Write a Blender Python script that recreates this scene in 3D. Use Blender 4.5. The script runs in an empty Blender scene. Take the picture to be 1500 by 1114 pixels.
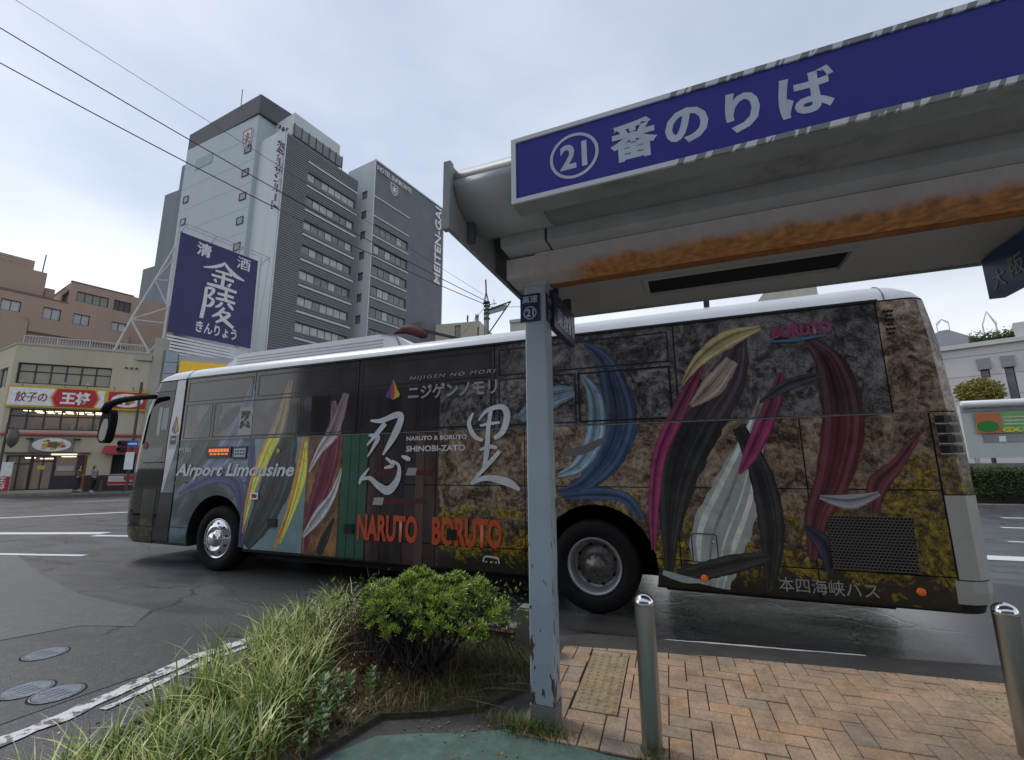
import bpy, bmesh, math, random
from math import sin, cos, pi, radians, sqrt, atan2
from mathutils import Vector, Matrix
from mathutils.geometry import tessellate_polygon
random.seed(7)
scene = bpy.context.scene
COL = scene.collection

# ------------------------------------------------------------------ camera
cd = bpy.data.cameras.new('camera'); cam = bpy.data.objects.new('camera', cd); COL.objects.link(cam)
scene.camera = cam
cd.sensor_width = 36.0; cd.lens = 655 / 1500 * 36; cd.clip_start = 0.05; cd.clip_end = 3000
PSI, PIT, ROL, HCAM = 0.372769, 0.1857106, -0.0083335, 1.63921
_f = Vector((-sin(PSI) * cos(PIT), cos(PSI) * cos(PIT), sin(PIT)))
_r = Vector((cos(PSI), sin(PSI), 0)); _u = _r.cross(_f)
_r2 = _r * cos(ROL) + _u * sin(ROL); _u2 = -_r * sin(ROL) + _u * cos(ROL)
M = Matrix.Identity(4)
for i in range(3):
    M[i][0] = _r2[i]; M[i][1] = _u2[i]; M[i][2] = -_f[i]
M[0][3], M[1][3], M[2][3] = 0, 0, HCAM
cam.matrix_world = M

# ------------------------------------------------------------------ world and sun
SUN_EL, SUN_AZ = radians(52), radians(172)      # azimuth measured counter-clockwise from +X
w = bpy.data.worlds.new('World'); scene.world = w; w.use_nodes = True
nt = w.node_tree; nt.nodes.clear()
out = nt.nodes.new('ShaderNodeOutputWorld'); bg = nt.nodes.new('ShaderNodeBackground')
sky = nt.nodes.new('ShaderNodeTexSky'); sky.sky_type = 'NISHITA'; sky.sun_disc = False
sky.sun_elevation = SUN_EL; sky.sun_rotation = pi / 2 - SUN_AZ
sky.air_density = 1.0; sky.dust_density = 2.0
tc = nt.nodes.new('ShaderNodeTexCoord'); sep = nt.nodes.new('ShaderNodeSeparateXYZ')
nt.links.new(tc.outputs['Generated'], sep.inputs[0])
rampz = nt.nodes.new('ShaderNodeValToRGB')
rampz.color_ramp.elements[0].position = 0.0; rampz.color_ramp.elements[0].color = (8.3, 8.5, 8.4, 1)
rampz.color_ramp.elements[1].position = 0.8; rampz.color_ramp.elements[1].color = (3.3, 3.75, 4.8, 1)
e = rampz.color_ramp.elements.new(0.22); e.color = (5.9, 6.3, 6.8, 1)
e = rampz.color_ramp.elements.new(0.5); e.color = (4.2, 4.7, 5.6, 1)
nt.links.new(sep.outputs['Z'], rampz.inputs[0])
nz = nt.nodes.new('ShaderNodeTexNoise'); nz.inputs['Scale'].default_value = 2.0; nz.inputs['Detail'].default_value = 5
mp = nt.nodes.new('ShaderNodeMapping'); mp.inputs['Scale'].default_value = (1, 1, 2.2)
nt.links.new(tc.outputs['Generated'], mp.inputs[0]); nt.links.new(mp.outputs[0], nz.inputs['Vector'])
cr = nt.nodes.new('ShaderNodeValToRGB')
cr.color_ramp.elements[0].position = 0.3; cr.color_ramp.elements[0].color = (0.80, 0.83, 0.88, 1)
cr.color_ramp.elements[1].position = 0.72; cr.color_ramp.elements[1].color = (1.24, 1.21, 1.15, 1)
nt.links.new(nz.outputs['Fac'], cr.inputs[0])
wx = nt.nodes.new('ShaderNodeMapRange'); wx.inputs[1].default_value = -1; wx.inputs[2].default_value = .6; wx.inputs[3].default_value = 1.22; wx.inputs[4].default_value = .95; nt.links.new(sep.outputs['X'], wx.inputs[0])
wsc = nt.nodes.new('ShaderNodeVectorMath'); wsc.operation = 'SCALE'; nt.links.new(rampz.outputs[0], wsc.inputs[0]); nt.links.new(wx.outputs[0], wsc.inputs['Scale'])
mul = nt.nodes.new('ShaderNodeMix'); mul.data_type = 'RGBA'; mul.blend_type = 'MULTIPLY'; mul.inputs[0].default_value = 1
nt.links.new(wsc.outputs[0], mul.inputs[6]); nt.links.new(cr.outputs[0], mul.inputs[7])
mx = nt.nodes.new('ShaderNodeMix'); mx.data_type = 'RGBA'; mx.inputs[0].default_value = 0.93
nt.links.new(sky.outputs[0], mx.inputs[6]); nt.links.new(mul.outputs[2], mx.inputs[7])
nt.links.new(mx.outputs[2], bg.inputs[0]); bg.inputs[1].default_value = 0.10
nt.links.new(bg.outputs[0], out.inputs[0])

sd = bpy.data.lights.new('sun', 'SUN'); sun = bpy.data.objects.new('sun', sd); COL.objects.link(sun)
sd.energy = 1.0; sd.angle = radians(14); sd.color = (1, 0.96, 0.9)
sun.rotation_euler = Vector((cos(SUN_EL) * cos(SUN_AZ), cos(SUN_EL) * sin(SUN_AZ), sin(SUN_EL))).to_track_quat('Z', 'Y').to_euler()
sun.location = (-20, 20, 60)
vs = scene.view_settings
vs.view_transform = 'Standard'; vs.look = 'None'; vs.exposure = 0.55; vs.gamma = 1.0; vs.use_curve_mapping = False

# ------------------------------------------------------------------ materials
MATS = {}
def _n(nt, t): return nt.nodes.new('ShaderNode' + t)
def mat(name, col, rough=0.6, metal=0.0, var=0.15, scale=6.0, bump=0.0, bscale=40.0, col2=None, thr=(0.4, 0.65),
        spec=0.5, rand=0.0, emit=None, streak=False, trans=0.0):
    """base colour with noise variation, an optional second colour in patches, fine bump"""
    if name in MATS: return MATS[name]
    m = bpy.data.materials.new(name); m.use_nodes = True; nt = m.node_tree
    b = nt.nodes['Principled BSDF']; L = nt.links.new
    b.inputs['Roughness'].default_value = rough; b.inputs['Metallic'].default_value = metal
    b.inputs['Specular IOR Level'].default_value = spec
    tc = _n(nt, 'TexCoord'); src = tc.outputs['Object']
    if streak:
        mp = _n(nt, 'Mapping'); mp.inputs['Scale'].default_value = (1, 1, 0.12); L(src, mp.inputs[0]); vsrc = mp.outputs[0]
    else: vsrc = src
    n1 = _n(nt, 'TexNoise'); n1.inputs['Scale'].default_value = scale; n1.inputs['Detail'].default_value = 6
    n1.inputs['Roughness'].default_value = 0.65; L(vsrc, n1.inputs['Vector'])
    r = _n(nt, 'ValToRGB')
    c = Vector(col[:3])
    lo = [max(0, x * (1 - var)) for x in c]; hi = [min(1, x * (1 + var)) for x in c]
    r.color_ramp.elements[0].position = 0.3; r.color_ramp.elements[0].color = (*lo, 1)
    r.color_ramp.elements[1].position = 0.7; r.color_ramp.elements[1].color = (*hi, 1)
    L(n1.outputs['Fac'], r.inputs[0]); cur = r.outputs[0]
    if col2 is not None:
        n2 = _n(nt, 'TexNoise'); n2.inputs['Scale'].default_value = scale * 0.45; n2.inputs['Detail'].default_value = 8
        n2.inputs['Roughness'].default_value = 0.7; L(vsrc, n2.inputs['Vector'])
        r2 = _n(nt, 'ValToRGB'); r2.color_ramp.elements[0].position = thr[0]; r2.color_ramp.elements[1].position = thr[1]
        L(n2.outputs['Fac'], r2.inputs[0])
        mx = _n(nt, 'Mix'); mx.data_type = 'RGBA'; L(r2.outputs[0], mx.inputs[0]); L(cur, mx.inputs[6])
        mx.inputs[7].default_value = (*col2[:3], 1); cur = mx.outputs[2]
    if rand > 0:
        oi = _n(nt, 'ObjectInfo'); hs = _n(nt, 'HueSaturation')
        mr = _n(nt, 'MapRange'); mr.inputs[3].default_value = 1 - rand; mr.inputs[4].default_value = 1 + rand
        L(oi.outputs['Random'], mr.inputs[0]); L(mr.outputs[0], hs.inputs['Value']); L(cur, hs.inputs['Color']); cur = hs.outputs[0]
    L(cur, b.inputs['Base Color'])
    if bump > 0:
        n3 = _n(nt, 'TexNoise'); n3.inputs['Scale'].default_value = bscale; n3.inputs['Detail'].default_value = 8; L(src, n3.inputs['Vector'])
        bp = _n(nt, 'Bump'); bp.inputs['Strength'].default_value = bump; bp.inputs['Distance'].default_value = 0.01
        L(n3.outputs['Fac'], bp.inputs['Height']); L(bp.outputs[0], b.inputs['Normal'])
    if emit:
        b.inputs['Emission Color'].default_value = (*emit[:3], 1); b.inputs['Emission Strength'].default_value = emit[3]
    MATS[name] = m
    return m

white_paint = mat('white_bus_paint', (0.72, 0.74, 0.75), 0.3, var=0.06, scale=2)
black_rub = mat('black_rubber', (0.012, 0.012, 0.0125), 0.75, var=0.3, scale=20, bump=0.2, spec=.2)
black_gloss = mat('black_gloss', (0.01, 0.01, 0.012), 0.12)
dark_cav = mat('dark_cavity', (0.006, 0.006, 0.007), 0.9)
alu = mat('brushed_steel', (0.42, 0.41, 0.38), 0.33, 1.0, var=0.12, scale=30, bump=0.05, bscale=120, streak=True)
chrome = mat('polished_steel', (0.75, 0.76, 0.78), 0.12, 1.0, var=0.05, bump=0.02, bscale=30)
dirty_alloy = mat('dusty_alloy', (0.20, 0.19, 0.18), 0.45, 0.8, var=0.4, scale=18, bump=0.1)
silver = mat('silver_paint', (0.42, 0.42, 0.44), 0.35, 0.5, var=0.08)

# ------------------------------------------------------------------ mesh helpers
class Fr:
    """a vertical plane frame: u along the wall, z up, o outward"""
    def __init__(s, x, y, ang=None, to=None):
        s.o = Vector((x, y, 0))
        if to is not None: ang = atan2(to[1] - y, to[0] - x); s.len = sqrt((to[0] - x) ** 2 + (to[1] - y) ** 2)
        s.d = Vector((cos(ang), sin(ang), 0)); s.n = Vector((sin(ang), -cos(ang), 0))
    def P(s, u, z, o=0.0): return s.o + s.d * u + s.n * o + Vector((0, 0, z))
WF = Fr(0, 0, 0.0)    # u = +X, outward = -Y

class MB:
    def __init__(s): s.v = []; s.f = []; s.m = []; s.mi = 0; s.sm = []; s.smooth = False
    def add(s, vs, fs):
        b = len(s.v); s.v += [tuple(v) for v in vs]
        for f in fs: s.f.append(tuple(b + i for i in f)); s.m.append(s.mi); s.sm.append(s.smooth)
    def quad(s, a, b, c, d): s.add([a, b, c, d], [(0, 1, 2, 3)])
    def hexa(s, p): s.add(p, [(3, 2, 1, 0), (4, 5, 6, 7), (0, 1, 5, 4), (1, 2, 6, 5), (2, 3, 7, 6), (3, 0, 4, 7)])
    def box(s, x0, x1, y0, y1, z0, z1):
        s.hexa([(x0, y0, z0), (x1, y0, z0), (x1, y1, z0), (x0, y1, z0), (x0, y0, z1), (x1, y0, z1), (x1, y1, z1), (x0, y1, z1)])
    def fbox(s, F, u0, u1, z0, z1, o0, o1):
        s.hexa([F.P(u0, z0, o1), F.P(u1, z0, o1), F.P(u1, z0, o0), F.P(u0, z0, o0), F.P(u0, z1, o1), F.P(u1, z1, o1), F.P(u1, z1, o0), F.P(u0, z1, o0)])
    def prism(s, poly, z0, z1):
        """poly CCW xy list, convex or not"""
        n = len(poly); vs = [(p[0], p[1], z0) for p in poly] + [(p[0], p[1], z1) for p in poly]
        fs = [(i, (i + 1) % n, n + (i + 1) % n, n + i) for i in range(n)]
        for t in tessellate_polygon([[Vector((p[0], p[1], 0)) for p in poly]]):
            a, b, c = t
            ar = (poly[b][0] - poly[a][0]) * (poly[c][1] - poly[a][1]) - (poly[b][1] - poly[a][1]) * (poly[c][0] - poly[a][0])
            if ar < 0: a, b, c = c, b, a
            fs.append((n + a, n + b, n + c)); fs.append((c, b, a))
        s.add(vs, fs)
    def plate(s, F, poly, o0, o1):
        """polygon (u,z) in frame F given thickness from o0 to o1 (front)"""
        n = len(poly)
        ar = sum(poly[i][0] * poly[(i + 1) % n][1] - poly[(i + 1) % n][0] * poly[i][1] for i in range(n))
        if ar < 0: poly = poly[::-1]
        vs = [F.P(p[0], p[1], o0) for p in poly] + [F.P(p[0], p[1], o1) for p in poly]
        fs = [(i, (i + 1) % n, n + (i + 1) % n, n + i) for i in range(n)]
        for t in tessellate_polygon([[Vector((p[0], p[1], 0)) for p in poly]]):
            a, b, c = t
            ar = (poly[b][0] - poly[a][0]) * (poly[c][1] - poly[a][1]) - (poly[b][1] - poly[a][1]) * (poly[c][0] - poly[a][0])
            if ar < 0: a, b, c = c, b, a
            fs.append((n + a, n + b, n + c)); fs.append((c, b, a))
        s.add(vs, fs)
    def tube(s, pts, r, n=8, cap=True):
        pts = [Vector(p) for p in pts]; rs = r if isinstance(r, (list, tuple)) else [r] * len(pts)
        rings = []
        up = Vector((0, 0, 1))
        for i, p in enumerate(pts):
            t = (pts[min(i + 1, len(pts) - 1)] - pts[max(i - 1, 0)]).normalized()
            a = t.cross(up)
            if a.length < 0.05: a = t.cross(Vector((1, 0, 0)))
            a.normalize(); b = a.cross(t)
            rings.append([p + (a * cos(2 * pi * k / n) + b * sin(2 * pi * k / n)) * rs[i] for k in range(n)])
        vs = [v for rg in rings for v in rg]; fs = []
        for i in range(len(pts) - 1):
            for k in range(n):
                fs.append((i * n + k, i * n + (k + 1) % n, (i + 1) * n + (k + 1) % n, (i + 1) * n + k))
        if cap: fs.append(tuple(range(n))[::-1]); fs.append(tuple((len(pts) - 1) * n + k for k in range(n)))
        s.add(vs, fs)
    def lathe(s, prof, c, axis='Z', n=24, a0=0, a1=2 * pi):
        """prof: list of (r, h)"""
        c = Vector(c); vs = []; full = abs(a1 - a0 - 2 * pi) < 1e-6; m = n if full else n + 1
        for r, h in prof:
            for k in range(m):
                a = a0 + (a1 - a0) * k / n
                if axis == 'Z': vs.append(c + Vector((r * cos(a), r * sin(a), h)))
                elif axis == 'Y': vs.append(c + Vector((r * cos(a), h, r * sin(a))))
                else: vs.append(c + Vector((h, r * cos(a), r * sin(a))))
        fs = []
        for i in range(len(prof) - 1):
            for k in range(n if full else n):
                k2 = (k + 1) % m if full else k + 1
                fs.append((i * m + k, i * m + k2, (i + 1) * m + k2, (i + 1) * m + k))
        s.add(vs, fs)
    def build(s, name, mats, parent=None, smooth=False, kind=None, fixn=False):
        me = bpy.data.meshes.new(name)
        off = parent_origin(parent)
        me.from_pydata([(v[0] - off[0], v[1] - off[1], v[2] - off[2]) for v in s.v], [], s.f)
        if not isinstance(mats, (list, tuple)): mats = [mats]
        for m in mats: me.materials.append(m)
        if len(mats) > 1: me.polygons.foreach_set('material_index', s.m)
        if smooth: me.polygons.foreach_set('use_smooth', [True] * len(me.polygons))
        elif any(s.sm): me.polygons.foreach_set('use_smooth', s.sm)
        if fixn:
            bm = bmesh.new(); bm.from_mesh(me); bmesh.ops.recalc_face_normals(bm, faces=bm.faces); bm.to_mesh(me); bm.free()
        me.update()
        o = bpy.data.objects.new(name, me); COL.objects.link(o)
        if parent is not None: o.parent = parent
        if kind: o['kind'] = kind
        return o
ORIG = {}
def parent_origin(p):
    v = Vector((0, 0, 0))
    while p is not None: v += p.location; p = p.parent
    return v
def thing(name, label, cat, loc=(0, 0, 0), group=None):
    o = bpy.data.objects.new(name, None); COL.objects.link(o); o.location = loc; o.empty_display_size = 0.2
    return tag(o, label, cat, group)
def tag(o, label, cat, group=None):
    o['label'] = label; o['category'] = cat
    if group: o['group'] = group
    return o
def rehome(o):
    """move a lone mesh object's origin to its base centre"""
    me = o.data; xs = [v.co for v in me.vertices]
    c = Vector(((min(v.x for v in xs) + max(v.x for v in xs)) / 2, (min(v.y for v in xs) + max(v.y for v in xs)) / 2, min(v.z for v in xs)))
    me.transform(Matrix.Translation(-c)); o.location = c
    return o
def copy_tree(o, loc, label=None, rz=None, parent=None):
    c = o.copy(); COL.objects.link(c)
    if parent is None:
        c.location = loc
        if rz is not None: c.rotation_euler.z = rz
        if label: c['label'] = label
    else: c.parent = parent
    for ch in o.children: copy_tree(ch, None, parent=c)
    return c
def text_mesh(body, bold=0.0, shear=0.0, spacing=1.0, extrude=0.0):
    c = bpy.data.curves.new('lettering', 'FONT'); c.body = body; c.size = 1.0; c.offset = bold; c.shear = shear
    c.space_character = spacing; c.extrude = extrude; c.resolution_u = 3
    o = bpy.data.objects.new('lettering', c); COL.objects.link(o)
    bpy.context.view_layer.update()
    me = bpy.data.meshes.new_from_object(o.evaluated_get(bpy.context.evaluated_depsgraph_get()))
    bpy.data.objects.remove(o); bpy.data.curves.remove(c)
    return me
def text(body, F, u0, u1, z0, z1, o, m, parent, bold=0.0, shear=0.0, spacing=1.0, depth=0.0, name='lettering', rot=0):
    """fit the lettering into the rectangle u0..u1, z0..z1 of frame F, o metres in front of it"""
    me = text_mesh(body, bold, shear, spacing, 0.5 if depth > 0 else 0)
    if rot:
        me.transform(Matrix.Rotation(radians(rot), 4, 'Z'))
    xs = [v.co.x for v in me.vertices]; ys = [v.co.y for v in me.vertices]
    if not xs: return None
    x0, x1, y0, y1 = min(xs), max(xs), min(ys), max(ys); off = parent_origin(parent)
    for v in me.vertices:
        u = u0 + (u1 - u0) * (v.co.x - x0) / max(1e-6, x1 - x0); z = z0 + (z1 - z0) * (v.co.y - y0) / max(1e-6, y1 - y0)
        v.co = F.P(u, z, o + (v.co.z + 0.5) * depth if depth > 0 else o) - off
    me.materials.clear(); me.materials.append(m)
    ob = bpy.data.objects.new(name, me); COL.objects.link(ob)
    if parent is not None: ob.parent = parent
    return ob
def smooth_poly(pts, n=6):
    """closed Catmull-Rom through pts; a point given with a third value 1 is a hard corner"""
    res = []; N = len(pts)
    for i in range(N):
        p1 = pts[i]; p2 = pts[(i + 1) % N]
        p0 = pts[i - 1] if len(p1) == 2 else p1; p3 = pts[(i + 2) % N] if len(p2) == 2 else p2
        for k in range(n):
            t = k / n; q = []
            for a in (0, 1):
                q.append(0.5 * ((2 * p1[a]) + (-p0[a] + p2[a]) * t + (2 * p0[a] - 5 * p1[a] + 4 * p2[a] - p3[a]) * t * t + (-p0[a] + 3 * p1[a] - 3 * p2[a] + p3[a]) * t ** 3))
            res.append(tuple(q))
    return res
def ribbon(mb, F, pts, o, n=8):
    """brush stroke: pts (u, z, width) with smooth interpolation"""
    P = []
    for i in range(len(pts) - 1):
        p0 = pts[max(i - 1, 0)]; p1 = pts[i]; p2 = pts[i + 1]; p3 = pts[min(i + 2, len(pts) - 1)]
        for k in range(n + (1 if i == len(pts) - 2 else 0)):
            t = k / n
            P.append([0.5 * ((2 * p1[a]) + (-p0[a] + p2[a]) * t + (2 * p0[a] - 5 * p1[a] + 4 * p2[a] - p3[a]) * t * t + (-p0[a] + 3 * p1[a] - 3 * p2[a] + p3[a]) * t ** 3) for a in (0, 1, 2)])
    vs = []
    for i, p in enumerate(P):
        a = P[max(i - 1, 0)]; b = P[min(i + 1, len(P) - 1)]
        dx, dz = b[0] - a[0], b[1] - a[1]; l = sqrt(dx * dx + dz * dz) or 1; nx, nz = -dz / l, dx / l
        h = max(0.002, p[2] / 2)
        vs += [F.P(p[0] + nx * h, p[1] + nz * h, o), F.P(p[0] - nx * h, p[1] - nz * h, o)]
    mb.add(vs, [(2 * i, 2 * i + 1, 2 * i + 3, 2 * i + 2) for i in range(len(P) - 1)])
def wall_holes(mb, F, u0, u1, z0, z1, holes, depth=0.15, o=0.0):
    us = sorted(set([u0, u1] + [h[0] for h in holes] + [h[1] for h in holes])); zs = sorted(set([z0, z1] + [h[2] for h in holes] + [h[3] for h in holes]))
    us = [u for u in us if u0 <= u <= u1]; zs = [z for z in zs if z0 <= z <= z1]
    for i in range(len(us) - 1):
        for j in range(len(zs) - 1):
            cu, cz = (us[i] + us[i + 1]) / 2, (zs[j] + zs[j + 1]) / 2
            if any(h[0] < cu < h[1] and h[2] < cz < h[3] for h in holes): continue
            mb.quad(F.P(us[i], zs[j], o), F.P(us[i + 1], zs[j], o), F.P(us[i + 1], zs[j + 1], o), F.P(us[i], zs[j + 1], o))
    for a, b, c, d in [h[:4] for h in holes]:
        i = o - depth
        mb.quad(F.P(a, c, o), F.P(a, c, i), F.P(a, d, i), F.P(a, d, o)); mb.quad(F.P(b, c, i), F.P(b, c, o), F.P(b, d, o), F.P(b, d, i))
        mb.quad(F.P(a, c, o), F.P(b, c, o), F.P(b, c, i), F.P(a, c, i)); mb.quad(F.P(a, d, i), F.P(b, d, i), F.P(b, d, o), F.P(a, d, o))
def window(F, u0, u1, z0, z1, parent, n, mf, mg, depth=0.15, o=0.0, fw=0.05, rows=1, sub=True, split=None):
    """recessed frame with n panes"""
    fr = MB(); i = o - depth
    for a, b in ((u0, u0 + fw), (u1 - fw, u1)): fr.fbox(F, a, b, z0, z1, i, i + 0.06)
    for a, b in ((z0, z0 + fw), (z1 - fw, z1)): fr.fbox(F, u0 + fw, u1 - fw, a, b, i, i + 0.06)
    zr = [z0 + fw + (z1 - z0 - 2 * fw) * k / rows for k in range(rows + 1)]
    if split: zr = [z0 + fw, z0 + (z1 - z0) * split, z1 - fw]; rows = 2
    ur = [u0 + fw + (u1 - u0 - 2 * fw) * k / n for k in range(n + 1)]
    for k in range(1, n): fr.fbox(F, ur[k] - fw * 0.4, ur[k] + fw * 0.4, z0 + fw, z1 - fw, i, i + 0.055)
    for k in range(1, rows): fr.fbox(F, u0 + fw, u1 - fw, zr[k] - fw * 0.4, zr[k] + fw * 0.4, i, i + 0.05)
    f = fr.build('window', mf, parent)
    mgs = mg if isinstance(mg, list) else [mg]
    for k in range(n):
        for r in range(rows):
            p = MB(); p.fbox(F, ur[k], ur[k + 1], zr[r], zr[r + 1], i - 0.02, i + 0.01 + random.uniform(0, .012))
            p.build('pane', random.choice(mgs), f)
    return f

# ------------------------------------------------------------------ ground, roads, paving
def asphalt():
    m = bpy.data.materials.new('asphalt'); m.use_nodes = True; nt = m.node_tree; L = nt.links.new
    b = nt.nodes['Principled BSDF']; tc = _n(nt, 'TexCoord')
    big = _n(nt, 'TexNoise'); big.inputs['Scale'].default_value = 0.35; big.inputs['Detail'].default_value = 8; big.inputs['Roughness'].default_value = 0.6
    L(tc.outputs['Object'], big.inputs['Vector'])
    r = _n(nt, 'ValToRGB'); r.color_ramp.elements[0].position = 0.38; r.color_ramp.elements[0].color = (0.058, 0.058, 0.060, 1)
    r.color_ramp.elements[1].position = 0.62; r.color_ramp.elements[1].color = (0.080, 0.080, 0.083, 1)
    L(big.outputs['Fac'], r.inputs[0])
    fine = _n(nt, 'TexNoise'); fine.inputs['Scale'].default_value = 95; fine.inputs['Detail'].default_value = 10; L(tc.outputs['Object'], fine.inputs['Vector'])
    rf = _n(nt, 'ValToRGB'); rf.color_ramp.elements[0].position = 0.35; rf.color_ramp.elements[0].color = (.35, .35, .36, 1)
    rf.color_ramp.elements[1].position = 0.7; rf.color_ramp.elements[1].color = (1.9, 1.9, 1.9, 1); L(fine.outputs['Fac'], rf.inputs[0])
    mu = _n(nt, 'Mix'); mu.data_type = 'RGBA'; mu.blend_type = 'MULTIPLY'; mu.inputs[0].default_value = 1; L(r.outputs[0], mu.inputs[6]); L(rf.outputs[0], mu.inputs[7])
    # cracks
    vo = _n(nt, 'TexVoronoi'); vo.feature = 'DISTANCE_TO_EDGE'; vo.inputs['Scale'].default_value = 0.42
    wn = _n(nt, 'TexNoise'); wn.inputs['Scale'].default_value = 1.6; wn.inputs['Detail'].default_value = 9; L(tc.outputs['Object'], wn.inputs['Vector'])
    ad = _n(nt, 'VectorMath'); ad.operation = 'MULTIPLY_ADD'; ad.inputs[1].default_value = (1.2, 1.2, 1.2); L(wn.outputs['Color'], ad.inputs[0]); L(tc.outputs['Object'], ad.inputs[2])
    L(ad.outputs[0], vo.inputs['Vector'])
    rc = _n(nt, 'ValToRGB'); rc.color_ramp.elements[0].position = 0.003; rc.color_ramp.elements[0].color = (.12, .12, .12, 1)
    rc.color_ramp.elements[1].position = 0.016; rc.color_ramp.elements[1].color = (1, 1, 1, 1); L(vo.outputs['Distance'], rc.inputs[0])
    mg = _n(nt, 'TexNoise'); mg.inputs['Scale'].default_value = 22; mg.inputs['Detail'].default_value = 12; mg.inputs['Roughness'].default_value = .85; L(tc.outputs['Object'], mg.inputs['Vector'])
    rmg = _n(nt, 'ValToRGB'); rmg.color_ramp.elements[0].position = .38; rmg.color_ramp.elements[0].color = (.5, .5, .5, 1); rmg.color_ramp.elements[1].position = .62; rmg.color_ramp.elements[1].color = (1.5, 1.5, 1.5, 1); L(mg.outputs['Fac'], rmg.inputs[0])
    mmg = _n(nt, 'Mix'); mmg.data_type = 'RGBA'; mmg.blend_type = 'MULTIPLY'; mmg.inputs[0].default_value = 1; L(mu.outputs[2], mmg.inputs[6]); L(rmg.outputs[0], mmg.inputs[7]); mu = mmg
    mu2 = _n(nt, 'Mix'); mu2.data_type = 'RGBA'; mu2.blend_type = 'MULTIPLY'; mu2.inputs[0].default_value = 1.0; L(mu.outputs[2], mu2.inputs[6]); L(rc.outputs[0], mu2.inputs[7])
    # kerbside water plus painted shade under the coach: an ellipse broken by noise
    sp = _n(nt, 'SeparateXYZ'); L(tc.outputs['Object'], sp.inputs[0])
    def mth(op, a, bb=None, c=None):
        q = _n(nt, 'Math'); q.operation = op
        for i, v in enumerate((a, bb, c)):
            if v is None: continue
            if isinstance(v, (int, float)): q.inputs[i].default_value = v
            else: L(v, q.inputs[i])
        return q.outputs[0]
    dx = mth('DIVIDE', mth('SUBTRACT', sp.outputs[0], 1.9), 4.4); dy = mth('DIVIDE', mth('SUBTRACT', sp.outputs[1], 6.7), 3.0)
    dd = mth('SQRT', mth('ADD', mth('MULTIPLY', dx, dx), mth('MULTIPLY', dy, dy)))
    n4 = _n(nt, 'TexNoise'); n4.inputs['Scale'].default_value = 1.1; n4.inputs['Detail'].default_value = 5
    mpp = _n(nt, 'Mapping'); mpp.inputs['Scale'].default_value = (0.6, 1.8, 1); L(tc.outputs['Object'], mpp.inputs[0]); L(mpp.outputs[0], n4.inputs['Vector'])
    wet_shade = mth('SUBTRACT', mth('ADD', 1.18, mth('MULTIPLY', n4.outputs['Fac'], -0.0)), dd)
    wet_shade = mth('ADD', wet_shade, mth('MULTIPLY', mth('SUBTRACT', n4.outputs['Fac'], 0.5), 1.6))
    wr = _n(nt, 'MapRange'); wr.inputs[1].default_value = 0.15; wr.inputs[2].default_value = 0.6; L(wet_shade, wr.inputs[0])
    rr = _n(nt, 'MapRange'); rr.inputs[3].default_value = 0.62; rr.inputs[4].default_value = 0.17; L(wr.outputs[0], rr.inputs[0]); dmp = _n(nt, 'MapRange'); dmp.inputs[1].default_value = .42; dmp.inputs[2].default_value = .62; dmp.inputs[3].default_value = .62; dmp.inputs[4].default_value = 1.15; L(n4.outputs['Fac'], dmp.inputs[0]); L(mth('MULTIPLY', rr.outputs[0], mth('MULTIPLY', dmp.outputs[0], mth('ADD', .55, mth('MULTIPLY', fine.outputs['Fac'], .9)))), b.inputs['Roughness'])
    dk = _n(nt, 'MapRange'); dk.inputs[3].default_value = 1.0; dk.inputs[4].default_value = 0.28; L(wr.outputs[0], dk.inputs[0])
    mu3 = _n(nt, 'VectorMath'); mu3.operation = 'SCALE'; L(mu2.outputs[2], mu3.inputs[0]); L(dk.outputs[0], mu3.inputs['Scale'])
    L(mu3.outputs[0], b.inputs['Base Color'])
    bp = _n(nt, 'Bump'); bp.inputs['Distance'].default_value = 0.006; bs_ = _n(nt, 'MapRange'); bs_.inputs[3].default_value = .5; bs_.inputs[4].default_value = .6; L(wr.outputs[0], bs_.inputs[0]); L(bs_.outputs[0], bp.inputs['Strength'])
    hm = mth('ADD', mth('MULTIPLY', fine.outputs['Fac'], 1.0), mth('MULTIPLY', rc.outputs[0], 0.6)); L(hm, bp.inputs['Height']); L(bp.outputs[0], b.inputs['Normal'])
    b.inputs['Specular IOR Level'].default_value = 0.5
    return m
M_ASPH = asphalt()
mb = MB(); mb.quad((-900, -300, 0), (900, -300, 0), (900, 1200, 0), (-900, 1200, 0))
mb.build('ground', M_ASPH, kind='structure')
M_PATCH = mat('resurfaced_asphalt', (0.105, 0.11, 0.11), 0.5, var=0.4, scale=14, bump=0.5, bscale=90, col2=(0.075, 0.078, 0.078), thr=(0.35, 0.75))
M_PATCH2 = mat('old_smooth_asphalt', (0.075, 0.078, 0.076), 0.45, var=0.45, scale=16, bump=0.4, bscale=90, col2=(0.05, 0.052, 0.05), thr=(0.4, 0.7))
def ragged(poly, amp=0.04, step=0.3):
    res = []
    for i in range(len(poly)):
        a = Vector(poly[i]); b = Vector(poly[(i + 1) % len(poly)]); n = max(1, int((b - a).length / step))
        for k in range(n):
            p = a.lerp(b, k / n); res.append((p.x + random.uniform(-amp, amp), p.y + random.uniform(-amp, amp)))
    return res
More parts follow.
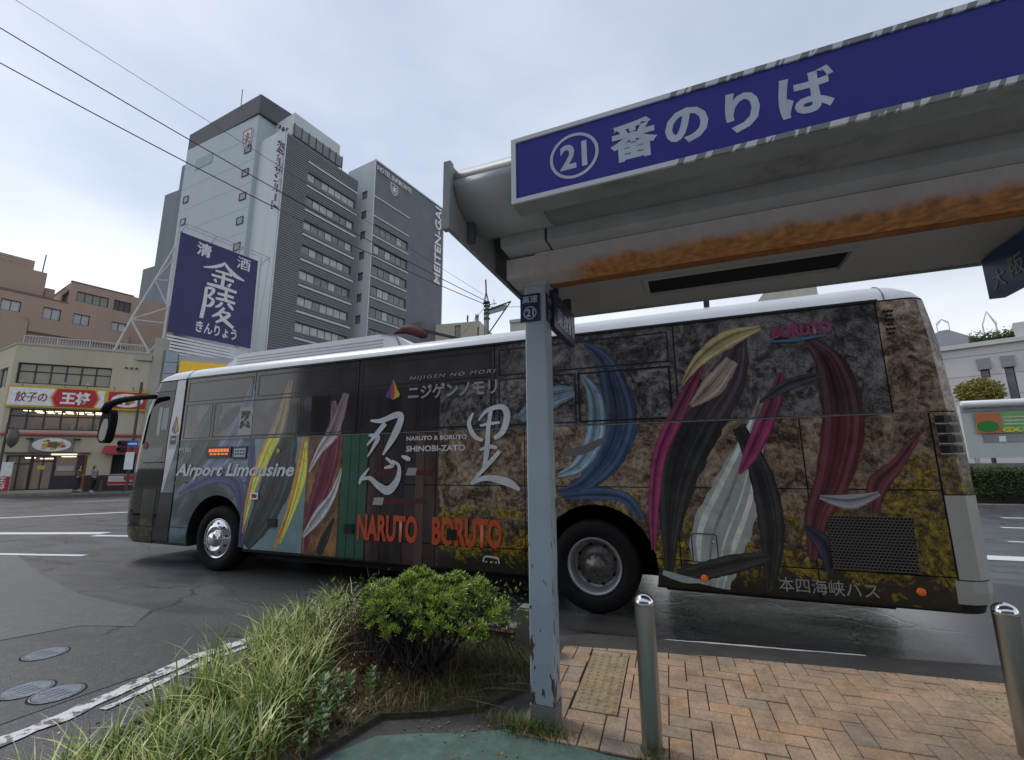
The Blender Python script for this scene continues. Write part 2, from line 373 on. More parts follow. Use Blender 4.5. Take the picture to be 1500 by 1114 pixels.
def sheet(name, poly, z, m, kind='structure', parent=None, amp=0.0, step=0.3):
    if amp: poly = ragged(poly, amp, step)
    mb = MB(); vs = [(p[0], p[1], z) for p in poly]; fs = []
    for a, b, c in tessellate_polygon([[Vector((p[0], p[1], 0)) for p in poly]]):
        ar = (poly[b][0] - poly[a][0]) * (poly[c][1] - poly[a][1]) - (poly[b][1] - poly[a][1]) * (poly[c][0] - poly[a][0])
        fs.append((a, b, c) if ar > 0 else (c, b, a))
    mb.add(vs, fs)
    return mb.build(name, m, parent, kind=kind)
sheet('asphalt_patch', [(-8.0, 3.1), (-6.35, 2.55), (-6.1, 3.1), (-5.55, 3.25), (-6.0, 3.7), (-7.4, 3.75), (-9.5, 4.2), (-12, 4.9), (-14, 4.4)], 0.004, M_PATCH, amp=0.02)
sheet('asphalt_patch', [(-5.9, 2.25), (-4.3, 1.6), (-4.15, 3.2), (-4.6, 3.6), (-5.3, 3.4), (-5.7, 2.75)], 0.004, M_PATCH2, amp=0.03)
sheet('asphalt_patch', [(-5.3, 4.3), (-4.3, 4.3), (-3.9, 5.6), (-5.4, 6.4), (-7.5, 6.8), (-7.2, 5.2)], 0.004, M_PATCH2, amp=0.04)

def worn_paint(name, thr0, thr1, sc=9):
    m = bpy.data.materials.new(name); m.use_nodes = True; nt = m.node_tree; L = nt.links.new; b = nt.nodes['Principled BSDF']
    tc = _n(nt, 'TexCoord'); n1 = _n(nt, 'TexNoise'); n1.inputs['Scale'].default_value = sc; n1.inputs['Detail'].default_value = 10; n1.inputs['Roughness'].default_value = 0.75
    L(tc.outputs['Object'], n1.inputs['Vector']); r = _n(nt, 'ValToRGB')
    r.color_ramp.elements[0].position = thr0; r.color_ramp.elements[0].color = (0.09, 0.09, 0.09, 1)
    r.color_ramp.elements[1].position = thr1; r.color_ramp.elements[1].color = (0.72, 0.72, 0.70, 1)
    L(n1.outputs['Fac'], r.inputs[0]); L(r.outputs[0], b.inputs['Base Color']); b.inputs['Roughness'].default_value = 0.55
    return m
M_WORN = worn_paint('worn_white_paint', 0.45, 0.50, 9); M_LINE = worn_paint('white_road_paint', 0.25, 0.36, 5)
def strip(name, pts, wd, z, m, amp=0.0):
    L_, R_ = [], []
    for i, p in enumerate(pts):
        a = Vector(pts[max(i - 1, 0)]); b = Vector(pts[min(i + 1, len(pts) - 1)]); d = (b - a).normalized(); n = Vector((-d.y, d.x))
        ww = wd[i] if isinstance(wd, list) else wd
        L_.append(Vector(p) + n * (ww / 2 + random.uniform(-amp, amp))); R_.append(Vector(p) - n * (ww / 2 + random.uniform(-amp, amp)))
    mb = MB()
    for i in range(len(pts) - 1):
        mb.quad((R_[i].x, R_[i].y, z), (R_[i + 1].x, R_[i + 1].y, z), (L_[i + 1].x, L_[i + 1].y, z), (L_[i].x, L_[i].y, z))
    return mb.build(name, m, kind='structure')
def lerp_pts(a, b, n): return [(a[0] + (b[0] - a[0]) * i / n, a[1] + (b[1] - a[1]) * i / n) for i in range(n + 1)]
edge = [(-4.05, 0.9), (-4.03, 1.6), (-4.02, 2.0), (-4.10, 2.5), (-4.16, 3.0), (-4.05, 3.5), (-3.85, 4.0), (-3.7, 4.3)]
ep = []
for i in range(len(edge) - 1): ep += lerp_pts(edge[i], edge[i + 1], 6)[:-1]
strip('painted_edge_line', ep, 0.13, 0.008, M_WORN, amp=0.018)
strip('painted_edge_line', [(x + 0.17, y) for x, y in ep[14:]], 0.07, 0.0085, M_WORN, amp=0.015)
for a, b, wd in [((-22.5, 7.0), (-18.2, 12.5), .30), ((-16.9, 6.2), (-13.9, 7.25), .35), ((-13.7, 6.9), (-12.2, 7.3), .2), ((-12.9, 4.8), (-10.8, 5.35), .16),
                 ((-28, 13), (-20, 22), .15), ((4.2, 10.45), (12, 10.9), .42), ((7.0, 15.1), (14, 15.3), .18), ((8.2, 17.6), (16, 17.9), .18), ((5.9, 12.6), (7.0, 12.6), .12)]:
    strip('road_marking', lerp_pts(a, b, 10), wd, 0.006, M_LINE, amp=0.01)

# wet kerb strip between the road and the brick paving
M_KERB = mat('dark_kerb_concrete', (0.075, 0.07, 0.066), 0.7, var=0.25, scale=6, bump=0.35, bscale=60, col2=(0.05, 0.05, 0.05))
M_CONC = mat('grey_concrete', (0.22, 0.22, 0.21), 0.85, var=0.2, scale=8, bump=0.4, bscale=50, col2=(0.13, 0.135, 0.12))
kerb = MB()
kk = [(-3.2, 4.28), (-2.2, 4.33), (-1.45, 4.36), (-1.02, 4.62), (-0.43, 4.70), (0.34, 4.80), (0.96, 4.88), (1.6, 4.97), (2.4, 5.1), (3.6, 5.3), (6, 5.8)]
ki = [(-3.2, 3.95), (-2.2, 4.0), (-1.45, 4.0), (-1.02, 4.10), (-0.43, 4.20), (0.34, 4.30), (0.96, 4.36), (1.6, 4.42), (2.4, 4.5), (3.6, 4.6), (6, 4.9)]
for i in range(len(kk) - 1):
    a, b, c, d = ki[i], ki[i + 1], kk[i + 1], kk[i]
    kerb.quad((a[0], a[1], .045), (b[0], b[1], .045), (c[0], c[1], .03), (d[0], d[1], .03))
    kerb.quad((d[0], d[1], .03), (c[0], c[1], .03), (c[0], c[1] + .01, 0), (d[0], d[1] + .01, 0))
kerb.build('kerb', M_KERB, kind='structure')
strip('painted_glint_line', [(x, y - 0.01) for x, y in lerp_pts((-0.35, 4.72), (1.25, 4.93), 16)], [0.012 + 0.02 * sin(pi * i / 16) for i in range(17)], 0.0335, M_LINE, amp=0.006)  # white strip paints the water highlight along the kerb edge

# pavement slab and green surface
M_GREEN = mat('green_coated_pavement', (0.10, 0.165, 0.135), 0.8, var=0.22, scale=14, bump=0.35, bscale=90, col2=(0.065, 0.11, 0.09))
sheet('pavement', [(-1.15, 2.0), (8, 2.0), (8, 5.0), (2.4, 4.5), (0.34, 4.30), (-1.02, 4.10), (-1.5, 4.0), (-1.5, 3.0), (-1.3, 2.86)], 0.042, M_KERB)
sheet('green_pavement', [(-1.98, 2.28), (-1.98, 1.2), (3.0, 1.2), (3.0, 3.05), (2.2, 2.98), (-0.55, 2.80), (-0.72, 2.82), (-1.12, 2.86), (-1.40, 2.70), (-1.62, 2.62), (-1.86, 2.50)], 0.056, M_GREEN)
M_BOUNCE = mat('pale_bounce_tiles', (0.33, 0.32, 0.30), 0.8, var=0.12, scale=3, bump=0.2)  # unseen ground behind the viewer, pale to bounce light up under the shelter
sheet('pavement', [(-40, -16.9), (40, -16.9), (40, 1.18), (-1.99, 1.18), (-2.62, 0.18), (-40, 0.18)], 0.054, M_BOUNCE)
sheet('pavement', [(-2.6, 0.2), (-1.99, 1.2), (-1.985, 2.28), (-1.84, 2.52), (-1.6, 2.64), (-1.38, 2.72), (-1.12, 2.88), (-1.02, 3.3), (-1.1, 4.05), (-1.5, 4.0), (-1.22, 3.3), (-1.40, 2.98), (-1.65, 2.82), (-2.0, 2.66), (-2.3, 2.3)], 0.050, M_KERB)

# planter soil
M_SOIL = mat('planter_soil', (0.055, 0.04, 0.028), 0.95, var=0.5, scale=20, bump=1.0, bscale=50, col2=(0.05, 0.06, 0.02), thr=(0.45, 0.6))
soil = [(-3.2, 0.2), (-2.5, 0.2), (-2.2, 1.5), (-2.02, 2.3), (-1.95, 2.66), (-1.65, 2.80), (-1.38, 2.97), (-1.22, 3.3), (-1.3, 3.9), (-1.6, 4.12), (-3.55, 4.1), (-3.70, 3.6), (-3.5, 2.6), (-3.3, 1.8)]
mbs = MB(); mbs.prism(soil[::-1] if False else soil, 0.0, 0.085); mbs.build('planter_soil', M_SOIL, kind='structure', fixn=True)
pk = MB()
M_REDK = mat('dull_red', (0.12, 0.02, 0.02), 0.7, var=0.4, scale=8, col2=(0.05, 0.04, 0.04))
pk.box(-3.55, -1.58, 4.12, 4.26, 0.0, 0.17); pk.build('kerb', M_CONC, kind='structure')
rk = MB(); rk.box(-2.1, -1.6, 4.05, 4.112, 0.0, 0.15); tag(rehome(rk.build('low_red_block', M_REDK)), 'dull red low block behind the shrub, left of the concrete stub', 'block')  # low block added, dull red with darker patches

# ---- herringbone bricks
A_P = radians(2.6); PU = Vector((cos(A_P), sin(A_P))); PV = Vector((-sin(A_P), cos(A_P))); PO = Vector((-1.10, 2.80))
def clip(poly, n, d):      # keep n.p <= d
    res = []
    for i in range(len(poly)):
        a, b = poly[i], poly[(i + 1) % len(poly)]; da, db = n[0] * a[0] + n[1] * a[1] - d, n[0] * b[0] + n[1] * b[1] - d
        if da <= 0: res.append(a)
        if (da < 0 < db) or (db < 0 < da): t = da / (da - db); res.append((a[0] + (b[0] - a[0]) * t, a[1] + (b[1] - a[1]) * t))
    return res
def area(p): return 0.5 * abs(sum(p[i][0] * p[(i + 1) % len(p)][1] - p[(i + 1) % len(p)][0] * p[i][1] for i in range(len(p))))
def brick_mat(name, cols, dirty):
    m = bpy.data.materials.new(name); m.use_nodes = True; nt = m.node_tree; L = nt.links.new; b = nt.nodes['Principled BSDF']
    oi = _n(nt, 'ObjectInfo'); r = _n(nt, 'ValToRGB'); r.color_ramp.interpolation = 'LINEAR'
    r.color_ramp.elements[0].color = (*cols[0], 1); r.color_ramp.elements[1].color = (*cols[-1], 1)
    for i, c in enumerate(cols[1:-1]): e = r.color_ramp.elements.new((i + 1) / (len(cols) - 1)); e.color = (*c, 1)
    L(oi.outputs['Random'], r.inputs[0]); tc = _n(nt, 'TexCoord')
    geo = _n(nt, 'NewGeometry')
    n1 = _n(nt, 'TexNoise'); n1.inputs['Scale'].default_value = 4.5; n1.inputs['Detail'].default_value = 8; n1.inputs['Roughness'].default_value = .7; L(geo.outputs['Position'], n1.inputs['Vector'])
    rg = _n(nt, 'ValToRGB'); rg.color_ramp.elements[0].position = .34; rg.color_ramp.elements[0].color = (.42, .42, .40, 1); rg.color_ramp.elements[1].position = .6; rg.color_ramp.elements[1].color = (1.12, 1.08, 1.02, 1); L(n1.outputs['Fac'], rg.inputs[0])
    n2 = _n(nt, 'TexNoise'); n2.inputs['Scale'].default_value = 90; n2.inputs['Detail'].default_value = 6; L(geo.outputs['Position'], n2.inputs['Vector'])
    r2 = _n(nt, 'ValToRGB'); r2.color_ramp.elements[0].position = .3; r2.color_ramp.elements[0].color = (.75, .75, .75, 1); r2.color_ramp.elements[1].position = .7; r2.color_ramp.elements[1].color = (1.2, 1.2, 1.2, 1); L(n2.outputs['Fac'], r2.inputs[0])
    m1 = _n(nt, 'Mix'); m1.data_type = 'RGBA'; m1.blend_type = 'MULTIPLY'; m1.inputs[0].default_value = dirty; L(r.outputs[0], m1.inputs[6]); L(rg.outputs[0], m1.inputs[7])
    m2 = _n(nt, 'Mix'); m2.data_type = 'RGBA'; m2.blend_type = 'MULTIPLY'; m2.inputs[0].default_value = 1; L(m1.outputs[2], m2.inputs[6]); L(r2.outputs[0], m2.inputs[7])
    L(m2.outputs[2], b.inputs['Base Color']); b.inputs['Roughness'].default_value = .72
    bp = _n(nt, 'Bump'); bp.inputs['Strength'].default_value = .35; bp.inputs['Distance'].default_value = .004; L(n2.outputs['Fac'], bp.inputs['Height']); L(bp.outputs[0], b.inputs['Normal'])
    return m
M_BRICK = brick_mat('brick_paver', [(.49, .34, .235), (.44, .33, .24), (.47, .34, .235), (.54, .35, .215), (.42, .33, .25), (.48, .35, .245), (.45, .35, .26), (.52, .35, .22)], .62)
M_TACT = mat('yellow_grey_tactile', (.34, .25, .135), .8, var=.4, scale=9, bump=.5, bscale=80, col2=(.40, .33, .22), thr=(.42, .62))
M_JOINT = mat('sand_joint', (.05, .035, .028), .95, var=.4, scale=30, bump=.5)
def to_w(p): q = PO + PU * p[0] + PV * p[1]; return (q.x, q.y)
def to_l(x, y): q = Vector((x, y)) - PO; return (q.dot(PU), q.dot(PV))
W = 0.125
region_top = [to_l(-1.06, 4.20), to_l(0.34, 4.43), to_l(1.93, 4.60), to_l(3.2, 4.72)]
T = [to_l(-.855, 3.20), to_l(1.66, 3.62)]
tiles = [(T[0][0], T[0][1] + i * .302) for i in range(3)] + [(to_l(1.66, 4.40)[0], to_l(1.66, 4.40)[1] - (i + 1) * .302) for i in range(4)]
holes = [(tiles[0][0] - .004, tiles[0][0] + .304, tiles[0][1] - .004, tiles[2][1] + .304), (tiles[6][0] - .004, tiles[6][0] + .304, tiles[6][1] - .004, tiles[3][1] + .304)]
bed = sheet('brick_paving', [to_w((0, 0)), to_w((4.6, 0)), to_w((4.6, to_l(3.5, 4.75)[1])), to_w(region_top[2]), to_w(region_top[1]), to_w(region_top[0])], 0.048, M_JOINT)
bricks = []
for r in range(-2, 17):
    for c in range(-2, 36):
        v = (c - r) % 4
        if v == 0: bx = (c * W, (c + 2) * W, r * W, (r + 1) * W)
        elif v == 2: bx = (c * W, (c + 1) * W, (r - 1) * W, (r + 1) * W)
        else: continue
        if bx[0] > 4.1: continue
        g = .0035
        poly = [(bx[0] + g, bx[2] + g), (bx[1] - g, bx[2] + g), (bx[1] - g, bx[3] - g), (bx[0] + g, bx[3] - g)]
        poly = clip(poly, (-1, 0), -.005); poly = clip(poly, (0, -1), -.005)
        for a, b in zip(region_top[:-1], region_top[1:]):
            dx, dy = b[0] - a[0], b[1] - a[1]; l = sqrt(dx * dx + dy * dy); n = (-dy / l, dx / l)
            if poly: poly = clip(poly, n, n[0] * a[0] + n[1] * a[1])
        if len(poly) < 3: continue
        pieces = [poly]
        for h in holes:
            new = []
            for p in pieces:
                if max(q[0] for q in p) <= h[0] or min(q[0] for q in p) >= h[1] or max(q[1] for q in p) <= h[2] or min(q[1] for q in p) >= h[3]: new.append(p); continue
                new.append(clip(p, (1, 0), h[0] - .003)); new.append(clip(p, (-1, 0), -h[1] - .003))
                mid = clip(clip(p, (1, 0), h[1]), (-1, 0), -h[0]) if len(p) > 2 else []
                if len(mid) > 2: new.append(clip(mid, (0, 1), h[2] - .003)); new.append(clip(mid, (0, -1), -h[3] - .003))
            pieces = [p for p in new if len(p) > 2]
        for p in pieces:
            if area(p) > .0012: bricks.append(p)
def brick_mesh(mb, p, z1):
    n = len(p); cx = sum(q[0] for q in p) / n; cy = sum(q[1] for q in p) / n
    P = [to_w(q) for q in p]; I = []
    for q in p:
        d = Vector((cx - q[0], cy - q[1])); l = d.length; d = d / l * min(.004, l * .3); I.append(to_w((q[0] + d.x, q[1] + d.y)))
    tl = [random.uniform(-.0015, .0015) for _ in range(2)]
    vs = [(q[0], q[1], .04) for q in P] + [(q[0], q[1], z1 - .0035) for q in P] + [(q[0], q[1], z1) for q in I]
    fs = [(i, (i + 1) % n, n + (i + 1) % n, n + i) for i in range(n)] + [(n + i, n + (i + 1) % n, 2 * n + (i + 1) % n, 2 * n + i) for i in range(n)] + [tuple(range(2 * n, 3 * n))]
    mb.add(vs, fs)
bricks.sort(key=lambda p: (to_w(p[0])[0] + .3) ** 2 * .6 + to_w(p[0])[1] ** 2)
rest = MB()
for i, p in enumerate(bricks):
    if i < 295:
        mb = MB(); brick_mesh(mb, p, .060 + random.uniform(-.0015, .0025)); mb.build('brick', M_BRICK, bed)
    else: brick_mesh(rest, p, .060 + random.uniform(-.0015, .0025))
if rest.v: rest.build('brick', M_BRICK, bed, kind='stuff')
for (a, b) in tiles:
    mb = MB(); q = [(a, b), (a + .299, b), (a + .299, b + .299), (a, b + .299)]; brick_mesh(mb, q, .0615)
    t = mb.build('tactile_tile', M_TACT, bed)
    s = MB()
    for i in range(5):
        for j in range(5):
            wx, wy = to_w((a + .033 + i * .058, b + .033 + j * .058)); s.lathe([(.020, .0610), (.0165, .0665), (.011, .069), (.0001, .0692)], (wx, wy, 0), n=8)
    s.build('stud_grid', M_TACT, t, smooth=True, kind='stuff')

# ------------------------------------------------------------------ hotel buildings
M_GWALL = mat('pale_blue_grey_render', (0.42, 0.475, 0.51), 0.75, var=0.06, scale=0.15, col2=(0.35, 0.40, 0.435), thr=(.5, .8), streak=True)
M_WWALL = mat('white_grey_render', (0.53, 0.58, 0.60), 0.75, var=0.05, scale=0.2, col2=(0.40, 0.44, 0.45), thr=(.5, .8), streak=True)
M_DGREY = mat('dark_grey_cladding', (0.135, 0.145, 0.16), 0.6, var=0.1, scale=0.5)
M_DSLAT = mat('dark_grey_siding', (0.17, 0.175, 0.19), 0.5, var=0.12, scale=0.8)
M_CAP = mat('charcoal_cladding', (0.085, 0.085, 0.095), 0.7, var=0.1, scale=0.5)
M_STRIPE = mat('white_trim', (0.62, 0.62, 0.62), 0.6)
M_FRAME = mat('dark_window_frame', (0.03, 0.03, 0.033), 0.5)
M_GL1 = mat('curtained_glass', (0.44, 0.44, 0.42), 0.12, var=0.2, scale=1.5)
M_GL2 = mat('grey_glass', (0.20, 0.205, 0.21), 0.08, var=0.3, scale=1)
M_GL3 = mat('dark_glass', (0.035, 0.037, 0.04), 0.06, var=0.3, scale=1)
M_LET = mat('white_sign_letter', (0.75, 0.74, 0.76), 0.5)
M_PURPLE = mat('violet_sign_letter', (0.14, 0.09, 0.17), 0.5)
M_ROOF = mat('grey_roof', (0.2, 0.2, 0.2), 0.9, var=0.2, scale=1)
A_F = 82.3; WN = Fr(-41.06, 33.23, radians(A_F))
hot = thing('hotel_building', 'tall pale hotel tower with dark ribbed window wing and vertical lettering behind the billboard', 'building', (-52, 36, 0))
# ribbed wing
mb = MB()
rows = [(36.8 - 3.17 * k, 35.68 - 3.17 * k) for k in range(9)]
wall_holes(mb, WN, 0, 10.77, 0, 40, [(3.2, 10.45, b, t) for t, b in rows], 0.25)
mb.quad(WN.P(10.77, 0), WN.P(10.77, 0, -9), WN.P(10.77, 40, -9), WN.P(10.77, 40)); mb.quad(WN.P(0, 40), WN.P(10.77, 40), WN.P(10.77, 40, -9), WN.P(0, 40, -9))
mb.build('wing_wall', M_DGREY, hot)
mb = MB(); mb.quad(WN.P(0, 0, -5.2), WN.P(0, 0), WN.P(0, 40.6), WN.P(0, 40.6, -5.2)); mb.quad(WN.P(0, 40.6, -5.2), WN.P(0, 40.6), WN.P(.3, 40.6), WN.P(.3, 40.6, -5.2)); mb.build('side_wall', M_WWALL, hot)
sl = MB(); z = 0.2
while z < 39.9:
    inrow = any(b - .2 < z < t + .05 for t, b in rows)
    if inrow: sl.fbox(WN, 0.02, 3.1, z, z + .17, 0.005, .07); sl.fbox(WN, 10.5, 10.75, z, z + .17, 0.005, .07)
    else: sl.fbox(WN, 0.02, 10.75, z, z + .17, 0.005, .07)
    z += .29
sl.build('siding', M_DSLAT, hot, kind='stuff')
for t, b in rows:
    window(WN, 3.2, 10.45, b, t, hot, 7, M_FRAME, [M_GL1, M_GL1, M_GL2], 0.25, fw=.07)
for k in range(9):
    zz = 38.0 - 3.17 * k; s = MB(); s.fbox(WN, 3.1, 10.75, zz - .09, zz + .09, .075, .16); s.build('white_band', M_STRIPE, hot)
s = MB(); s.fbox(WN, 0, .12, 0, 40, .072, .14); s.build('corner_trim', M_STRIPE, hot)
# tower
TL = Fr(-60.7, 34.36, to=(-46.03, 33.33)); TFr = Fr(-46.03, 33.33, radians(A_F))
LT_0 = TL.len
foot = [(-60.7, 34.36), (-46.03, 33.33), (-44.9, 41.7), (-59.5, 43.7)]
mb = MB(); mb.prism(foot, 0, 44.0); mb.build('tower_wall', M_GWALL, hot)
mb = MB(); ww_ = Fr(WN.P(0, 0, -5.0)[0], WN.P(0, 0, -5.0)[1], radians(A_F)); mb.fbox(ww_, -.5, 8, 40.0, 44.0, -2, -.1); mb.build('stair_wall', M_WWALL, hot)
for k in range(13): mb = MB(); mb.fbox(TL, .05, LT_0 - .05, 3.1 + k * 3.17, 3.13 + k * 3.17, .002, .012); mb.build('panel_joint', mat('joint_grey_blue', (.26, .31, .34), .8), hot)  # joint lines in a darker blue grey than the wall
cap = [(-60.9, 34.5), (-45.75, 33.1), (-44.7, 37.6), (-47, 44), (-59.8, 44.2)]
mb = MB(); mb.prism(cap, 44.02, 46.6); mb.build('roof_parapet', M_CAP, hot)
# penthouse on the wing
mb = MB(); pf = Fr(-41.9, 34.9, to=(-40.9, 41.6)); mb.fbox(pf, 0, 6.7, 40.0, 44.2, -4.0, 0); mb.build('penthouse', M_WWALL, hot)
mb = MB(); mb.fbox(pf, -.2, 7.0, 40.9, 42.4, .05, .35); mb.build('glazed_screen', M_GL2, hot)
mb = MB()
for k in range(8): mb.fbox(pf, -.15 + k * 1.0, -.07 + k * 1.0, 40.0, 42.5, .36, .42)
mb.build('screen_posts', M_FRAME, hot, kind='stuff')
# small windows on the tower's left face (u measured from the left end, total 14.7)
LT = TL.len
def tlw(u0, u1, z0, z1, n=1): window(TL, LT - u0, LT - u1, z0, z1, hot, n, M_FRAME, M_GL2, depth=-.05, fw=.09)
for zt in (40.1, 36.9, 33.75, 30.6, 27.3): tlw(1.95, .75, zt - .95, zt)
for zt in (36.7, 33.5): tlw(13.9, 12.8, zt - .95, zt)
mb = MB(); mb.fbox(TL, LT - 12.2, LT - 8.6, 40.2, 41.7, 0, .06); mb.build('louvre_panel', mat('blue_grey_panel', (.26, .33, .37), .6), hot)
# crest
def crest(F, uc, zc, w_, h_, o, mb_):
    sh = [(-w_ / 2, h_ / 2), (w_ / 2, h_ / 2), (w_ / 2, -h_ * .05), (w_ * .32, -h_ * .34), (0, -h_ / 2), (-w_ * .32, -h_ * .34), (-w_ / 2, -h_ * .05)]
    for i in range(len(sh)):
        a, b = sh[i], sh[(i + 1) % len(sh)]; ribbon(mb_, F, [(uc + a[0], zc + a[1], w_ * .09), (uc + b[0], zc + b[1], w_ * .09)], o + i * .002, 1)
    for k in range(4):
        a = k * pi / 4; ribbon(mb_, F, [(uc - cos(a) * w_ * .38, zc - sin(a) * h_ * .36 + .02, w_ * .1), (uc + cos(a) * w_ * .38, zc + sin(a) * h_ * .36 + .02, w_ * .1)], o + .02 + k * .003, 1)
mb = MB(); crest(TL, LT - 1.6, 41.1, 1.5, 2.5, .16, mb); mb.build('crest', mat('red_brown_letter', (.24, .09, .12), .5), hot)
mb = MB(); mb.plate(TL, [(LT - 2.5, 42.5), (LT - .72, 42.35), (LT - .75, 40.6), (LT - 1.6, 39.6), (LT - 2.4, 40.8)], .02, .13); mb.build('crest_shield', M_STRIPE, hot)
# vertical katakana
KF = Fr(-41.35, 32.3, radians(A_F)); ks = 'ホテルサンルート'
for i, ch in enumerate(ks):
    zt = 38.5 - i * 1.11
    if ch == 'ー':
        mb = MB(); mb.fbox(KF, .42, .60, zt - .95, zt - .1, .02, .18); mb.build('sign_letter', M_PURPLE, hot)
    else:
        text(ch, KF, .12, .92, zt - .98, zt, .02, M_PURPLE, hot, bold=.02, depth=.22, name='sign_letter')
        text(ch, KF, .16, .96, zt - .95, zt + .03, .26, mat('pink_white_letter', (.55, .48, .56), .5), hot, bold=-.004, name='sign_letter')
mb = MB(); mb.tube([(-50.3, 33.9, 46.6), (-50.4, 33.9, 49.6)], .05, 6); mb.build('lightning_rod', M_FRAME, hot)
# antennas on wing corner
mb = MB()
for k in range(3): mb.fbox(WN, -.6 + k * .4, -.45 + k * .4, 40.25, 40.6, -.6, -.3)
mb.build('floodlight', M_FRAME, hot)

ho2 = thing('hotel_building', 'dark grey hotel annex with white bands and a crest, right of the tall tower', 'building', (-40, 52, 0))
T2 = Fr(-38.16, 45.4, radians(A_F - 1.9)); T2L = Fr(-38.16 - 5.4, 45.4 + .8, to=(-38.16, 45.4))
foot = [(-43.56, 46.2), (-38.16, 45.4), T2.P(14.9, 0)[:2], (T2.P(14.9, 0)[0] - 6, T2.P(14.9, 0)[1] + .6)]
r2 = [(34.4 - 3.0 * k, 33.1 - 3.0 * k) for k in range(8)]
mb = MB(); wall_holes(mb, T2, 0, 14.9, 0, 44, [(.5, 6.95, b, t) for t, b in r2], .25)
p3, p4 = foot[2], foot[3]
mb.quad((p3[0], p3[1], 0), (p4[0], p4[1], 0), (p4[0], p4[1], 44), (p3[0], p3[1], 44))
mb.add([(foot[0][0], foot[0][1], 44), (foot[1][0], foot[1][1], 44), (p3[0], p3[1], 44), (p4[0], p4[1], 44)], [(0, 1, 2, 3)])
mb.build('front_wall', M_DGREY, ho2)
mb = MB(); lw = [(5.45 - b_, 5.45 - a_, z_ - 1.2, z_) for a_, b_, z_ in [(1.2, 2.3, 39.6 - 3.05 * k) for k in range(8)]]
wall_holes(mb, T2L, 0, T2L.len, 0, 44, lw, .2); mb.build('side_wall', M_WWALL, ho2)
for h in lw: window(T2L, *h, ho2, 1, M_FRAME, M_GL2, .2, fw=.08)
for t, b in r2: window(T2, .5, 6.95, b, t, ho2, 6, M_FRAME, [M_GL1, M_GL2, M_GL2], .25, fw=.07)
for k in range(10):
    zz = 38.4 - 2.95 * k
    if k in (0,) or True: s = MB(); s.fbox(T2, 0.05, 7.0, zz - .08, zz + .08, .01, .12); s.build('white_band', M_STRIPE, ho2)
s = MB(); s.fbox(T2, 0, 14.95, 43.85, 44.05, .01, .15); s.fbox(T2, 0, .12, 0, 43.84, .01, .1); s.fbox(T2, 14.8, 14.95, 0, 43.84, .01, .1); s.build('parapet_trim', M_STRIPE, ho2)
text('HOTEL SUNROUTE', T2, .4, 7.1, 42.55, 43.3, .02, M_LET, ho2, bold=.0, depth=.16, name='sign_letter')
mb = MB(); crest(T2, 3.7, 41.3, 1.35, 1.7, .08, mb); mb.build('crest', M_LET, ho2)
me_t = text('MEITEN-GAI', T2, 12.75, 14.2, 30.2, 43.5, .02, M_LET, ho2, bold=.015, depth=.2, rot=90, name='sign_letter')

side = thing('office_building', 'narrow grey blue building stepping down at the left edge of the hotel tower', 'building', (-63, 38, 0))
SL_ = Fr(-58.0, 26.5, radians(172))
M_BLUEG = mat('dull_blue_grey_tile', (0.15, 0.175, 0.19), 0.7, var=0.12, scale=0.4, streak=True)
mb = MB(); mb.prism([(-61.6, 34.5), (-59.6, 34.42), (-59.6, 40), (-61.6, 40)], 0, 42.0); mb.prism([(-64.6, 34.6), (-61.6, 34.5), (-61.6, 40), (-64.6, 40)], 0, 38.4); mb.prism([(-67.2, 34.7), (-64.6, 34.6), (-64.6, 40), (-67.2, 40)], 0, 28.0)
mb.build('wall', M_BLUEG, side)

# ------------------------------------------------------------------ sake billboard on its frame
BF = Fr(-38.0, 21.9, radians(A_F)); M_NAVY = mat('navy_sign_sheet', (0.016, 0.020, 0.105), 0.45, var=0.25, scale=1.2, bump=0.25, bscale=2.2)
bill = thing('billboard', 'large navy rooftop billboard with white brush characters on a steel truss', 'billboard', (-38, 25, 9))
mb = MB(); mb.plate(BF, [(0, 12.25), (6.68, 12.35), (6.55, 20.95), (0, 20.85)], -.1, 0); mb.build('sign_face', M_NAVY, bill)
M_WSIGN = mat('white_brush_paint', (0.66, 0.66, 0.67), 0.6)
text('清', BF, 1.3, 2.45, 19.45, 20.65, .02, M_WSIGN, bill, bold=.025); text('酒', BF, 4.65, 5.85, 19.55, 20.7, .02, M_WSIGN, bill, bold=0)
text('酒', BF, 4.68, 5.88, 19.53, 20.68, .022, M_WSIGN, bill, bold=0)
text('きんりょう', BF, 1.95, 5.3, 12.75, 13.75, .02, M_WSIGN, bill, bold=.025)
mb = MB()   # brush 金
def st(l, sx=1, sz=1, ox=0, oz=0):
    st.k += 1; ribbon(mb, st.F, [(ox + p[0] * sx, oz + p[1] * sz, p[2] * (abs(sx) + abs(sz)) / 2) for p in l], st.o + .0015 * st.k)
st.k = 0; st.F = BF; st.o = .02
Kin = [[(.50, 1.0, .04), (.42, .86, .09), (.24, .70, .08), (.02, .58, .03)], [(.50, .96, .07), (.62, .80, .11), (.78, .66, .13), (1.02, .58, .04)],
       [(.30, .60, .06), (.5, .62, .07), (.70, .62, .08)], [(.22, .41, .07), (.5, .43, .08), (.76, .43, .09)], [(.50, .66, .08), (.50, .4, .09), (.49, .1, .10)],
       [(.30, .30, .09), (.35, .20, .05)], [(.70, .32, .05), (.63, .18, .09)], [(.14, .06, .07), (.5, .08, .11), (.86, .07, .08)]]
for l in Kin: st(l, 3.5, 2.6, 1.9, 17.0)
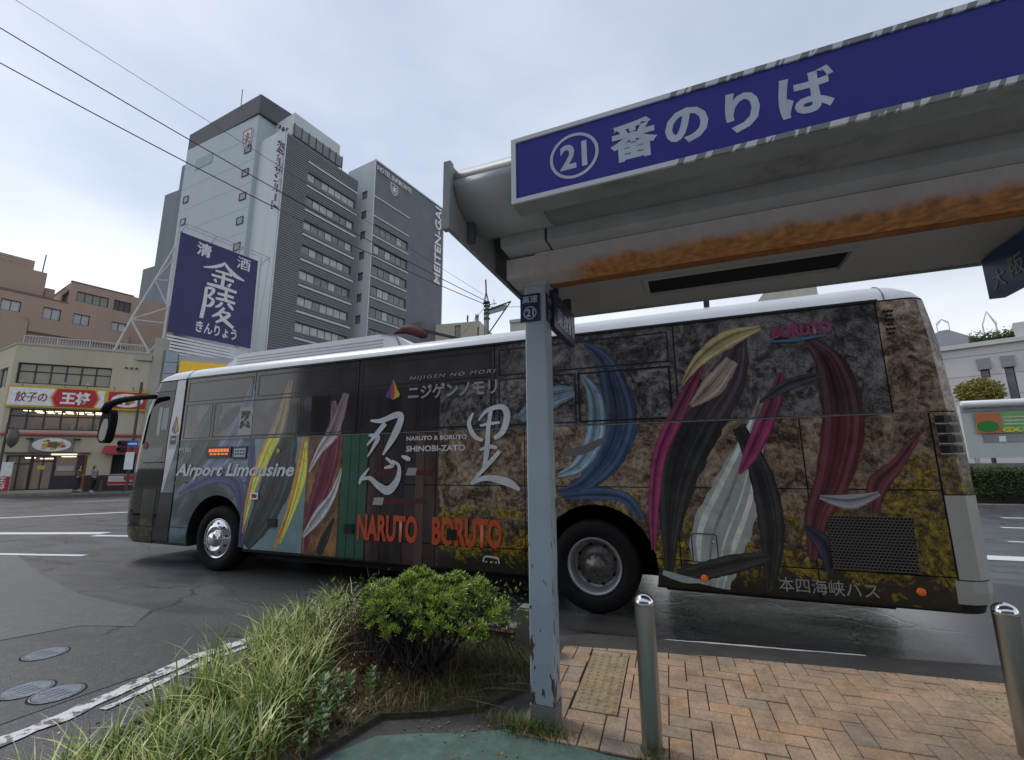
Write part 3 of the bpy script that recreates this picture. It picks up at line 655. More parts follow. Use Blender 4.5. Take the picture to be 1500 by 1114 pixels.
Ryo = [[(.10, .92, .08), (.10, .5, .10), (.06, .02, .10)], [(.10, .92, .07), (.30, .92, .09), (.24, .76, .08), (.16, .68, .04)], [(.16, .68, .05), (.32, .60, .09), (.26, .44, .09), (.14, .40, .04)],
       [(.42, .84, .07), (.66, .86, .09), (.90, .86, .08)], [(.66, 1.0, .09), (.66, .7, .09)], [(.38, .69, .07), (.66, .71, .09), (.96, .70, .08)], [(.58, .62, .08), (.50, .5, .08), (.40, .44, .05)],
       [(.74, .64, .08), (.84, .56, .1), (.92, .48, .06)], [(.66, .48, .08), (.52, .28, .09), (.34, .14, .05)], [(.52, .34, .06), (.82, .34, .08), (.70, .18, .1), (.46, .0, .06)], [(.52, .28, .07), (.70, .12, .11), (.98, -.04, .10)]]
for l in Ryo: st(l, 2.9, 3.1, 2.1, 13.95)
mb.build('brush_lettering', M_WSIGN, bill)
fr = MB()
M_STEEL = mat('painted_steel', (0.45, 0.47, 0.48), 0.5, var=0.15, scale=4)
def bar(a, b, r=.05): fr.tube([a, b], r, 5)
bar(BF.P(-.15, 8.8, -.1), BF.P(-.15, 21.4, -.1), .09); bar(BF.P(6.9, 8.8, -.1), BF.P(6.9, 21.3, -.1), .09)
bar(BF.P(-.1, 21.3, .9), BF.P(7.1, 21.3, .9), .04); bar(BF.P(-.1, 21.0, .9), BF.P(7.1, 21.0, .9), .03)
for u in (0, 2.3, 4.6, 7.0): bar(BF.P(u, 20.8, -.1), BF.P(u, 21.3, .9), .03)
fr.tube([BF.P(7.1, 21.3, .9), BF.P(7.35, 21.1, .5), BF.P(7.25, 16, .1), BF.P(7.0, 12.6, 0)], .03, 5)
a0 = [BF.P(-.3, 19.4 - 2.6 * k, -.3) for k in range(5)]
brace = [Vector((-37.2, 21.0, 20.2)), Vector((-38.6, 20.0, 13.1)), Vector((-39.3, 19.3, 9.3))]
sx = [BF.P(-.2, 19.5, -.2), BF.P(-1.1, 16.3, -.5), BF.P(-2.1, 12.8, -.9), BF.P(-3.0, 9.2, -1.2)]
for i in range(3): bar(sx[i], sx[i + 1], .07)
bar(sx[1], BF.P(-.15, 16.5, -.1)); bar(sx[1], BF.P(-.15, 14.2, -.1)); bar(sx[2], BF.P(-.15, 14.2, -.1)); bar(sx[2], BF.P(-.15, 12.9, -.1)); bar(sx[2], BF.P(-.9, 10.4, -.3), .07); bar(sx[3], BF.P(-.9, 10.4, -.3)); bar(BF.P(-.9, 10.4, -.3), BF.P(-.15, 11.8, -.1)); bar(BF.P(-.9, 10.4, -.3), BF.P(-.15, 9.4, -.1)); bar(sx[1], BF.P(-.15, 18.5, -.1))
fr.build('steel_truss', M_STEEL, bill, kind='stuff')
for k in range(9):
    s = MB(); zz = 12.0 - .27 * k; s.fbox(BF, .1, 5.6, zz - .075, zz + .075, -.3, -.2); s.build('slat', M_LET, bill)
s = MB(); s.fbox(BF, 5.0, 6.6, 9.2, 12.2, -.28, -.22); s.build('infill_panel', M_STRIPE, bill)

# ------------------------------------------------------------------ shop building under the billboard
M_CREAM = mat('cream_render', (0.50, 0.45, 0.33), 0.85, var=0.07, scale=0.6, col2=(0.34, 0.30, 0.22), thr=(.5, .8), streak=True, bump=.1)
M_PILL = mat('pale_concrete_pillar', (0.40, 0.37, 0.31), 0.85, var=0.12, scale=1)
shop = thing('shop_building', 'shop building with yellow sign band below the navy billboard', 'building', (-36, 24, 0))
RF = Fr(-38.75, 14.5, radians(48)); RF2 = Fr(RF.P(7.85, 0)[0], RF.P(7.85, 0)[1], radians(48))
mb = MB(); mb.fbox(RF2, 0, 12, 0, 9.55, -5, 0); mb.build('wall', mat('light_grey_tile', (.42, .42, .44), .6, var=.08), shop)
mb = MB(); mb.fbox(RF2, .1, 4.4, 7.95, 9.05, .02, .2); mb.build('sign_band', mat('yellow_sign', (.72, .42, .02), .4, emit=(.72, .42, .02, .12)), shop)
mb = MB(); mb.fbox(RF2, .1, 4.4, 7.6, 7.93, .02, .12); mb.build('sign_trim', mat('cream_sign', (.6, .55, .35), .5), shop)
for k in range(8):
    mb = MB(); mb.fbox(RF2, -.95, -.08, 3.2 + k * .82, 3.98 + k * .82, -.3, .12); mb.build('panel', mat('blue_grey_cladding', (.33, .38, .44), .4, rand=.08), shop)
mb = MB(); mb.fbox(RF2, -1.25, -.96, 0, 9.6, -.6, -.1); mb.build('dark_pier', M_CAP, shop)

# ------------------------------------------------------------------ restaurant
rest_b = thing('restaurant_building', 'cream two storey restaurant building with red and white sign and food pictures', 'building', (-38, 18, 0))
U0, U1 = -.55, 6.35
mb = MB()
hl = [(-.35, 4.25, 6.88, 8.22), (-.3, 4.5, 3.98, 5.3), (-.05, 3.75, .30, 2.42), (4.95, 6.2, 1.2, 2.45)]
wall_holes(mb, RF, U0, U1, 0, 9.35, hl, .2)
LF = Fr(-66, 18.0, to=(RF.P(U0, 0)[0], RF.P(U0, 0)[1]))
wall_holes(mb, LF, 0, LF.len, 0, 9.35, [(LF.len - 2.6, LF.len - .9, 6.7, 8.0), (LF.len - 2.6, LF.len - .9, 3.98, 5.3)], .2)
pb = [LF.P(0, 0), RF.P(U0, 0), RF.P(U1, 0), RF.P(U1, 0, -7), LF.P(0, 0, -9)]
mb.add([(p[0], p[1], 9.2) for p in pb], [(0, 1, 2, 3, 4)]); mb.quad(RF.P(U1, 0, 0), RF.P(U1, 0, -7), RF.P(U1, 9.35, -7), RF.P(U1, 9.35, 0))
mb.build('wall', M_CREAM, rest_b)
mb = MB(); mb.fbox(RF, U0, U1, 9.352, 9.48, -.35, .05); mb.fbox(LF, 0, LF.len, 9.352, 9.46, -.3, .05); mb.build('parapet_cap', M_PILL, rest_b)
mb = MB(); mb.fbox(RF, 6.36, 7.05, 0, 10.6, -.6, .12); mb.build('pillar', M_PILL, rest_b)
mb = MB(); mb.fbox(RF, 5.5, 6.34, 8.9, 9.3, .01, .2); mb.build('ledge', M_PILL, rest_b)
# railing
rl = MB(); rl.fbox(RF, -.4, 5.65, 9.98, 10.04, -.2, -.14); rl.fbox(RF, -.4, 5.65, 9.5, 9.54, -.2, -.14); rl.build('handrail', M_STEEL, rest_b)
for k in range(46):
    s = MB(); u = -.4 + k * .1342; wd = .05 if k % 12 == 0 else .022; s.fbox(RF, u, u + wd, 9.48, 9.98, -.19, -.15); s.build('baluster', M_STEEL, rest_b)
window(LF, LF.len - 2.6, LF.len - .9, 6.7, 8.0, rest_b, 2, M_FRAME, M_GL1, .2); window(LF, LF.len - 2.6, LF.len - .9, 3.98, 5.3, rest_b, 2, M_FRAME, M_GL3, .2)
M_BLIND = mat('blind_behind_glass', (.33, .31, .23), .2, var=.1, scale=2)
window(RF, -.35, 4.25, 6.88, 8.22, rest_b, 6, M_FRAME, M_BLIND, .2, fw=.08, split=.6)
# lit dining room behind the first floor window
M_INT = mat('dining_room_wall', (.10, .06, .04), .8, var=.4, scale=1.5, emit=(.32, .18, .09, .10))
room = MB(); room.fbox(RF, -.3, 4.5, 3.9, 3.98, -3, -.25); room.fbox(RF, -.3, 4.5, 5.3, 5.36, -3, -.25); room.fbox(RF, -.3, 4.5, 3.98, 5.3, -3.1, -3.0); room.build('interior', M_INT, rest_b)
M_TUBE = mat('lit_tube', (.9, .8, .6), .5, emit=(1, .78, .5, 4.0))
for i in range(9):
    for j in range(2):
        s = MB(); u = -.05 + i * .5 + j * .2; s.fbox(RF, u, u + .34, 5.24, 5.28, -1.0 - j * 1.2 - .1 * (i % 3), -.93 - j * 1.2 - .1 * (i % 3)); s.build('ceiling_light', M_TUBE, rest_b)
M_CLEAR = bpy.data.materials.new('clear_window_glass'); M_CLEAR.use_nodes = True
nt = M_CLEAR.node_tree; b_ = nt.nodes['Principled BSDF']; b_.inputs['Base Color'].default_value = (.55, .5, .45, 1); b_.inputs['Roughness'].default_value = .03; b_.inputs['Alpha'].default_value = .22
def clear_win(u0, u1, z0, z1, n, rows):
    fr_ = MB(); i = -.12; fw = .07
    for a, b in ((u0, u0 + fw), (u1 - fw, u1)): fr_.fbox(RF, a, b, z0, z1, i, i + .06)
    for a, b in ((z0, z0 + fw), (z1 - fw, z1)): fr_.fbox(RF, u0 + fw, u1 - fw, a, b, i, i + .06)
    for k in range(1, n): u = u0 + (u1 - u0) * k / n; fr_.fbox(RF, u - .03, u + .03, z0 + fw, z1 - fw, i, i + .055)
    for r in rows: fr_.fbox(RF, u0 + fw, u1 - fw, r - .03, r + .03, i, i + .05)
    f = fr_.build('window', M_FRAME, rest_b)
    for k in range(n):
        p = MB(); p.fbox(RF, u0 + (u1 - u0) * k / n, u0 + (u1 - u0) * (k + 1) / n, z0, z1, i + .01, i + .02); p.build('pane', M_CLEAR, f)
clear_win(-.3, 4.5, 3.98, 5.3, 6, [4.85])
for i in range(7):   # diners' tables and seat backs inside
    s = MB(); s.fbox(RF, -.1 + i * .65, .3 + i * .65, 3.98, 4.35 + .12 * (i % 2), -1.3, -.9); s.build('seat_back', mat('brown_seat', (.12, .05, .03), .6), rest_b)
# ground floor entrance
rm = MB(); rm.fbox(RF, -.05, 3.75, .22, .3, -2.6, -.25); rm.fbox(RF, -.05, 3.75, 2.42, 2.5, -2.6, -.25); rm.fbox(RF, -.05, 3.75, .3, 2.42, -2.7, -2.6); rm.build('interior', M_INT, rest_b)
clear_win(-.05, 1.1, .30, 2.42, 2, [1.9]); clear_win(1.1, 2.15, .30, 2.42, 2, [2.05]); clear_win(2.15, 3.3, .30, 2.42, 1, [1.6])
for i, (a, b_u, zc, cc) in enumerate([(.5, .95, 2.3, M_TUBE), (1.2, 1.8, 2.25, M_TUBE), (2.2, 2.9, 2.38, M_TUBE)]):
    s = MB(); s.fbox(RF, a, b_u, zc - .05, zc, -.9, -.8); s.build('ceiling_light', cc, rest_b)
M_PURP = mat('dark_purple_panel', (.05, .03, .05), .5)
s = MB(); s.fbox(RF, 2.22, 3.3, .32, 1.15, -.09, -.03); s.build('lower_panel', M_PURP, rest_b)
s = MB(); s.fbox(RF, 3.3, 3.55, .3, 2.42, -.15, -.02); s.build('side_panel', M_PURP, rest_b)
s = MB(); s.fbox(RF, 1.4, 1.75, 1.55, 1.78, -.06, -.05); s.build('notice', mat('yellow_notice', (.5, .5, .1), .6), rest_b)
s = MB(); s.fbox(RF, 2.3, 3.15, 1.45, 1.75, -.06, -.05); s.build('notice', mat('pale_notice', (.4, .38, .34), .6), rest_b)
s = MB(); s.fbox(RF, 2.0, 3.2, 2.42, 2.52, .02, .1); s.build('awning_light', mat('lit_panel', (.8, .7, .5), .5, emit=(1, .8, .55, .8)), rest_b)
s = MB(); s.fbox(RF, -.15, 3.85, 2.52, 2.60, .01, .25); s.build('canopy', mat('brown_trim', (.12, .07, .05), .6), rest_b)
window(RF, 4.95, 6.2, 1.2, 2.45, rest_b, 3, M_FRAME, M_GL3, .2)
s = MB(); s.fbox(RF, 3.75, U1, 0, 1.15, .01, .07); s.build('plinth', mat('dark_maroon_tile', (.06, .03, .035), .5), rest_b)
s = MB(); s.fbox(RF, 4.95, 6.3, .5, 1.1, .08, .1)
s.build('banner', mat('white_banner', (.6, .55, .55), .6), rest_b)
s = MB(); s.fbox(RF, 5.75, 6.3, .82, 1.08, .105, .12); s.fbox(RF, 4.97, 6.28, .55, .72, .105, .12); s.build('banner_print', mat('sign_red', (.48, .02, .035), .45), rest_b)
aw = MB(); aw.hexa([RF.P(4.55, 2.5, .7), RF.P(6.6, 2.5, .7), RF.P(6.6, 2.5, .0), RF.P(4.55, 2.5, .0), RF.P(4.6, 3.0, .45), RF.P(6.55, 3.0, .45), RF.P(6.55, 3.05, .0), RF.P(4.6, 3.05, .0)])
aw.build('awning', mat('red_awning', (.42, .04, .05), .7, var=.1), rest_b)
s = MB(); s.tube([RF.P(-.6, 3.72, .12), RF.P(6.3, 3.72, .12)], .1, 8); s.build('red_band', mat('pink_red_pipe', (.42, .12, .11), .5), rest_b)
# main sign
M_SRED = mat('sign_red', (.48, .02, .035), .45); M_SYEL = mat('sign_yellow', (.62, .42, .03), .45); M_SWH = mat('sign_white', (.80, .80, .80), .4)
sg = MB(); sg.fbox(RF, -.5, 6.35, 5.38, 6.72, .02, .2); sg.build('sign_frame', M_SYEL, rest_b)
s = MB(); s.fbox(RF, -.42, 4.15, 5.5, 6.6, .205, .22); s.build('sign_board', M_SWH, rest_b)
s = MB(); s.fbox(RF, 4.35, 6.35, 5.5, 6.6, .205, .22); s.build('sign_board', M_SRED, rest_b)
s = MB(); s.plate(RF, [(1.5, 6.05), (1.72, 6.62), (3.72, 6.62), (3.95, 6.05), (3.72, 5.48), (1.72, 5.48)], .222, .235); s.build('sign_emblem', mat('orange_trim', (.7, .3, .08), .5), rest_b)
s = MB(); s.plate(RF, [(1.62, 6.05), (1.82, 6.62), (3.62, 6.62), (3.83, 6.05), (3.62, 5.48), (1.82, 5.48)], .237, .25); s.build('sign_emblem', M_SRED, rest_b)
text('餃子の', RF, -.1, 1.35, 5.72, 6.35, .226, mat('dark_red_letter', (.2, .02, .03), .5), rest_b, bold=0, shear=.1)
text('餃子の', RF, -.08, 1.37, 5.71, 6.34, .228, mat('dark_red_letter', (.2, .02, .03), .5), rest_b, bold=0, shear=.1)
text('王将', RF, 2.02, 3.45, 5.62, 6.45, .256, M_SWH, rest_b, bold=.045)
def plate_dish(F, uc, zc, ru, rz, o, parent, cols, name='food_picture'):
    s = MB(); s.plate(F, [(uc + ru * cos(a), zc + rz * sin(a)) for a in [2 * pi * k / 28 for k in range(28)]], o, o + .012); p = s.build(name, M_SWH, parent)
    for k in range(26):
        a, q = random.uniform(0, 2 * pi), sqrt(random.random()) * .62; s = MB()
        cu, cz = uc + ru * q * cos(a), zc + rz * q * sin(a)
        s.plate(F, [(cu + ru * .16 * cos(b + 1) * random.uniform(.7, 1.2), cz + rz * .2 * sin(b + 1) * random.uniform(.7, 1.2)) for b in [2 * pi * j / 8 for j in range(8)]], o + .012, o + .014 + k * .0008)
        s.build('food_print', random.choice(cols), p)
FD = [mat('food_orange', (.62, .28, .05), .5), mat('food_yellow', (.6, .45, .12), .5), mat('food_brown', (.3, .12, .04), .5)]
FD2 = [mat('food_red', (.4, .07, .05), .5), mat('food_yellow', (.6, .45, .12), .5), mat('food_green', (.1, .18, .05), .5), mat('food_orange', (.62, .28, .05), .5)]
plate_dish(RF, 5.35, 6.04, .85, .46, .225, rest_b, FD)
s = MB(); s.fbox(RF, .9, 2.95, 2.62, 3.5, .02, .1); s.build('picture_board', mat('grey_brown_board', (.22, .19, .17), .5), rest_b)
plate_dish(RF, 1.95, 3.07, .92, .42, .105, rest_b, FD2)
for u in (.8, 3.0): s = MB(); s.fbox(RF, u, u + .25, 3.38, 3.46, .02, .4); s.build('spotlight', M_FRAME, rest_b)
for u in (.1, 2.1, 3.2, 4.6, 5.6, 6.1): s = MB(); s.tube([RF.P(u, 6.75, .1), RF.P(u, 6.95, .5), RF.P(u + .2, 6.95, .6)], .035, 5); s.build('sign_lamp', M_STEEL, rest_b)
for u in (5.0, 5.28, 5.56): s = MB(); s.lathe([(.0001, 0), (.07, 0), (.07, .1), (.0001, .1)], RF.P(u, 8.25, .1), 'Z', 8); s.build('wall_vent', M_FRAME, rest_b)
# standing banner
bn = thing('standing_banner', 'red and white standing banner beside the restaurant entrance, far left', 'banner', tuple(RF.P(.25, .1, .6)))
F3 = Fr(RF.P(-.1, 0, .6)[0], RF.P(-.1, 0, .6)[1], radians(48))
s = MB(); s.fbox(F3, 0, .62, .3, 1.15, 0, .02); s.build('cloth', M_SRED, bn); s = MB(); s.fbox(F3, .05, .65, 1.16, 2.0, 0, .02); s.build('cloth', M_SWH, bn)
text('王', F3, .14, .48, .75, 1.1, .025, M_SWH, bn, bold=.03); text('将', F3, .14, .48, .36, .7, .025, M_SWH, bn, bold=.03)
s = MB(); s.tube([F3.P(.66, 0.1, .01), F3.P(.66, 2.1, .01)], .015, 6); s.tube([F3.P(.5, .1, .2), F3.P(.8, .1, -.2)], .03, 5); s.build('pole', M_STEEL, bn)
# far pavement
fp = MB(); a, b = RF.P(-25, 0, 1.6), RF.P(14, 0, 1.6); c_, d_ = RF.P(14, 0, .02), RF.P(-25, 0, .02)
fp.hexa([(a[0], a[1], 0), (b[0], b[1], 0), (c_[0], c_[1], 0), (d_[0], d_[1], 0), (a[0], a[1], .13), (b[0], b[1], .13), (c_[0], c_[1], .13), (d_[0], d_[1], .13)])
fp.build('pavement', M_CONC, kind='structure')

# ------------------------------------------------------------------ brown building
M_BROWN = mat('pinkish_brown_tile', (0.40, 0.285, 0.225), 0.75, var=0.08, scale=0.5, col2=(0.34, 0.24, 0.185), thr=(.45, .8), streak=True)
brb = thing('apartment_building', 'pinkish brown building with white curtained windows behind the restaurant', 'building', (-60, 24, 0))
BB = Fr(-56.44, 23.29, radians(78.5))
low = [(-4.35, -3.08, 15.87, 16.9), (-1.63, -.37, 15.78, 16.88), (.52, 1.77, 15.77, 16.86), (3.47, 4.73, 15.85, 16.8)]
up = [(.5, 3.0, 18.12, 19.18), (3.42, 4.88, 18.06, 19.2)]
mb = MB(); wall_holes(mb, BB, 0, 4.95, 0, 20, [h for h in low + up if h[0] > 0], .2); wall_holes(mb, BB, -12, 0, 0, 17.68, [h for h in low if h[0] < 0], .2)
mb.fbox(BB, 4.951, 9, 0, 20, -8, 0)
BL = Fr(-63.8, 24.96, to=(-56.44, 23.29)); wall_holes(mb, BL, 0, BL.len, 17.5, 20, [(BL.len - 3.4, BL.len - .5, 17.9, 19.3)], .2)
mb.quad(BB.P(0, 20), BB.P(4.95, 20), BB.P(4.95, 20, -8), BB.P(0, 20, -8)); mb.quad(BB.P(-12, 17.5), BB.P(0, 17.5), BB.P(0, 17.5, -8), BB.P(-12, 17.5, -8))
mb.build('wall', M_BROWN, brb)
window(BL, BL.len - 3.4, BL.len - .5, 17.9, 19.3, brb, 5, M_FRAME, M_GL2, .2)
for h in low: window(BB, *h, brb, 2, M_FRAME, mat('white_curtained_glass', (.42, .44, .45), .12, var=.1), .2, fw=.06)
window(BB, *up[0], brb, 4, M_FRAME, mat('green_grey_glass', (.20, .22, .18), .12, var=.2), .2, fw=.06); window(BB, *up[1], brb, 3, M_FRAME, M_GL3, .2, fw=.06)
mb = MB(); mb.fbox(BB, -2.45, 4.95, 14.2, 15.6, .02, .5); mb.build('balcony', M_BROWN, brb)
mb = MB(); mb.fbox(BB, -12, -2.5, 10, 15.1, .02, .55); mb.build('balcony', M_BROWN, brb)
mb = MB(); mb.fbox(BB, -6.0, -1.6, 17.5, 20.6, -5, -1.2); mb.build('roof_house', M_BROWN, brb)
mb = MB(); mb.fbox(BB, -12, -1.2, 17.69, 18.0, -.8, -.3); mb.fbox(BB, -12, 0, 17.69, 17.8, -.25, .05); mb.fbox(BB, -.05, 5.0, 20.01, 20.12, -.3, .06); mb.build('parapet_cap', mat('brown_cap', (.2, .12, .09), .7), brb)
rr_ = MB()
for k in range(3): rr_.fbox(BB, -5.9, -3.2, 20.65 + k * .32, 20.72 + k * .32, -1.4, -1.34)
for k in range(7): rr_.fbox(BB, -5.9 + k * .44, -5.85 + k * .44, 20.6, 21.5, -1.4, -1.34)
rr_.fbox(BB, -5.6, -2.4, 20.6, 21.9, -4, -2.4)
rr_.build('roof_tank_railing', mat('tan_metal', (.36, .28, .2), .6), brb)
mb = MB(); mb.tube([BB.P(-1.9, 18, -2), BB.P(-1.8, 22.7, -2)], .05, 5); mb.tube([BB.P(-6.4, 20, -2), BB.P(-6.3, 24, -2)], .05, 5); mb.build('roof_mast', M_FRAME, brb)
mb = MB(); mb.fbox(BB, -1.5, -.8, 17.6, 19.2, -2.5, -1.5); mb.build('roof_box', M_BROWN, brb)

# cream building beyond the bus
crm = thing('office_building', 'small cream block with roof antennas beyond the bus roof', 'building', (-31, 63, 0))
CF = Fr(-37, 58.7, radians(8)); mb = MB()
wall_holes(mb, CF, 0, 8.4, 0, 23.4, [(4.3, 5.3, 20.6, 23.0), (8.0, 8.3, 21, 22.4)], .3); mb.quad(CF.P(8.4, 0), CF.P(8.4, 0, -8), CF.P(8.4, 23.4, -8), CF.P(8.4, 23.4)); mb.quad(CF.P(0, 23.4), CF.P(8.4, 23.4), CF.P(8.4, 23.4, -8), CF.P(0, 23.4, -8))
mb.build('wall', mat('pale_cream_render', (.50, .46, .36), .8, var=.05), crm)
window(CF, 4.3, 5.3, 20.6, 23.0, crm, 1, M_FRAME, M_GL2, .3); window(CF, 8.0, 8.3, 21, 22.4, crm, 1, M_FRAME, M_GL2, .3)
mb = MB()
for u in (6.0, 7.4, 7.7): mb.tube([CF.P(u, 23.4, -1), CF.P(u, 25.0, -1)], .05, 5); mb.tube([CF.P(u - .2, 24.2, -1), CF.P(u + .3, 24.6, -1)], .04, 5); mb.tube([CF.P(u + .1, 23.6, -1), CF.P(u + .1, 24.8, -1)], .1, 5)
mb.build('antenna', M_FRAME, crm)
cr2 = thing('office_building', 'pale roofline just left of the shelter post beyond the bus', 'building', (-20, 64, 0))
mb = MB(); mb.box(-23.9, -15.5, 60.5, 68, 0, 22.9); mb.build('wall', mat('pale_grey_render', (.5, .5, .46), .8), cr2)
mb = MB(); mb.box(-23.9, -15.5, 60.2, 60.49, 22.6, 23.05); mb.build('parapet', mat('pale_grey_render', (.5, .5, .46), .8), cr2)

# ------------------------------------------------------------------ antenna pole and wires
pole = thing('utility_pole', 'grey steel lattice topped pole with a slanting sign arm beyond the bus', 'pole', (-13.75, 30, 0))
mb = MB(); mb.tube([(-13.75, 30, 0), (-13.75, 30, 13.6)], [.2, .15], 10); mb.tube([(-13.98, 30, 8), (-13.98, 30, 13.4)], .04, 5); mb.build('mast', mat('grey_galvanised', (.22, .22, .23), .6), pole)
mb = MB()
for sx_ in (-1, 1):
    for sy_ in (-1, 1): mb.tube([(-13.8 + .2 * sx_, 30 + .2 * sy_, 13.7), (-13.83, 30, 14.9)], .03, 4)
mb.tube([(-13.83, 30, 14.8), (-13.87, 30, 15.85)], .06, 6); mb.build('spire', M_FRAME, pole)
mb = MB()
for z_ in (12.6, 13.0, 13.3, 13.6, 13.9): mi_ = MB(); mi_.lathe([(.0001, 0), (.26, 0), (.26, .1), (.0001, .1)], (-13.77, 30, z_), 'Z', 8); mi_.build('insulator', M_FRAME, pole)
mb.tube([(-13.6, 29.9, 13.7), (-12.9, 29.9, 13.75)], .03, 4); mb.tube([(-13.1, 29.9, 13.6), (-13.15, 29.9, 14.1)], .025, 4)
mb.build('cross_arm', M_FRAME, pole)
mb = MB(); mb.hexa([(-13.58, 29.9, 12.95), (-12.15, 29.9, 13.15), (-12.15, 30.0, 13.15), (-13.58, 30.0, 12.95), (-13.58, 29.9, 13.4), (-12.1, 29.9, 13.55), (-12.1, 30.0, 13.55), (-13.58, 30.0, 13.4)])
mb.build('sign_panel', mat('grey_sign_back', (.25, .27, .28), .6), pole)
mb = MB(); mb.tube([(-13.6, 29.85, 13.3), (-11.7, 29.85, 13.7)], .06, 5); mb.tube([(-13.55, 29.85, 11.4), (-11.75, 29.85, 13.66)], .05, 5); mb.build('arm', M_FRAME, pole)
def wire(a, b, sag, r, label):
    a, b = Vector(a), Vector(b); pts = [a.lerp(b, k / 24) - Vector((0, 0, 4 * sag * (k / 24) * (1 - k / 24))) for k in range(25)]
    m_ = MB(); m_.tube(pts, r, 4); tag(rehome(m_.build('overhead_wire', M_FRAME)), label, 'wire', 'overhead wires to the pole')
wire((-25.2, 6.2, 19.5), (-13.85, 30, 14.1), .4, .03, 'middle overhead wire sloping down from the upper left to the lattice pole')
wire((-25.2, 6.3, 18.0), (-13.85, 30, 13.8), .5, .03, 'lowest overhead wire crossing the hotel front and the navy billboard corner')
wire((-25.0, 6.6, 21.0), (-14.0, 30, 14.6), .0, .014, 'thin topmost overhead wire, faint against the sky')
wire((-13.8, 30, 13.8), (-34, 60, 20.0), .3, .02, 'short wire running down left from the pole behind the cream block')
wire((-13.8, 30, 13.6), (9, 38, 15), .5, .02, 'wire leaving the pole to the right behind the shelter')

# covered signal head on a slanting arm
sgn = thing('signal_arm', 'dark slanting arm carrying a red brown covered signal above the bus roof', 'traffic signal', (-6.5, 12.4, 0))
mb = MB(); mb.hexa([(-8.1, 12, 6.0), (-6.5, 12, 5.50), (-6.5, 12.15, 5.50), (-8.1, 12.15, 6.0), (-8.1, 12, 6.1), (-6.5, 12, 5.57), (-6.5, 12.15, 5.57), (-8.1, 12.15, 6.1)]); mb.tube([(-6.55, 12.1, 0), (-6.55, 12.1, 5.53)], .1, 8); mb.build('arm', M_FRAME, sgn)
mb = MB(); mb.box(-8.2, -7.8, 11.95, 12.2, 5.98, 6.24); mb.build('control_box', mat('grey_box', (.1, .1, .1), .6), sgn)
mb = MB(); mb.tube([(-8.85, 11.9, 5.93), (-8.45, 11.9, 6.02), (-8.1, 11.9, 5.95), (-7.75, 11.9, 5.78), (-7.6, 11.9, 5.72)], [.03, .14, .17, .15, .1], 10); mb.build('cover', mat('red_brown_cover', (.10, .03, .03), .8, bump=.8, bscale=12), sgn, smooth=True)

# street furniture far left
slp = thing('street_lamp', 'brown ornate street lamp at the far left edge before the restaurant', 'street lamp', tuple(RF.P(-.05, 0, 1.4)))
q = RF.P(.3, 0, 1.4)
mb = MB(); mb.tube([(q[0], q[1], 0), (q[0] , q[1], 4.3)], [.09, .06], 8); mb.build('post', mat('dark_brown_metal', (.07, .05, .045), .5), slp)
q2 = RF.P(.62, 0, 1.4)
mb = MB(); mb.tube([(q[0], q[1], 4.0), (q2[0], q2[1], 4.05)], .04, 6); mb.lathe([(.0001, 3.95), (.2, 3.85), (.28, 3.55), (.26, 3.2), (.15, 2.95), (.0001, 2.8)], (q2[0], q2[1], 0), 'Z', 12); mb.build('lantern', mat('brown_grey_lantern', (.12, .09, .085), .4), slp, smooth=True)
tsg = thing('traffic_signal', 'pedestrian signal with a blue and white sign beside the bus windscreen', 'traffic signal', tuple(RF.P(5.6, 0, 1.2)))
q = RF.P(6.0, 0, 1.2); F4 = Fr(q[0], q[1], radians(30))
mb = MB(); mb.tube([F4.P(.25, 0), F4.P(.25, 7.2)], .08, 8); mb.build('post', mat('dark_brown_metal', (.07, .05, .045), .5), tsg)
for zz in (2.75, 3.15):
    mb = MB(); mb.fbox(F4, -.45, -.05, zz - .2, zz + .18, 0, .25); h_ = mb.build('signal_head', mat('maroon_metal', (.08, .03, .035), .5), tsg)
    mb = MB(); mb.lathe([(.15, .26), (.15, .45), (.13, .45), (.13, .26)], (0, 0, 0), 'Y', 12)
    mb.v = [tuple(F4.P(-.25 + v[0], zz + v[2], v[1])) for v in mb.v]; mb.build('hood', M_FRAME, h_)
mb = MB(); mb.fbox(F4, .0, .62, 2.9, 3.35, .1, .14); mb.build('blue_sign', mat('sign_blue', (.02, .12, .45), .5), tsg)
mb = MB(); mb.fbox(F4, .04, .58, 3.07, 3.18, .145, .15); mb.build('sign_stripe', M_SWH, tsg)
mb = MB(); mb.fbox(F4, .0, .5, 1.5, 2.6, .1, .14); mb.build('notice_board', M_SWH, tsg)

# ------------------------------------------------------------------ the coach
Y0, Y1 = 5.259, 7.75
BX = 3.7
bus = thing('coach', 'long airport limousine coach wrapped in rock, foliage and abstract colour print, white roof', 'bus', (-BX, 6.5, 0))
def piecewise(t, pts):
    for (a, va), (b, vb) in zip(pts[:-1], pts[1:]):
        if t <= b: return va + (vb - va) * max(0, (t - a)) / (b - a)
    return pts[-1][1]
def xf(z): return piecewise(z, [(.3, -9.72), (.45, -9.84), (.7, -9.90), (1.1, -9.90), (1.9, -9.86), (2.6, -9.74), (3.0, -9.6), (3.2, -9.50), (3.3, -9.38), (3.38, -9.2), (3.44, -8.9), (3.48, -8.5)])
def xr(z): return piecewise(z, [(.3, 2.32), (.5, 2.38), (1.8, 2.39), (2.8, 2.33), (3.2, 2.27), (3.3, 2.2), (3.4, 2.05), (3.48, 1.6)])
def ins(z): return piecewise(z, [(.3, .02), (.5, 0), (3.2, 0), (3.28, .02), (3.36, .09), (3.41, .2), (3.45, .42), (3.48, .8)])
RF_, RR_ = .5, .22
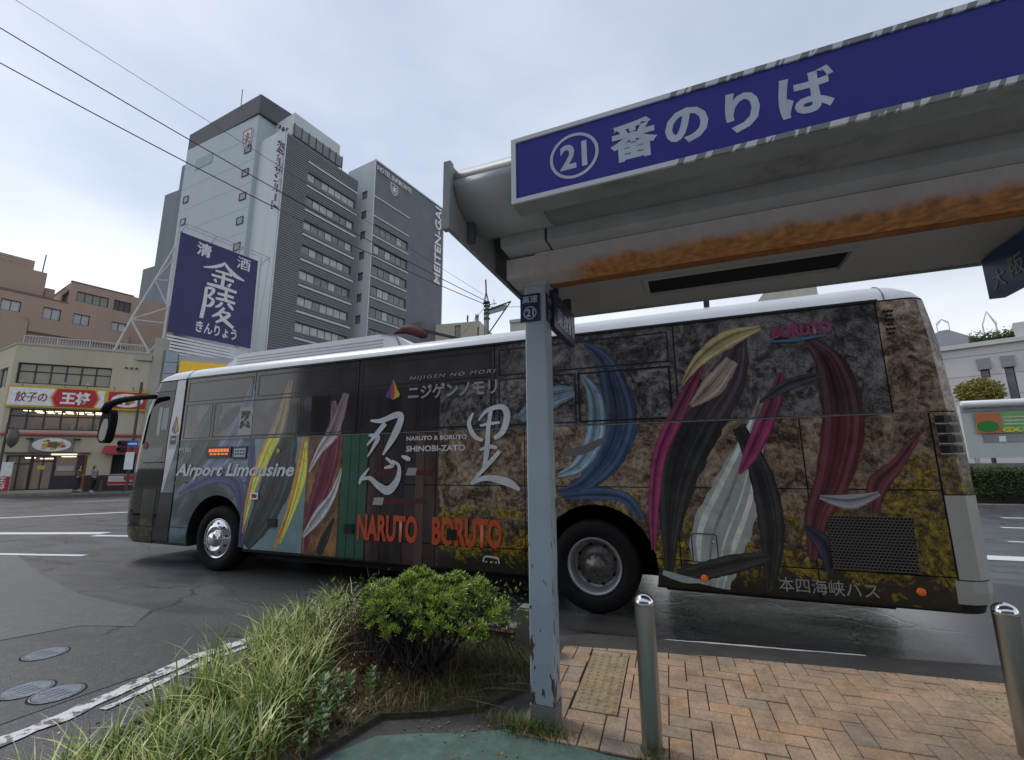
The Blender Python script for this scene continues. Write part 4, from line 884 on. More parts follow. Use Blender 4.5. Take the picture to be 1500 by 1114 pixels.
def outline(z, off=0.0, nc=6):
    i_ = ins(z) - off; x0, x1, ya, yb = xf(z) - off, xr(z) + off, Y0 + i_, Y1 - i_
    pts = []
    for k in range(nc + 1): a = pi / 2 * k / nc; pts.append((x0 + RF_ - RF_ * sin(a), ya + RF_ - RF_ * cos(a)))
    pts = pts[::-1]                       # from front-centre side of the corner to the flank
    for xx in (-8.36, -7.0, -5, -3, -1, 1): pts.append((xx, ya))
    for k in range(nc + 1): a = pi / 2 * k / nc; pts.append((x1 - RR_ + RR_ * sin(a), ya + RR_ - RR_ * cos(a)))
    for k in range(nc + 1): a = pi / 2 * k / nc; pts.append((x1 - RR_ + RR_ * cos(a), yb - RR_ + RR_ * sin(a)))
    for xx in (1, -1, -3, -5, -7.0, -8.36): pts.append((xx, yb))
    for k in range(nc + 1): a = pi / 2 * k / nc; pts.append((x0 + RF_ - RF_ * sin(a), yb - RF_ + RF_ * cos(a)))
    return pts
def coach_mat(name, zone):
    """printed film: zone 'low' is the painted flank, 'glass' the perforated film on the window band"""
    m = bpy.data.materials.new(name); m.use_nodes = True; nt = m.node_tree; L = nt.links.new; b = nt.nodes['Principled BSDF']
    geo = _n(nt, 'TexCoord'); src = geo.outputs['Object']; sp = _n(nt, 'SeparateXYZ'); L(src, sp.inputs[0])
    def mth(op, a, bb=None, c=None):
        q = _n(nt, 'Math'); q.operation = op
        for i, v in enumerate((a, bb, c)):
            if v is None: continue
            if isinstance(v, (int, float)): q.inputs[i].default_value = v
            else: L(v, q.inputs[i])
        return q.outputs[0]
    def noise(s, d=6, r=.65, dist=0, mapscale=None):
        q = _n(nt, 'TexNoise'); q.inputs['Scale'].default_value = s; q.inputs['Detail'].default_value = d; q.inputs['Roughness'].default_value = r; q.inputs['Distortion'].default_value = dist
        if mapscale: mp = _n(nt, 'Mapping'); mp.inputs['Scale'].default_value = mapscale; L(src, mp.inputs[0]); L(mp.outputs[0], q.inputs['Vector'])
        else: L(src, q.inputs['Vector'])
        return q.outputs['Fac']
    def ramp(f, *st):
        q = _n(nt, 'ValToRGB'); q.color_ramp.elements[0].position = st[0][0]; q.color_ramp.elements[0].color = (*st[0][1], 1); q.color_ramp.elements[1].position = st[-1][0]; q.color_ramp.elements[1].color = (*st[-1][1], 1)
        for p, c in st[1:-1]: e = q.color_ramp.elements.new(p); e.color = (*c, 1)
        L(f, q.inputs[0]); return q.outputs[0]
    def mixc(f, a, c):
        q = _n(nt, 'Mix'); q.data_type = 'RGBA'; L(f, q.inputs[0]); L(a, q.inputs[6]); L(c, q.inputs[7]); return q.outputs[2]
    X, Z = sp.outputs[0], sp.outputs[2]       # local x = world x + 3.7
    def step(v, lo, hi): q = _n(nt, 'MapRange'); q.clamp = True; q.inputs[1].default_value = lo; q.inputs[2].default_value = hi; L(v, q.inputs[0]); return q.outputs[0]
    nb = noise(2.6, 10, .72, 1.4); nf = noise(19, 12, .8, .2); nm = noise(5, 8, .7, 1.2)
    comb = mth('ADD', mth('MULTIPLY', nb, .5), mth('MULTIPLY', nf, .5))
    if zone == 'low':
        rock = ramp(comb, (.40, (.010, .005, .004)), (.46, (.085, .052, .032)), (.51, (.25, .175, .115)), (.58, (.46, .37, .27)))
        leaf = ramp(nf, (.36, (.010, .012, .004)), (.46, (.09, .065, .012)), (.54, (.32, .22, .02)), (.64, (.55, .42, .05)))
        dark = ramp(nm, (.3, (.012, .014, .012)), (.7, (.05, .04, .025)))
        inter = ramp(noise(1.2, 3, .5, 0, (1.6, 1, .25)), (.35, (.018, .014, .016)), (.5, (.085, .05, .038)), (.6, (.045, .03, .03)), (.7, (.12, .08, .06)))
        front = ramp(noise(1.4, 4, .5, .8), (.35, (.03, .045, .045)), (.5, (.06, .10, .095)), (.65, (.20, .30, .33)))
        lm = mth('ADD', mth('SUBTRACT', mth('ADD', 1.02, mth('MULTIPLY', step(X, 4.9, 5.4), .42)), Z), mth('MULTIPLY', mth('SUBTRACT', nb, .5), 3.2))
        c = mixc(step(lm, .0, .12), rock, leaf)
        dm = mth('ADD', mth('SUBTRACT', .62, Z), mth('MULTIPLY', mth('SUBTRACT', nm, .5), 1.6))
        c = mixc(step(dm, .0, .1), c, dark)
        c = mixc(step(X, .58, .60), inter, c)
        c = mixc(step(X, -1.7, -1.68), front, c)
        b.inputs['Roughness'].default_value = .28
    else:
        rock = ramp(comb, (.40, (.008, .007, .008)), (.47, (.055, .050, .052)), (.52, (.14, .13, .128)), (.60, (.29, .27, .26)))
        inter = ramp(noise(1.0, 3, .5, 0, (1.8, 1, .15)), (.35, (.014, .013, .016)), (.5, (.05, .042, .045)), (.62, (.03, .027, .03)), (.7, (.06, .05, .05)))
        front = ramp(noise(1.3, 5, .6, .8), (.35, (.03, .03, .036)), (.5, (.075, .08, .085)), (.65, (.14, .14, .145)))
        c = mixc(step(X, .58, .60), inter, rock)
        c = mixc(step(X, -1.7, -1.68), front, c)
        tp = step(Z, 2.66, 2.74)             # the upper lights carry a plainer, purplish film
        plain = ramp(noise(3, 3), (.3, (.040, .034, .038)), (.7, (.062, .054, .058)))
        lx = step(X, 3.55, 3.65)
        c = mixc(mth('MULTIPLY', tp, mth('SUBTRACT', 1.0, mth('MULTIPLY', step(X, 1.2, 1.8), .75))), c, plain)
        b.inputs['Roughness'].default_value = .09; b.inputs['Specular IOR Level'].default_value = .6
        bp = _n(nt, 'Bump'); bp.inputs['Strength'].default_value = .04; bp.inputs['Distance'].default_value = .01; L(noise(1.5, 2), bp.inputs['Height']); L(bp.outputs[0], b.inputs['Normal'])
    L(c, b.inputs['Base Color'])
    return m
M_LOW = coach_mat('printed_wrap_flank', 'low'); M_WGL = coach_mat('printed_film_window', 'glass')
M_BODY = mat('body_seam_dark', (.012, .012, .012), .6)
zs_ = [.34, .5, .8, 1.2, 1.6, 2.08, 2.6, 3.0, 3.2, 3.28, 3.36, 3.41, 3.45, 3.48]
def shell(z_list, off, cap_top, cap_bot):
    mb = MB(); rings = [outline(z, off) for z in z_list]; n = len(rings[0])
    vs = [(p[0], p[1], z) for rg, z in zip(rings, z_list) for p in rg]; fs = []
    for i in range(len(z_list) - 1):
        for k in range(n): k2 = (k + 1) % n; fs.append((i * n + k, i * n + k2, (i + 1) * n + k2, (i + 1) * n + k))
    if cap_top: fs.append(tuple((len(z_list) - 1) * n + k for k in range(n)))
    if cap_bot: fs.append(tuple(range(n))[::-1])
    mb.add(vs, fs); return mb
ARCH = [(-7.25, .52, .66), (-1.06, .52, .66)]
def cutter(depth_to):
    mb = MB()
    for ax, az, ar in ARCH:
        n = 28; v = [(ax + ar * cos(2 * pi * k / n), az + ar * sin(2 * pi * k / n)) for k in range(n)]
        vs = [(p[0], Y0 - .3, p[1]) for p in v] + [(p[0], depth_to, p[1]) for p in v]
        mb.add(vs, [(k, (k + 1) % n, n + (k + 1) % n, n + k)[::-1] for k in range(n)] + [tuple(range(n)), tuple(range(n, 2 * n))[::-1]])
    return mb.build('cutter', M_BODY, fixn=True)
def cut(o, c):
    md = o.modifiers.new('cut', 'BOOLEAN'); md.operation = 'DIFFERENCE'; md.object = c; md.solver = 'EXACT'
    bpy.context.view_layer.update()
    me = bpy.data.meshes.new_from_object(o.evaluated_get(bpy.context.evaluated_depsgraph_get())); o.modifiers.clear(); o.data = me
cu1 = cutter(Y0 + .95)
cu2 = cutter(Y0 + .2)
body = shell(zs_[:9], -.014, True, True).build('body', M_BODY, bus, fixn=True); cut(body, cu1)
roof = shell([3.205] + zs_[9:], 0, True, False).build('roof', white_paint, bus, smooth=True)
mb = MB(); mb.box(-9.3, 1.9, Y0 + .95, Y1 - .2, .25, .4); mb.box(-6.4, -1.9, Y0 + .12, Y0 + .5, .24, .34); mb.box(-.4, 1.95, Y0 + 1.1, Y1 - .15, .06, .25); mb.box(-6.4, -1.9, Y0 + 1.1, Y1 - .15, .07, .25); mb.box(-9.2, -8.0, Y0 + 1.2, Y1 - .2, .10, .25); mb.build('underbody_light_blocks', dark_cav, bus)  # underbody plus hidden low boxes added to block light passing under the coach

def side_pt(s, z, off):
    """s is world x along the near flank, continuing round the corners by arc length"""
    x0, x1 = xf(z) + RF_, xr(z) - RR_; ya = Y0 + ins(z)
    if s < x0:
        a = (x0 - s) / RF_
        if a < pi / 2: return Vector((x0 - (RF_ + off) * sin(a), ya + RF_ - (RF_ + off) * cos(a), z))
        return Vector((x0 - RF_ - off, ya + RF_ + (a - pi / 2) * RF_, z))
    if s > x1:
        a = (s - x1) / RR_
        if a < pi / 2: return Vector((x1 + (RR_ + off) * sin(a), ya + RR_ - (RR_ + off) * cos(a), z))
        return Vector((x1 + RR_ + off, ya + RR_ + (a - pi / 2) * RR_, z))
    return Vector((s, ya - off, z))
def patch(name, s0, s1, z0, z1, off, m, parent=None, thick=.012, cutit=False, sl=None, ds=.12, smooth=True):
    """sheet following the body; s0,s1 may be functions of z"""
    f0 = s0 if callable(s0) else (lambda z: s0); f1 = s1 if callable(s1) else (lambda z: s1)
    ns = max(2, int((f1((z0 + z1) / 2) - f0((z0 + z1) / 2)) / ds)); nz_ = max(2, int((z1 - z0) / .22)); mb = MB(); vs = []
    for j in range(nz_ + 1):
        z = z0 + (z1 - z0) * j / nz_
        for i in range(ns + 1): vs.append(side_pt(f0(z) + (f1(z) - f0(z)) * i / ns, z, off))
    W_ = ns + 1; N = len(vs)
    for j in range(nz_ + 1):
        z = z0 + (z1 - z0) * j / nz_
        for i in range(ns + 1): vs.append(side_pt(f0(z) + (f1(z) - f0(z)) * i / ns, z, off - thick))
    fs = []
    for j in range(nz_):
        for i in range(ns):
            a = j * W_ + i; fs.append((a, a + 1, a + W_ + 1, a + W_)); fs.append((N + a, N + a + W_, N + a + W_ + 1, N + a + 1))
    for i in range(ns):
        a = i; fs.append((a + 1, a, N + a, N + a + 1)); a = nz_ * W_ + i; fs.append((a, a + 1, N + a + 1, N + a))
    for j in range(nz_):
        a = j * W_; fs.append((a, a + W_, N + a + W_, N + a)); a = j * W_ + ns; fs.append((a + W_, a, N + a, N + a + W_))
    mb.add(vs, fs); o = mb.build(name, m, parent or bus, fixn=True)
    if cutit: cut(o, cu2)
    return o
g = .006
# flank panels, seams left between them
cols_ = [(-8.34, -6.62), (-6.62, -5.36), (-5.36, -4.25), (-4.25, -3.15), (-3.15, -1.9), (-1.9, -.17), (-.17, 1.05), (1.05, 2.085)]
for a, b_2 in cols_:
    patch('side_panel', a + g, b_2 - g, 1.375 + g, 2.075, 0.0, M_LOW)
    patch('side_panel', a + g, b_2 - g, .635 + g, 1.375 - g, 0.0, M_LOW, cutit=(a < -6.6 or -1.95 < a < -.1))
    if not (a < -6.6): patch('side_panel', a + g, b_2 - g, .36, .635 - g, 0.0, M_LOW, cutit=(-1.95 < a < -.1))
patch('side_panel', -8.34 + g, -7.7, .38, .635 - g, 0.0, M_LOW, cutit=True)
patch('rear_panel', 1.83, lambda z: xr(z) + .12, 2.09, 3.19, 0.0, M_LOW)
patch('rear_panel', 2.095, lambda z: xr(z) + .12, 1.34, 2.078, 0.0, M_LOW)
M_REARW = mat('dirty_white_paint', (.50, .51, .48), .45, var=.08, scale=3, col2=(.40, .40, .37), thr=(.45, .8))
patch('rear_corner_panel', 2.095, lambda z: xr(z) + .16, .62, 1.33, 0.002, M_REARW)
patch('bumper_corner', 2.06, lambda z: xr(z) + .16, .42, .61, 0.004, M_REARW)
# window band
bays = [(-8.34, -6.63), (-6.63, -4.50), (-4.50, -2.30), (-2.30, -.08), (-.08, 1.825)]
for i, (a, b_2) in enumerate(bays): patch('window_panel', a + .008, b_2 - .008, 2.09, 3.185, 0.0, M_WGL)
M_WLINE = mat('black_window_seal', (.006, .006, .007), .35)
def frame_line(u0, u1, z0, z1, w_=.016, off=.004, n='window_seal'):
    mb = MB(); F = Fr(0, Y0, 0)
    mb.fbox(F, u0, u1, z0, z0 + w_, 0, off); mb.fbox(F, u0, u1, z1 - w_, z1, 0, off); mb.fbox(F, u0, u0 + w_, z0 + w_, z1 - w_, 0, off); mb.fbox(F, u1 - w_, u1, z0 + w_, z1 - w_, 0, off)
    return mb.build(n, M_WLINE, bus)
for (a, b_2) in [(-8.28, -6.68), (-6.56, -4.56), (-4.44, -2.36), (-2.24, -.14)]: frame_line(a, b_2, 2.765, 3.12)
for (a, b_2) in [(-8.28, -7.60), (-7.55, -5.60), (-5.56, -4.54), (-4.44, -3.48), (-3.45, -2.34), (-2.24, -1.23), (-1.20, -.14)]: frame_line(a, b_2, 2.12, 2.72, w_=.02 if a in (-7.55, -1.20, -3.45) else .013)
mb = MB(); mb.fbox(Fr(0, Y0, 0), -8.36, 1.84, 3.188, 3.215, -.01, .02); mb.build('roof_gutter', M_WLINE, bus)
mb = MB(); mb.fbox(Fr(0, Y0, 0), -8.36, 2.09, 2.078, 2.086, -.01, .004); mb.build('belt_seam', mat('seam_highlight', (.25, .25, .25), .4), bus)  # belt seam with its highlight painted in as a pale line
for xx in (-8.35, 1.9): # roof joints
    mb = MB()
    for z in [3.21, 3.28, 3.36, 3.41, 3.45]: pass
    mb.tube([(xx, Y0 + ins(z) - .001, z) for z in (3.21, 3.28, 3.36, 3.41, 3.45)], .006, 4); mb.build('roof_joint', M_WLINE, bus)
# front: silver pillar, door, windscreen
pillar_l = lambda z: piecewise(z, [(.4, -8.75), (1.46, -8.68), (2.2, -8.69), (3.18, -8.62)]); pillar_r = lambda z: piecewise(z, [(.4, -8.37), (3.18, -8.37)])
M_PRINTF = mat('dark_foliage_print', (.02, .02, .014), .15, var=.6, scale=5, col2=(.13, .11, .03), thr=(.52, .66))
patch('door_pillar', lambda z: pillar_l(z) + .01, lambda z: pillar_r(z) - .02 - max(0, 2.1 - z) * .28, 1.2, 3.185, 0.003, silver)
patch('side_panel', lambda z: pillar_r(z) - .015 - max(0, 2.1 - z) * .28, -8.37, 1.2, 2.075, 0.001, M_LOW)
patch('side_panel', -8.78, -8.37, .40, 1.19, 0.001, mat('dark_grey_print', (.025, .025, .027), .15, var=.5, scale=2), ds=.1)
M_DOOR = mat('tinted_door_glass', (.008, .012, .012), .04, var=.3, scale=1, spec=.35)
door = patch('door', lambda z: xf(z) + .12, lambda z: pillar_l(z) - .01, .62, 3.0, 0.004, M_DOOR, ds=.08)
patch('door_top', lambda z: xf(z) + .12, lambda z: pillar_l(z) - .01, 3.01, 3.18, 0.002, black_gloss, ds=.08)
patch('lower_print', lambda z: xf(z) - .3, lambda z: -8.79, .36, .61, 0.003, M_PRINTF, ds=.08)
patch('door_print', lambda z: -9.15, lambda z: -8.8, .63, 1.25, 0.009, M_PRINTF, parent=door, thick=.004, ds=.08)
patch('windscreen', lambda z: xf(z) - 1.9, lambda z: xf(z) + .10, 1.3, 3.0, 0.0, M_DOOR, ds=.15)
patch('front_panel', lambda z: xf(z) - 1.9, lambda z: xf(z) + .10, .36, 1.28, 0.0, M_PRINTF, ds=.15)
patch('door_paper', -9.02, -8.93, 2.2, 2.72, .008, mat('white_notice', (.42, .46, .44), .4), parent=door, thick=.003)
patch('door_paper', -8.90, -8.74, 2.30, 2.70, .008, mat('pale_green_notice', (.30, .36, .34), .4), parent=door, thick=.003)
mb = MB(); F = Fr(0, Y0 + .01, 0)
mb.tube([side_pt(-9.25, 1.72, .02), side_pt(-9.0, 1.72, .025), side_pt(-8.76, 1.72, .02)], .012, 6); mb.build('door_rail', M_WLINE, door)
pp = MB(); pts_ = [side_pt(s, z, .007) for s, z in [(-9.3, 1.62), (-8.78, 1.80), (-8.78, 1.99), (-9.34, 1.96)]]; pp.quad(*pts_); pp.build('painted_reflection', mat('grey_reflection_panel', (.16, .17, .17), .3), door)  # quad on the door glass painted grey as a reflection
pp = MB(); pp.lathe([(.07, 0), (.0001, -.004)], side_pt(-9.28, 2.02, .012), 'Y', 12); pp.build('sticker', mat('dull_red_sticker', (.25, .04, .04), .5), door)
# decals ---------------------------------------------------------------
BFm = Fr(0, Y0, 0)
NL = [0]
def decal(pts, m, glass=False, smooth=6, name='print', parent=None):
    NL[0] += 1; mb = MB(); P = smooth_poly(pts, smooth) if smooth else pts
    lay = .0012 + .00003 * NL[0]
    mb.plate(BFm, P, .0002, lay)
    o = mb.build(name, m, parent or bus)
    return o
def pm(name, c, film=False, var=.12, col2=None, scale=5, **k):
    return mat(name, c, .10 if film else .3, var=var, scale=scale, col2=col2, **k)
# abstract brushed bands of the wrap: they run diagonally from the skirt up over the windows
def pm2(n, c, c2, film=False): return mat(('film_' if film else 'band_') + n, c, .10 if film else .3, var=.3, scale=11, col2=c2, thr=(.42, .62))
def band(pts, n_, c, c2=None, film=True, low=True, cf=None):
    band0(pts, n_, c, c2, film, low, cf)
    L_ = max(p[2] for p in pts)
    if L_ < .11: return
    for k, (f_, g_, t0) in enumerate(((-.30, 1.7, .045), (.10, .55, .030), (.34, 1.45, .055), (-.12, 1.35, .02))):
        q = []
        for i, p in enumerate(pts):
            a = pts[max(i - 1, 0)]; b = pts[min(i + 1, len(pts) - 1)]; dx, dz = b[0] - a[0], b[1] - a[1]; l = sqrt(dx * dx + dz * dz) or 1
            q.append((p[0] - dz / l * p[2] * f_, p[1] + dx / l * p[2] * f_, (t0 if 0 < i < len(pts) - 1 else .004) * (.5 + p[2])))
        cc = tuple(min(.8, v * g_ + (.02 if g_ > 1 else 0)) for v in c); band0(q, n_ + '_streak%d' % k, cc, None, film, low, tuple(min(.6, v * g_ + (.01 if g_ > 1 else 0)) for v in (cf or tuple(w * .55 + .02 for w in c))))
def band0(pts, n_, c, c2=None, film=True, low=True, cf=None):
    """pts (x, z, width): a tapering brushed band, printed darker where the film is perforated"""
    c2 = c2 or tuple(min(1, k * 1.25 + .01) for k in c); cf = cf or tuple(k * .55 + .02 for k in c); cf2 = tuple(k * 1.2 for k in cf)
    P = []
    for i in range(len(pts) - 1):
        p0 = pts[max(i - 1, 0)]; p1 = pts[i]; p2 = pts[i + 1]; p3 = pts[min(i + 2, len(pts) - 1)]
        for k in range(8 + (1 if i == len(pts) - 2 else 0)):
            t = k / 8; P.append([0.5 * ((2 * p1[a]) + (-p0[a] + p2[a]) * t + (2 * p0[a] - 5 * p1[a] + 4 * p2[a] - p3[a]) * t * t + (-p0[a] + 3 * p1[a] - 3 * p2[a] + p3[a]) * t ** 3) for a in (0, 1, 2)])
    E_ = []
    for i, p in enumerate(P):
        a = P[max(i - 1, 0)]; b = P[min(i + 1, len(P) - 1)]; dx, dz = b[0] - a[0], b[1] - a[1]; l = sqrt(dx * dx + dz * dz) or 1
        h = max(.003, p[2] / 2) * random.uniform(.93, 1.07); E_.append(((p[0] - dz / l * h, p[1] + dx / l * h), (p[0] + dz / l * h, p[1] - dx / l * h)))
    NL[0] += 1; o = .0012 + .00003 * NL[0]
    for lo, hi, fm, on in ((.385, 2.073, False, low), (2.098, 3.17, True, film)):
        if not on: continue
        mb = MB()
        for (a, b), (d, c_) in zip(E_[:-1], E_[1:]):
            q = clip(clip([a, b, c_, d], (0, 1), hi), (0, -1), -lo)
            if len(q) > 2:
                if sum(q[i][0] * q[(i + 1) % len(q)][1] - q[(i + 1) % len(q)][0] * q[i][1] for i in range(len(q))) < 0: q = q[::-1]
                mb.add([BFm.P(x, z, o) for x, z in q], [tuple(range(len(q)))])
        if mb.v: mb.build('print', pm2(n_, cf if fm else c, cf2 if fm else c2, fm), bus)
rr_s = random.getstate(); random.seed(3)
YEL = pm('print_yellow', (.62, .55, .06), col2=(.66, .58, .14)); PGR = pm('print_pale_grey', (.42, .40, .40), col2=(.34, .33, .36))
BLKc, MAGc, WHTc = (.012, .012, .014), (.22, .02, .09), (.46, .50, .48)
# front zone: greens, steel blue, indigo
decal([(-6.60, 2.07, 1), (-5.38, 2.07, 1), (-5.38, .385, 1), (-6.55, .385, 1), (-6.6, .9, 1)], pm('print_pale_teal', (.20, .31, .32), col2=(.32, .42, .41), scale=3), smooth=0)
band([(-8.32, 1.30, .12), (-8.0, 1.72, .40), (-7.72, 2.2, .46), (-7.5, 2.7, .3)], 'dark_green', (.035, .06, .05), (.06, .095, .08))
band([(-8.05, 1.25, .10), (-7.55, 1.55, .36), (-7.1, 1.95, .50), (-6.8, 2.5, .34), (-6.7, 3.0, .1)], 'steel_blue', (.14, .19, .29), (.20, .25, .34))
band([(-8.2, 1.18, .05), (-7.85, 1.32, .14), (-7.3, 1.48, .22), (-6.85, 1.36, .24), (-6.68, .95, .10)], 'indigo', (.045, .05, .14), (.09, .09, .22), film=False)
band([(-6.62, .40, .10), (-6.60, .9, .14), (-6.52, 1.5, .16), (-6.6, 2.1, .12)], 'indigo', (.045, .05, .14), (.09, .09, .22))
band([(-7.45, 2.2, .05), (-7.2, 2.45, .25), (-6.95, 2.6, .1)], 'dark_plum', (.04, .035, .06), low=False)
decal([(-6.93, 2.14, 1), (-6.63, 2.14, 1), (-6.63, 2.60, 1), (-6.93, 2.60, 1)], pm('film_paper', (.30, .27, .24), film=True), smooth=0)
# yellow and slate sweep
band([(-6.50, .42, .18), (-6.2, .9, .52), (-5.95, 1.45, .62), (-5.82, 2.1, .40), (-5.75, 2.6, .16)], 'slate', (.035, .045, .045), (.055, .065, .06))
band([(-6.60, .62, .03), (-6.50, 1.25, .16), (-6.30, 1.75, .26), (-6.02, 2.3, .28), (-5.85, 3.0, .10)], 'orange', (.55, .22, .04), (.60, .38, .10), cf=(.20, .14, .09))
band([(-6.58, .75, .02), (-6.44, 1.35, .10), (-6.22, 1.85, .20), (-6.0, 2.3, .2), (-5.9, 2.9, .05)], 'yellow', (.80, .72, .05), (.78, .72, .20), cf=(.24, .18, .09))
band([(-5.92, .40, .04), (-5.66, .95, .16), (-5.50, 1.5, .24), (-5.46, 2.1, .10)], 'orange', (.55, .22, .04), (.60, .38, .10), cf=(.20, .14, .09))
band([(-5.80, .50, .02), (-5.60, 1.0, .10), (-5.46, 1.5, .15), (-5.44, 2.0, .05)], 'yellow', (.80, .72, .05), (.78, .72, .20), cf=(.22, .17, .09))
# pale grey, maroon, brown
decal([(-5.37, 2.07, 1), (-4.74, 2.07, 1), (-4.74, .38, 1), (-5.37, .38, 1)], pm('print_brown_fire', (.13, .06, .03), col2=(.40, .20, .07), scale=6, thr=(.45, .6)), smooth=0)
band([(-5.30, .42, .05), (-5.22, .95, .22), (-5.02, 1.5, .34), (-4.90, 2.1, .26), (-4.95, 2.6, .08)], 'maroon', (.14, .012, .04), (.18, .02, .05), cf=(.20, .14, .15))
band([(-5.36, .62, .05), (-5.1, .92, .20), (-4.86, 1.22, .12), (-4.72, 1.6, .04)], 'pale_grey', (.40, .38, .39), (.33, .32, .35), film=False)
band([(-5.34, 1.55, .04), (-5.16, 1.86, .13), (-4.92, 2.15, .24), (-4.72, 2.7, .12)], 'pale_pink', (.40, .33, .34), (.34, .29, .32), cf=(.24, .18, .19))
band([(-5.05, .39, .12), (-4.95, .62, .14), (-4.80, .9, .04)], 'black', BLKc, (.03, .03, .035), film=False)
for k in range(3): decal([(-4.72 + k * .155, .38, 1), (-4.58 + k * .155, .38, 1), (-4.58 + k * .155, 2.07, 1), (-4.72 + k * .155, 2.07, 1)], pm('print_green_boards', (.025, .10, .055), col2=(.04, .13, .075)), smooth=0)
# blue wave over the rear arch
band([(-1.46, 1.30, .06), (-1.15, 1.42, .20), (-.85, 1.75, .34), (-.72, 2.2, .40), (-.85, 2.8, .22), (-1.1, 3.08, .05)], 'deep_blue', (.03, .06, .13), (.05, .09, .17), cf=(.035, .05, .085))
band([(-1.48, 1.50, .05), (-1.22, 1.62, .16), (-1.02, 1.95, .22), (-1.0, 2.4, .18), (-1.15, 2.7, .04)], 'sky_blue', (.20, .30, .38), (.27, .36, .43))
band([(-.55, 1.05, .10), (-.72, 1.26, .12), (-1.06, 1.30, .14), (-1.4, 1.26, .06)], 'deep_blue', (.03, .06, .13), (.05, .09, .17), film=False)
band([(-1.95, 2.2, .12), (-1.6, 2.42, .30), (-1.25, 2.5, .12)], 'slate_blue', (.20, .28, .33), low=False, cf=(.15, .20, .24))
band([(-1.40, 1.76, .06), (-1.15, 1.80, .10), (-.9, 1.92, .05)], 'taupe', (.13, .12, .12), film=False)
# black, magenta and pale sweep
band([(-.30, .42, .05), (-.25, .95, .20), (-.15, 1.5, .42), (.10, 2.05, .50), (.45, 2.55, .36), (.62, 3.0, .08)], 'black', BLKc, (.025, .025, .03), cf=(.05, .035, .045))
band([(-.44, .72, .05), (-.40, 1.25, .12), (-.30, 1.75, .14), (-.05, 2.25, .16), (.20, 2.7, .05)], 'magenta', MAGc, (.27, .035, .11), cf=(.13, .03, .055))
band([(.12, .40, .30), (.20, .85, .52), (.42, 1.35, .46), (.62, 1.9, .20), (.74, 2.3, .06)], 'pale', WHTc, (.40, .45, .45), cf=(.22, .20, .18))
band([(.62, .40, .06), (.70, .95, .22), (.66, 1.5, .22), (.50, 2.0, .12)], 'black', BLKc, (.025, .025, .03), film=False)
band([(.46, 1.52, .03), (.60, 1.75, .14), (.82, 2.2, .16), (.95, 2.55, .04)], 'magenta', MAGc, (.27, .035, .11), cf=(.12, .03, .05))
band([(-.20, .46, .16), (.10, .56, .18), (.42, .66, .16), (.66, .72, .05)], 'charcoal', (.018, .02, .02), (.03, .03, .03), film=False)
band([(-.36, .50, .05), (-.16, .45, .07), (.02, .44, .03)], 'pale', WHTc, (.40, .45, .45), film=False)
band([(-.02, 2.50, .03), (.18, 2.76, .14), (.48, 2.96, .20), (.80, 3.05, .05)], 'straw', (.4, .33, .15), low=False, cf=(.27, .225, .11))
band([(.05, 2.25, .05), (.28, 2.45, .22), (.50, 2.72, .14)], 'sand', (.4, .3, .25), low=False, cf=(.28, .22, .18))
# wine sweep at the rear
band([(1.02, .72, .06), (1.10, 1.1, .20), (1.28, 1.5, .30), (1.42, 2.05, .36), (1.38, 2.6, .26), (1.2, 2.9, .05)], 'wine', (.10, .02, .03), (.14, .03, .04), cf=(.055, .025, .03))
band([(1.55, 1.16, .05), (1.62, 1.42, .16), (1.80, 1.62, .10), (2.0, 1.9, .03)], 'wine', (.10, .02, .03), (.14, .03, .04), film=False)
band([(.98, 1.02, .05), (1.12, .86, .16), (1.15, .6, .04)], 'night', (.02, .02, .045), (.035, .035, .07), film=False)
band([(1.14, 1.30, .04), (1.38, 1.26, .14), (1.62, 1.34, .04)], 'lilac', (.24, .24, .28), (.3, .3, .33), film=False)
band([(.72, 2.25, .03), (1.0, 2.42, .12), (1.3, 2.5, .04)], 'night', (.03, .03, .05), low=False)
random.setstate(rr_s)
# old interior scene: posts and shelves
for xx, c in ((-4.14, (.05, .02, .02)), (-3.78, (.02, .02, .025)), (-3.46, (.11, .065, .05))):
    decal([(xx, .37, 1), (xx + .13, .37, 1), (xx + .13, 2.07, 1), (xx, 2.07, 1)], pm('print_post_%d' % int(-xx * 100), c), smooth=0)
RDB = pm('print_dark_red', (.09, .018, .018))
decal([(-4.1, 1.50, 1), (-3.2, 1.50, 1), (-3.2, 1.57, 1), (-4.1, 1.57, 1)], RDB, smooth=0); decal([(-4.2, 1.10, 1), (-3.3, 1.13, 1), (-3.3, 1.20, 1), (-4.2, 1.18, 1)], RDB, smooth=0)
decal([(-4.15, 1.10, 1), (-3.98, 1.10, 1), (-3.96, 1.20, 1), (-4.12, 1.20, 1)], PGR, smooth=0); decal([(-3.62, 1.50, 1), (-3.46, 1.50, 1), (-3.44, 1.60, 1), (-3.58, 1.60, 1)], PGR, smooth=0)
def fl(n, c, **k): return pm('film_' + n, c, film=True, **k)
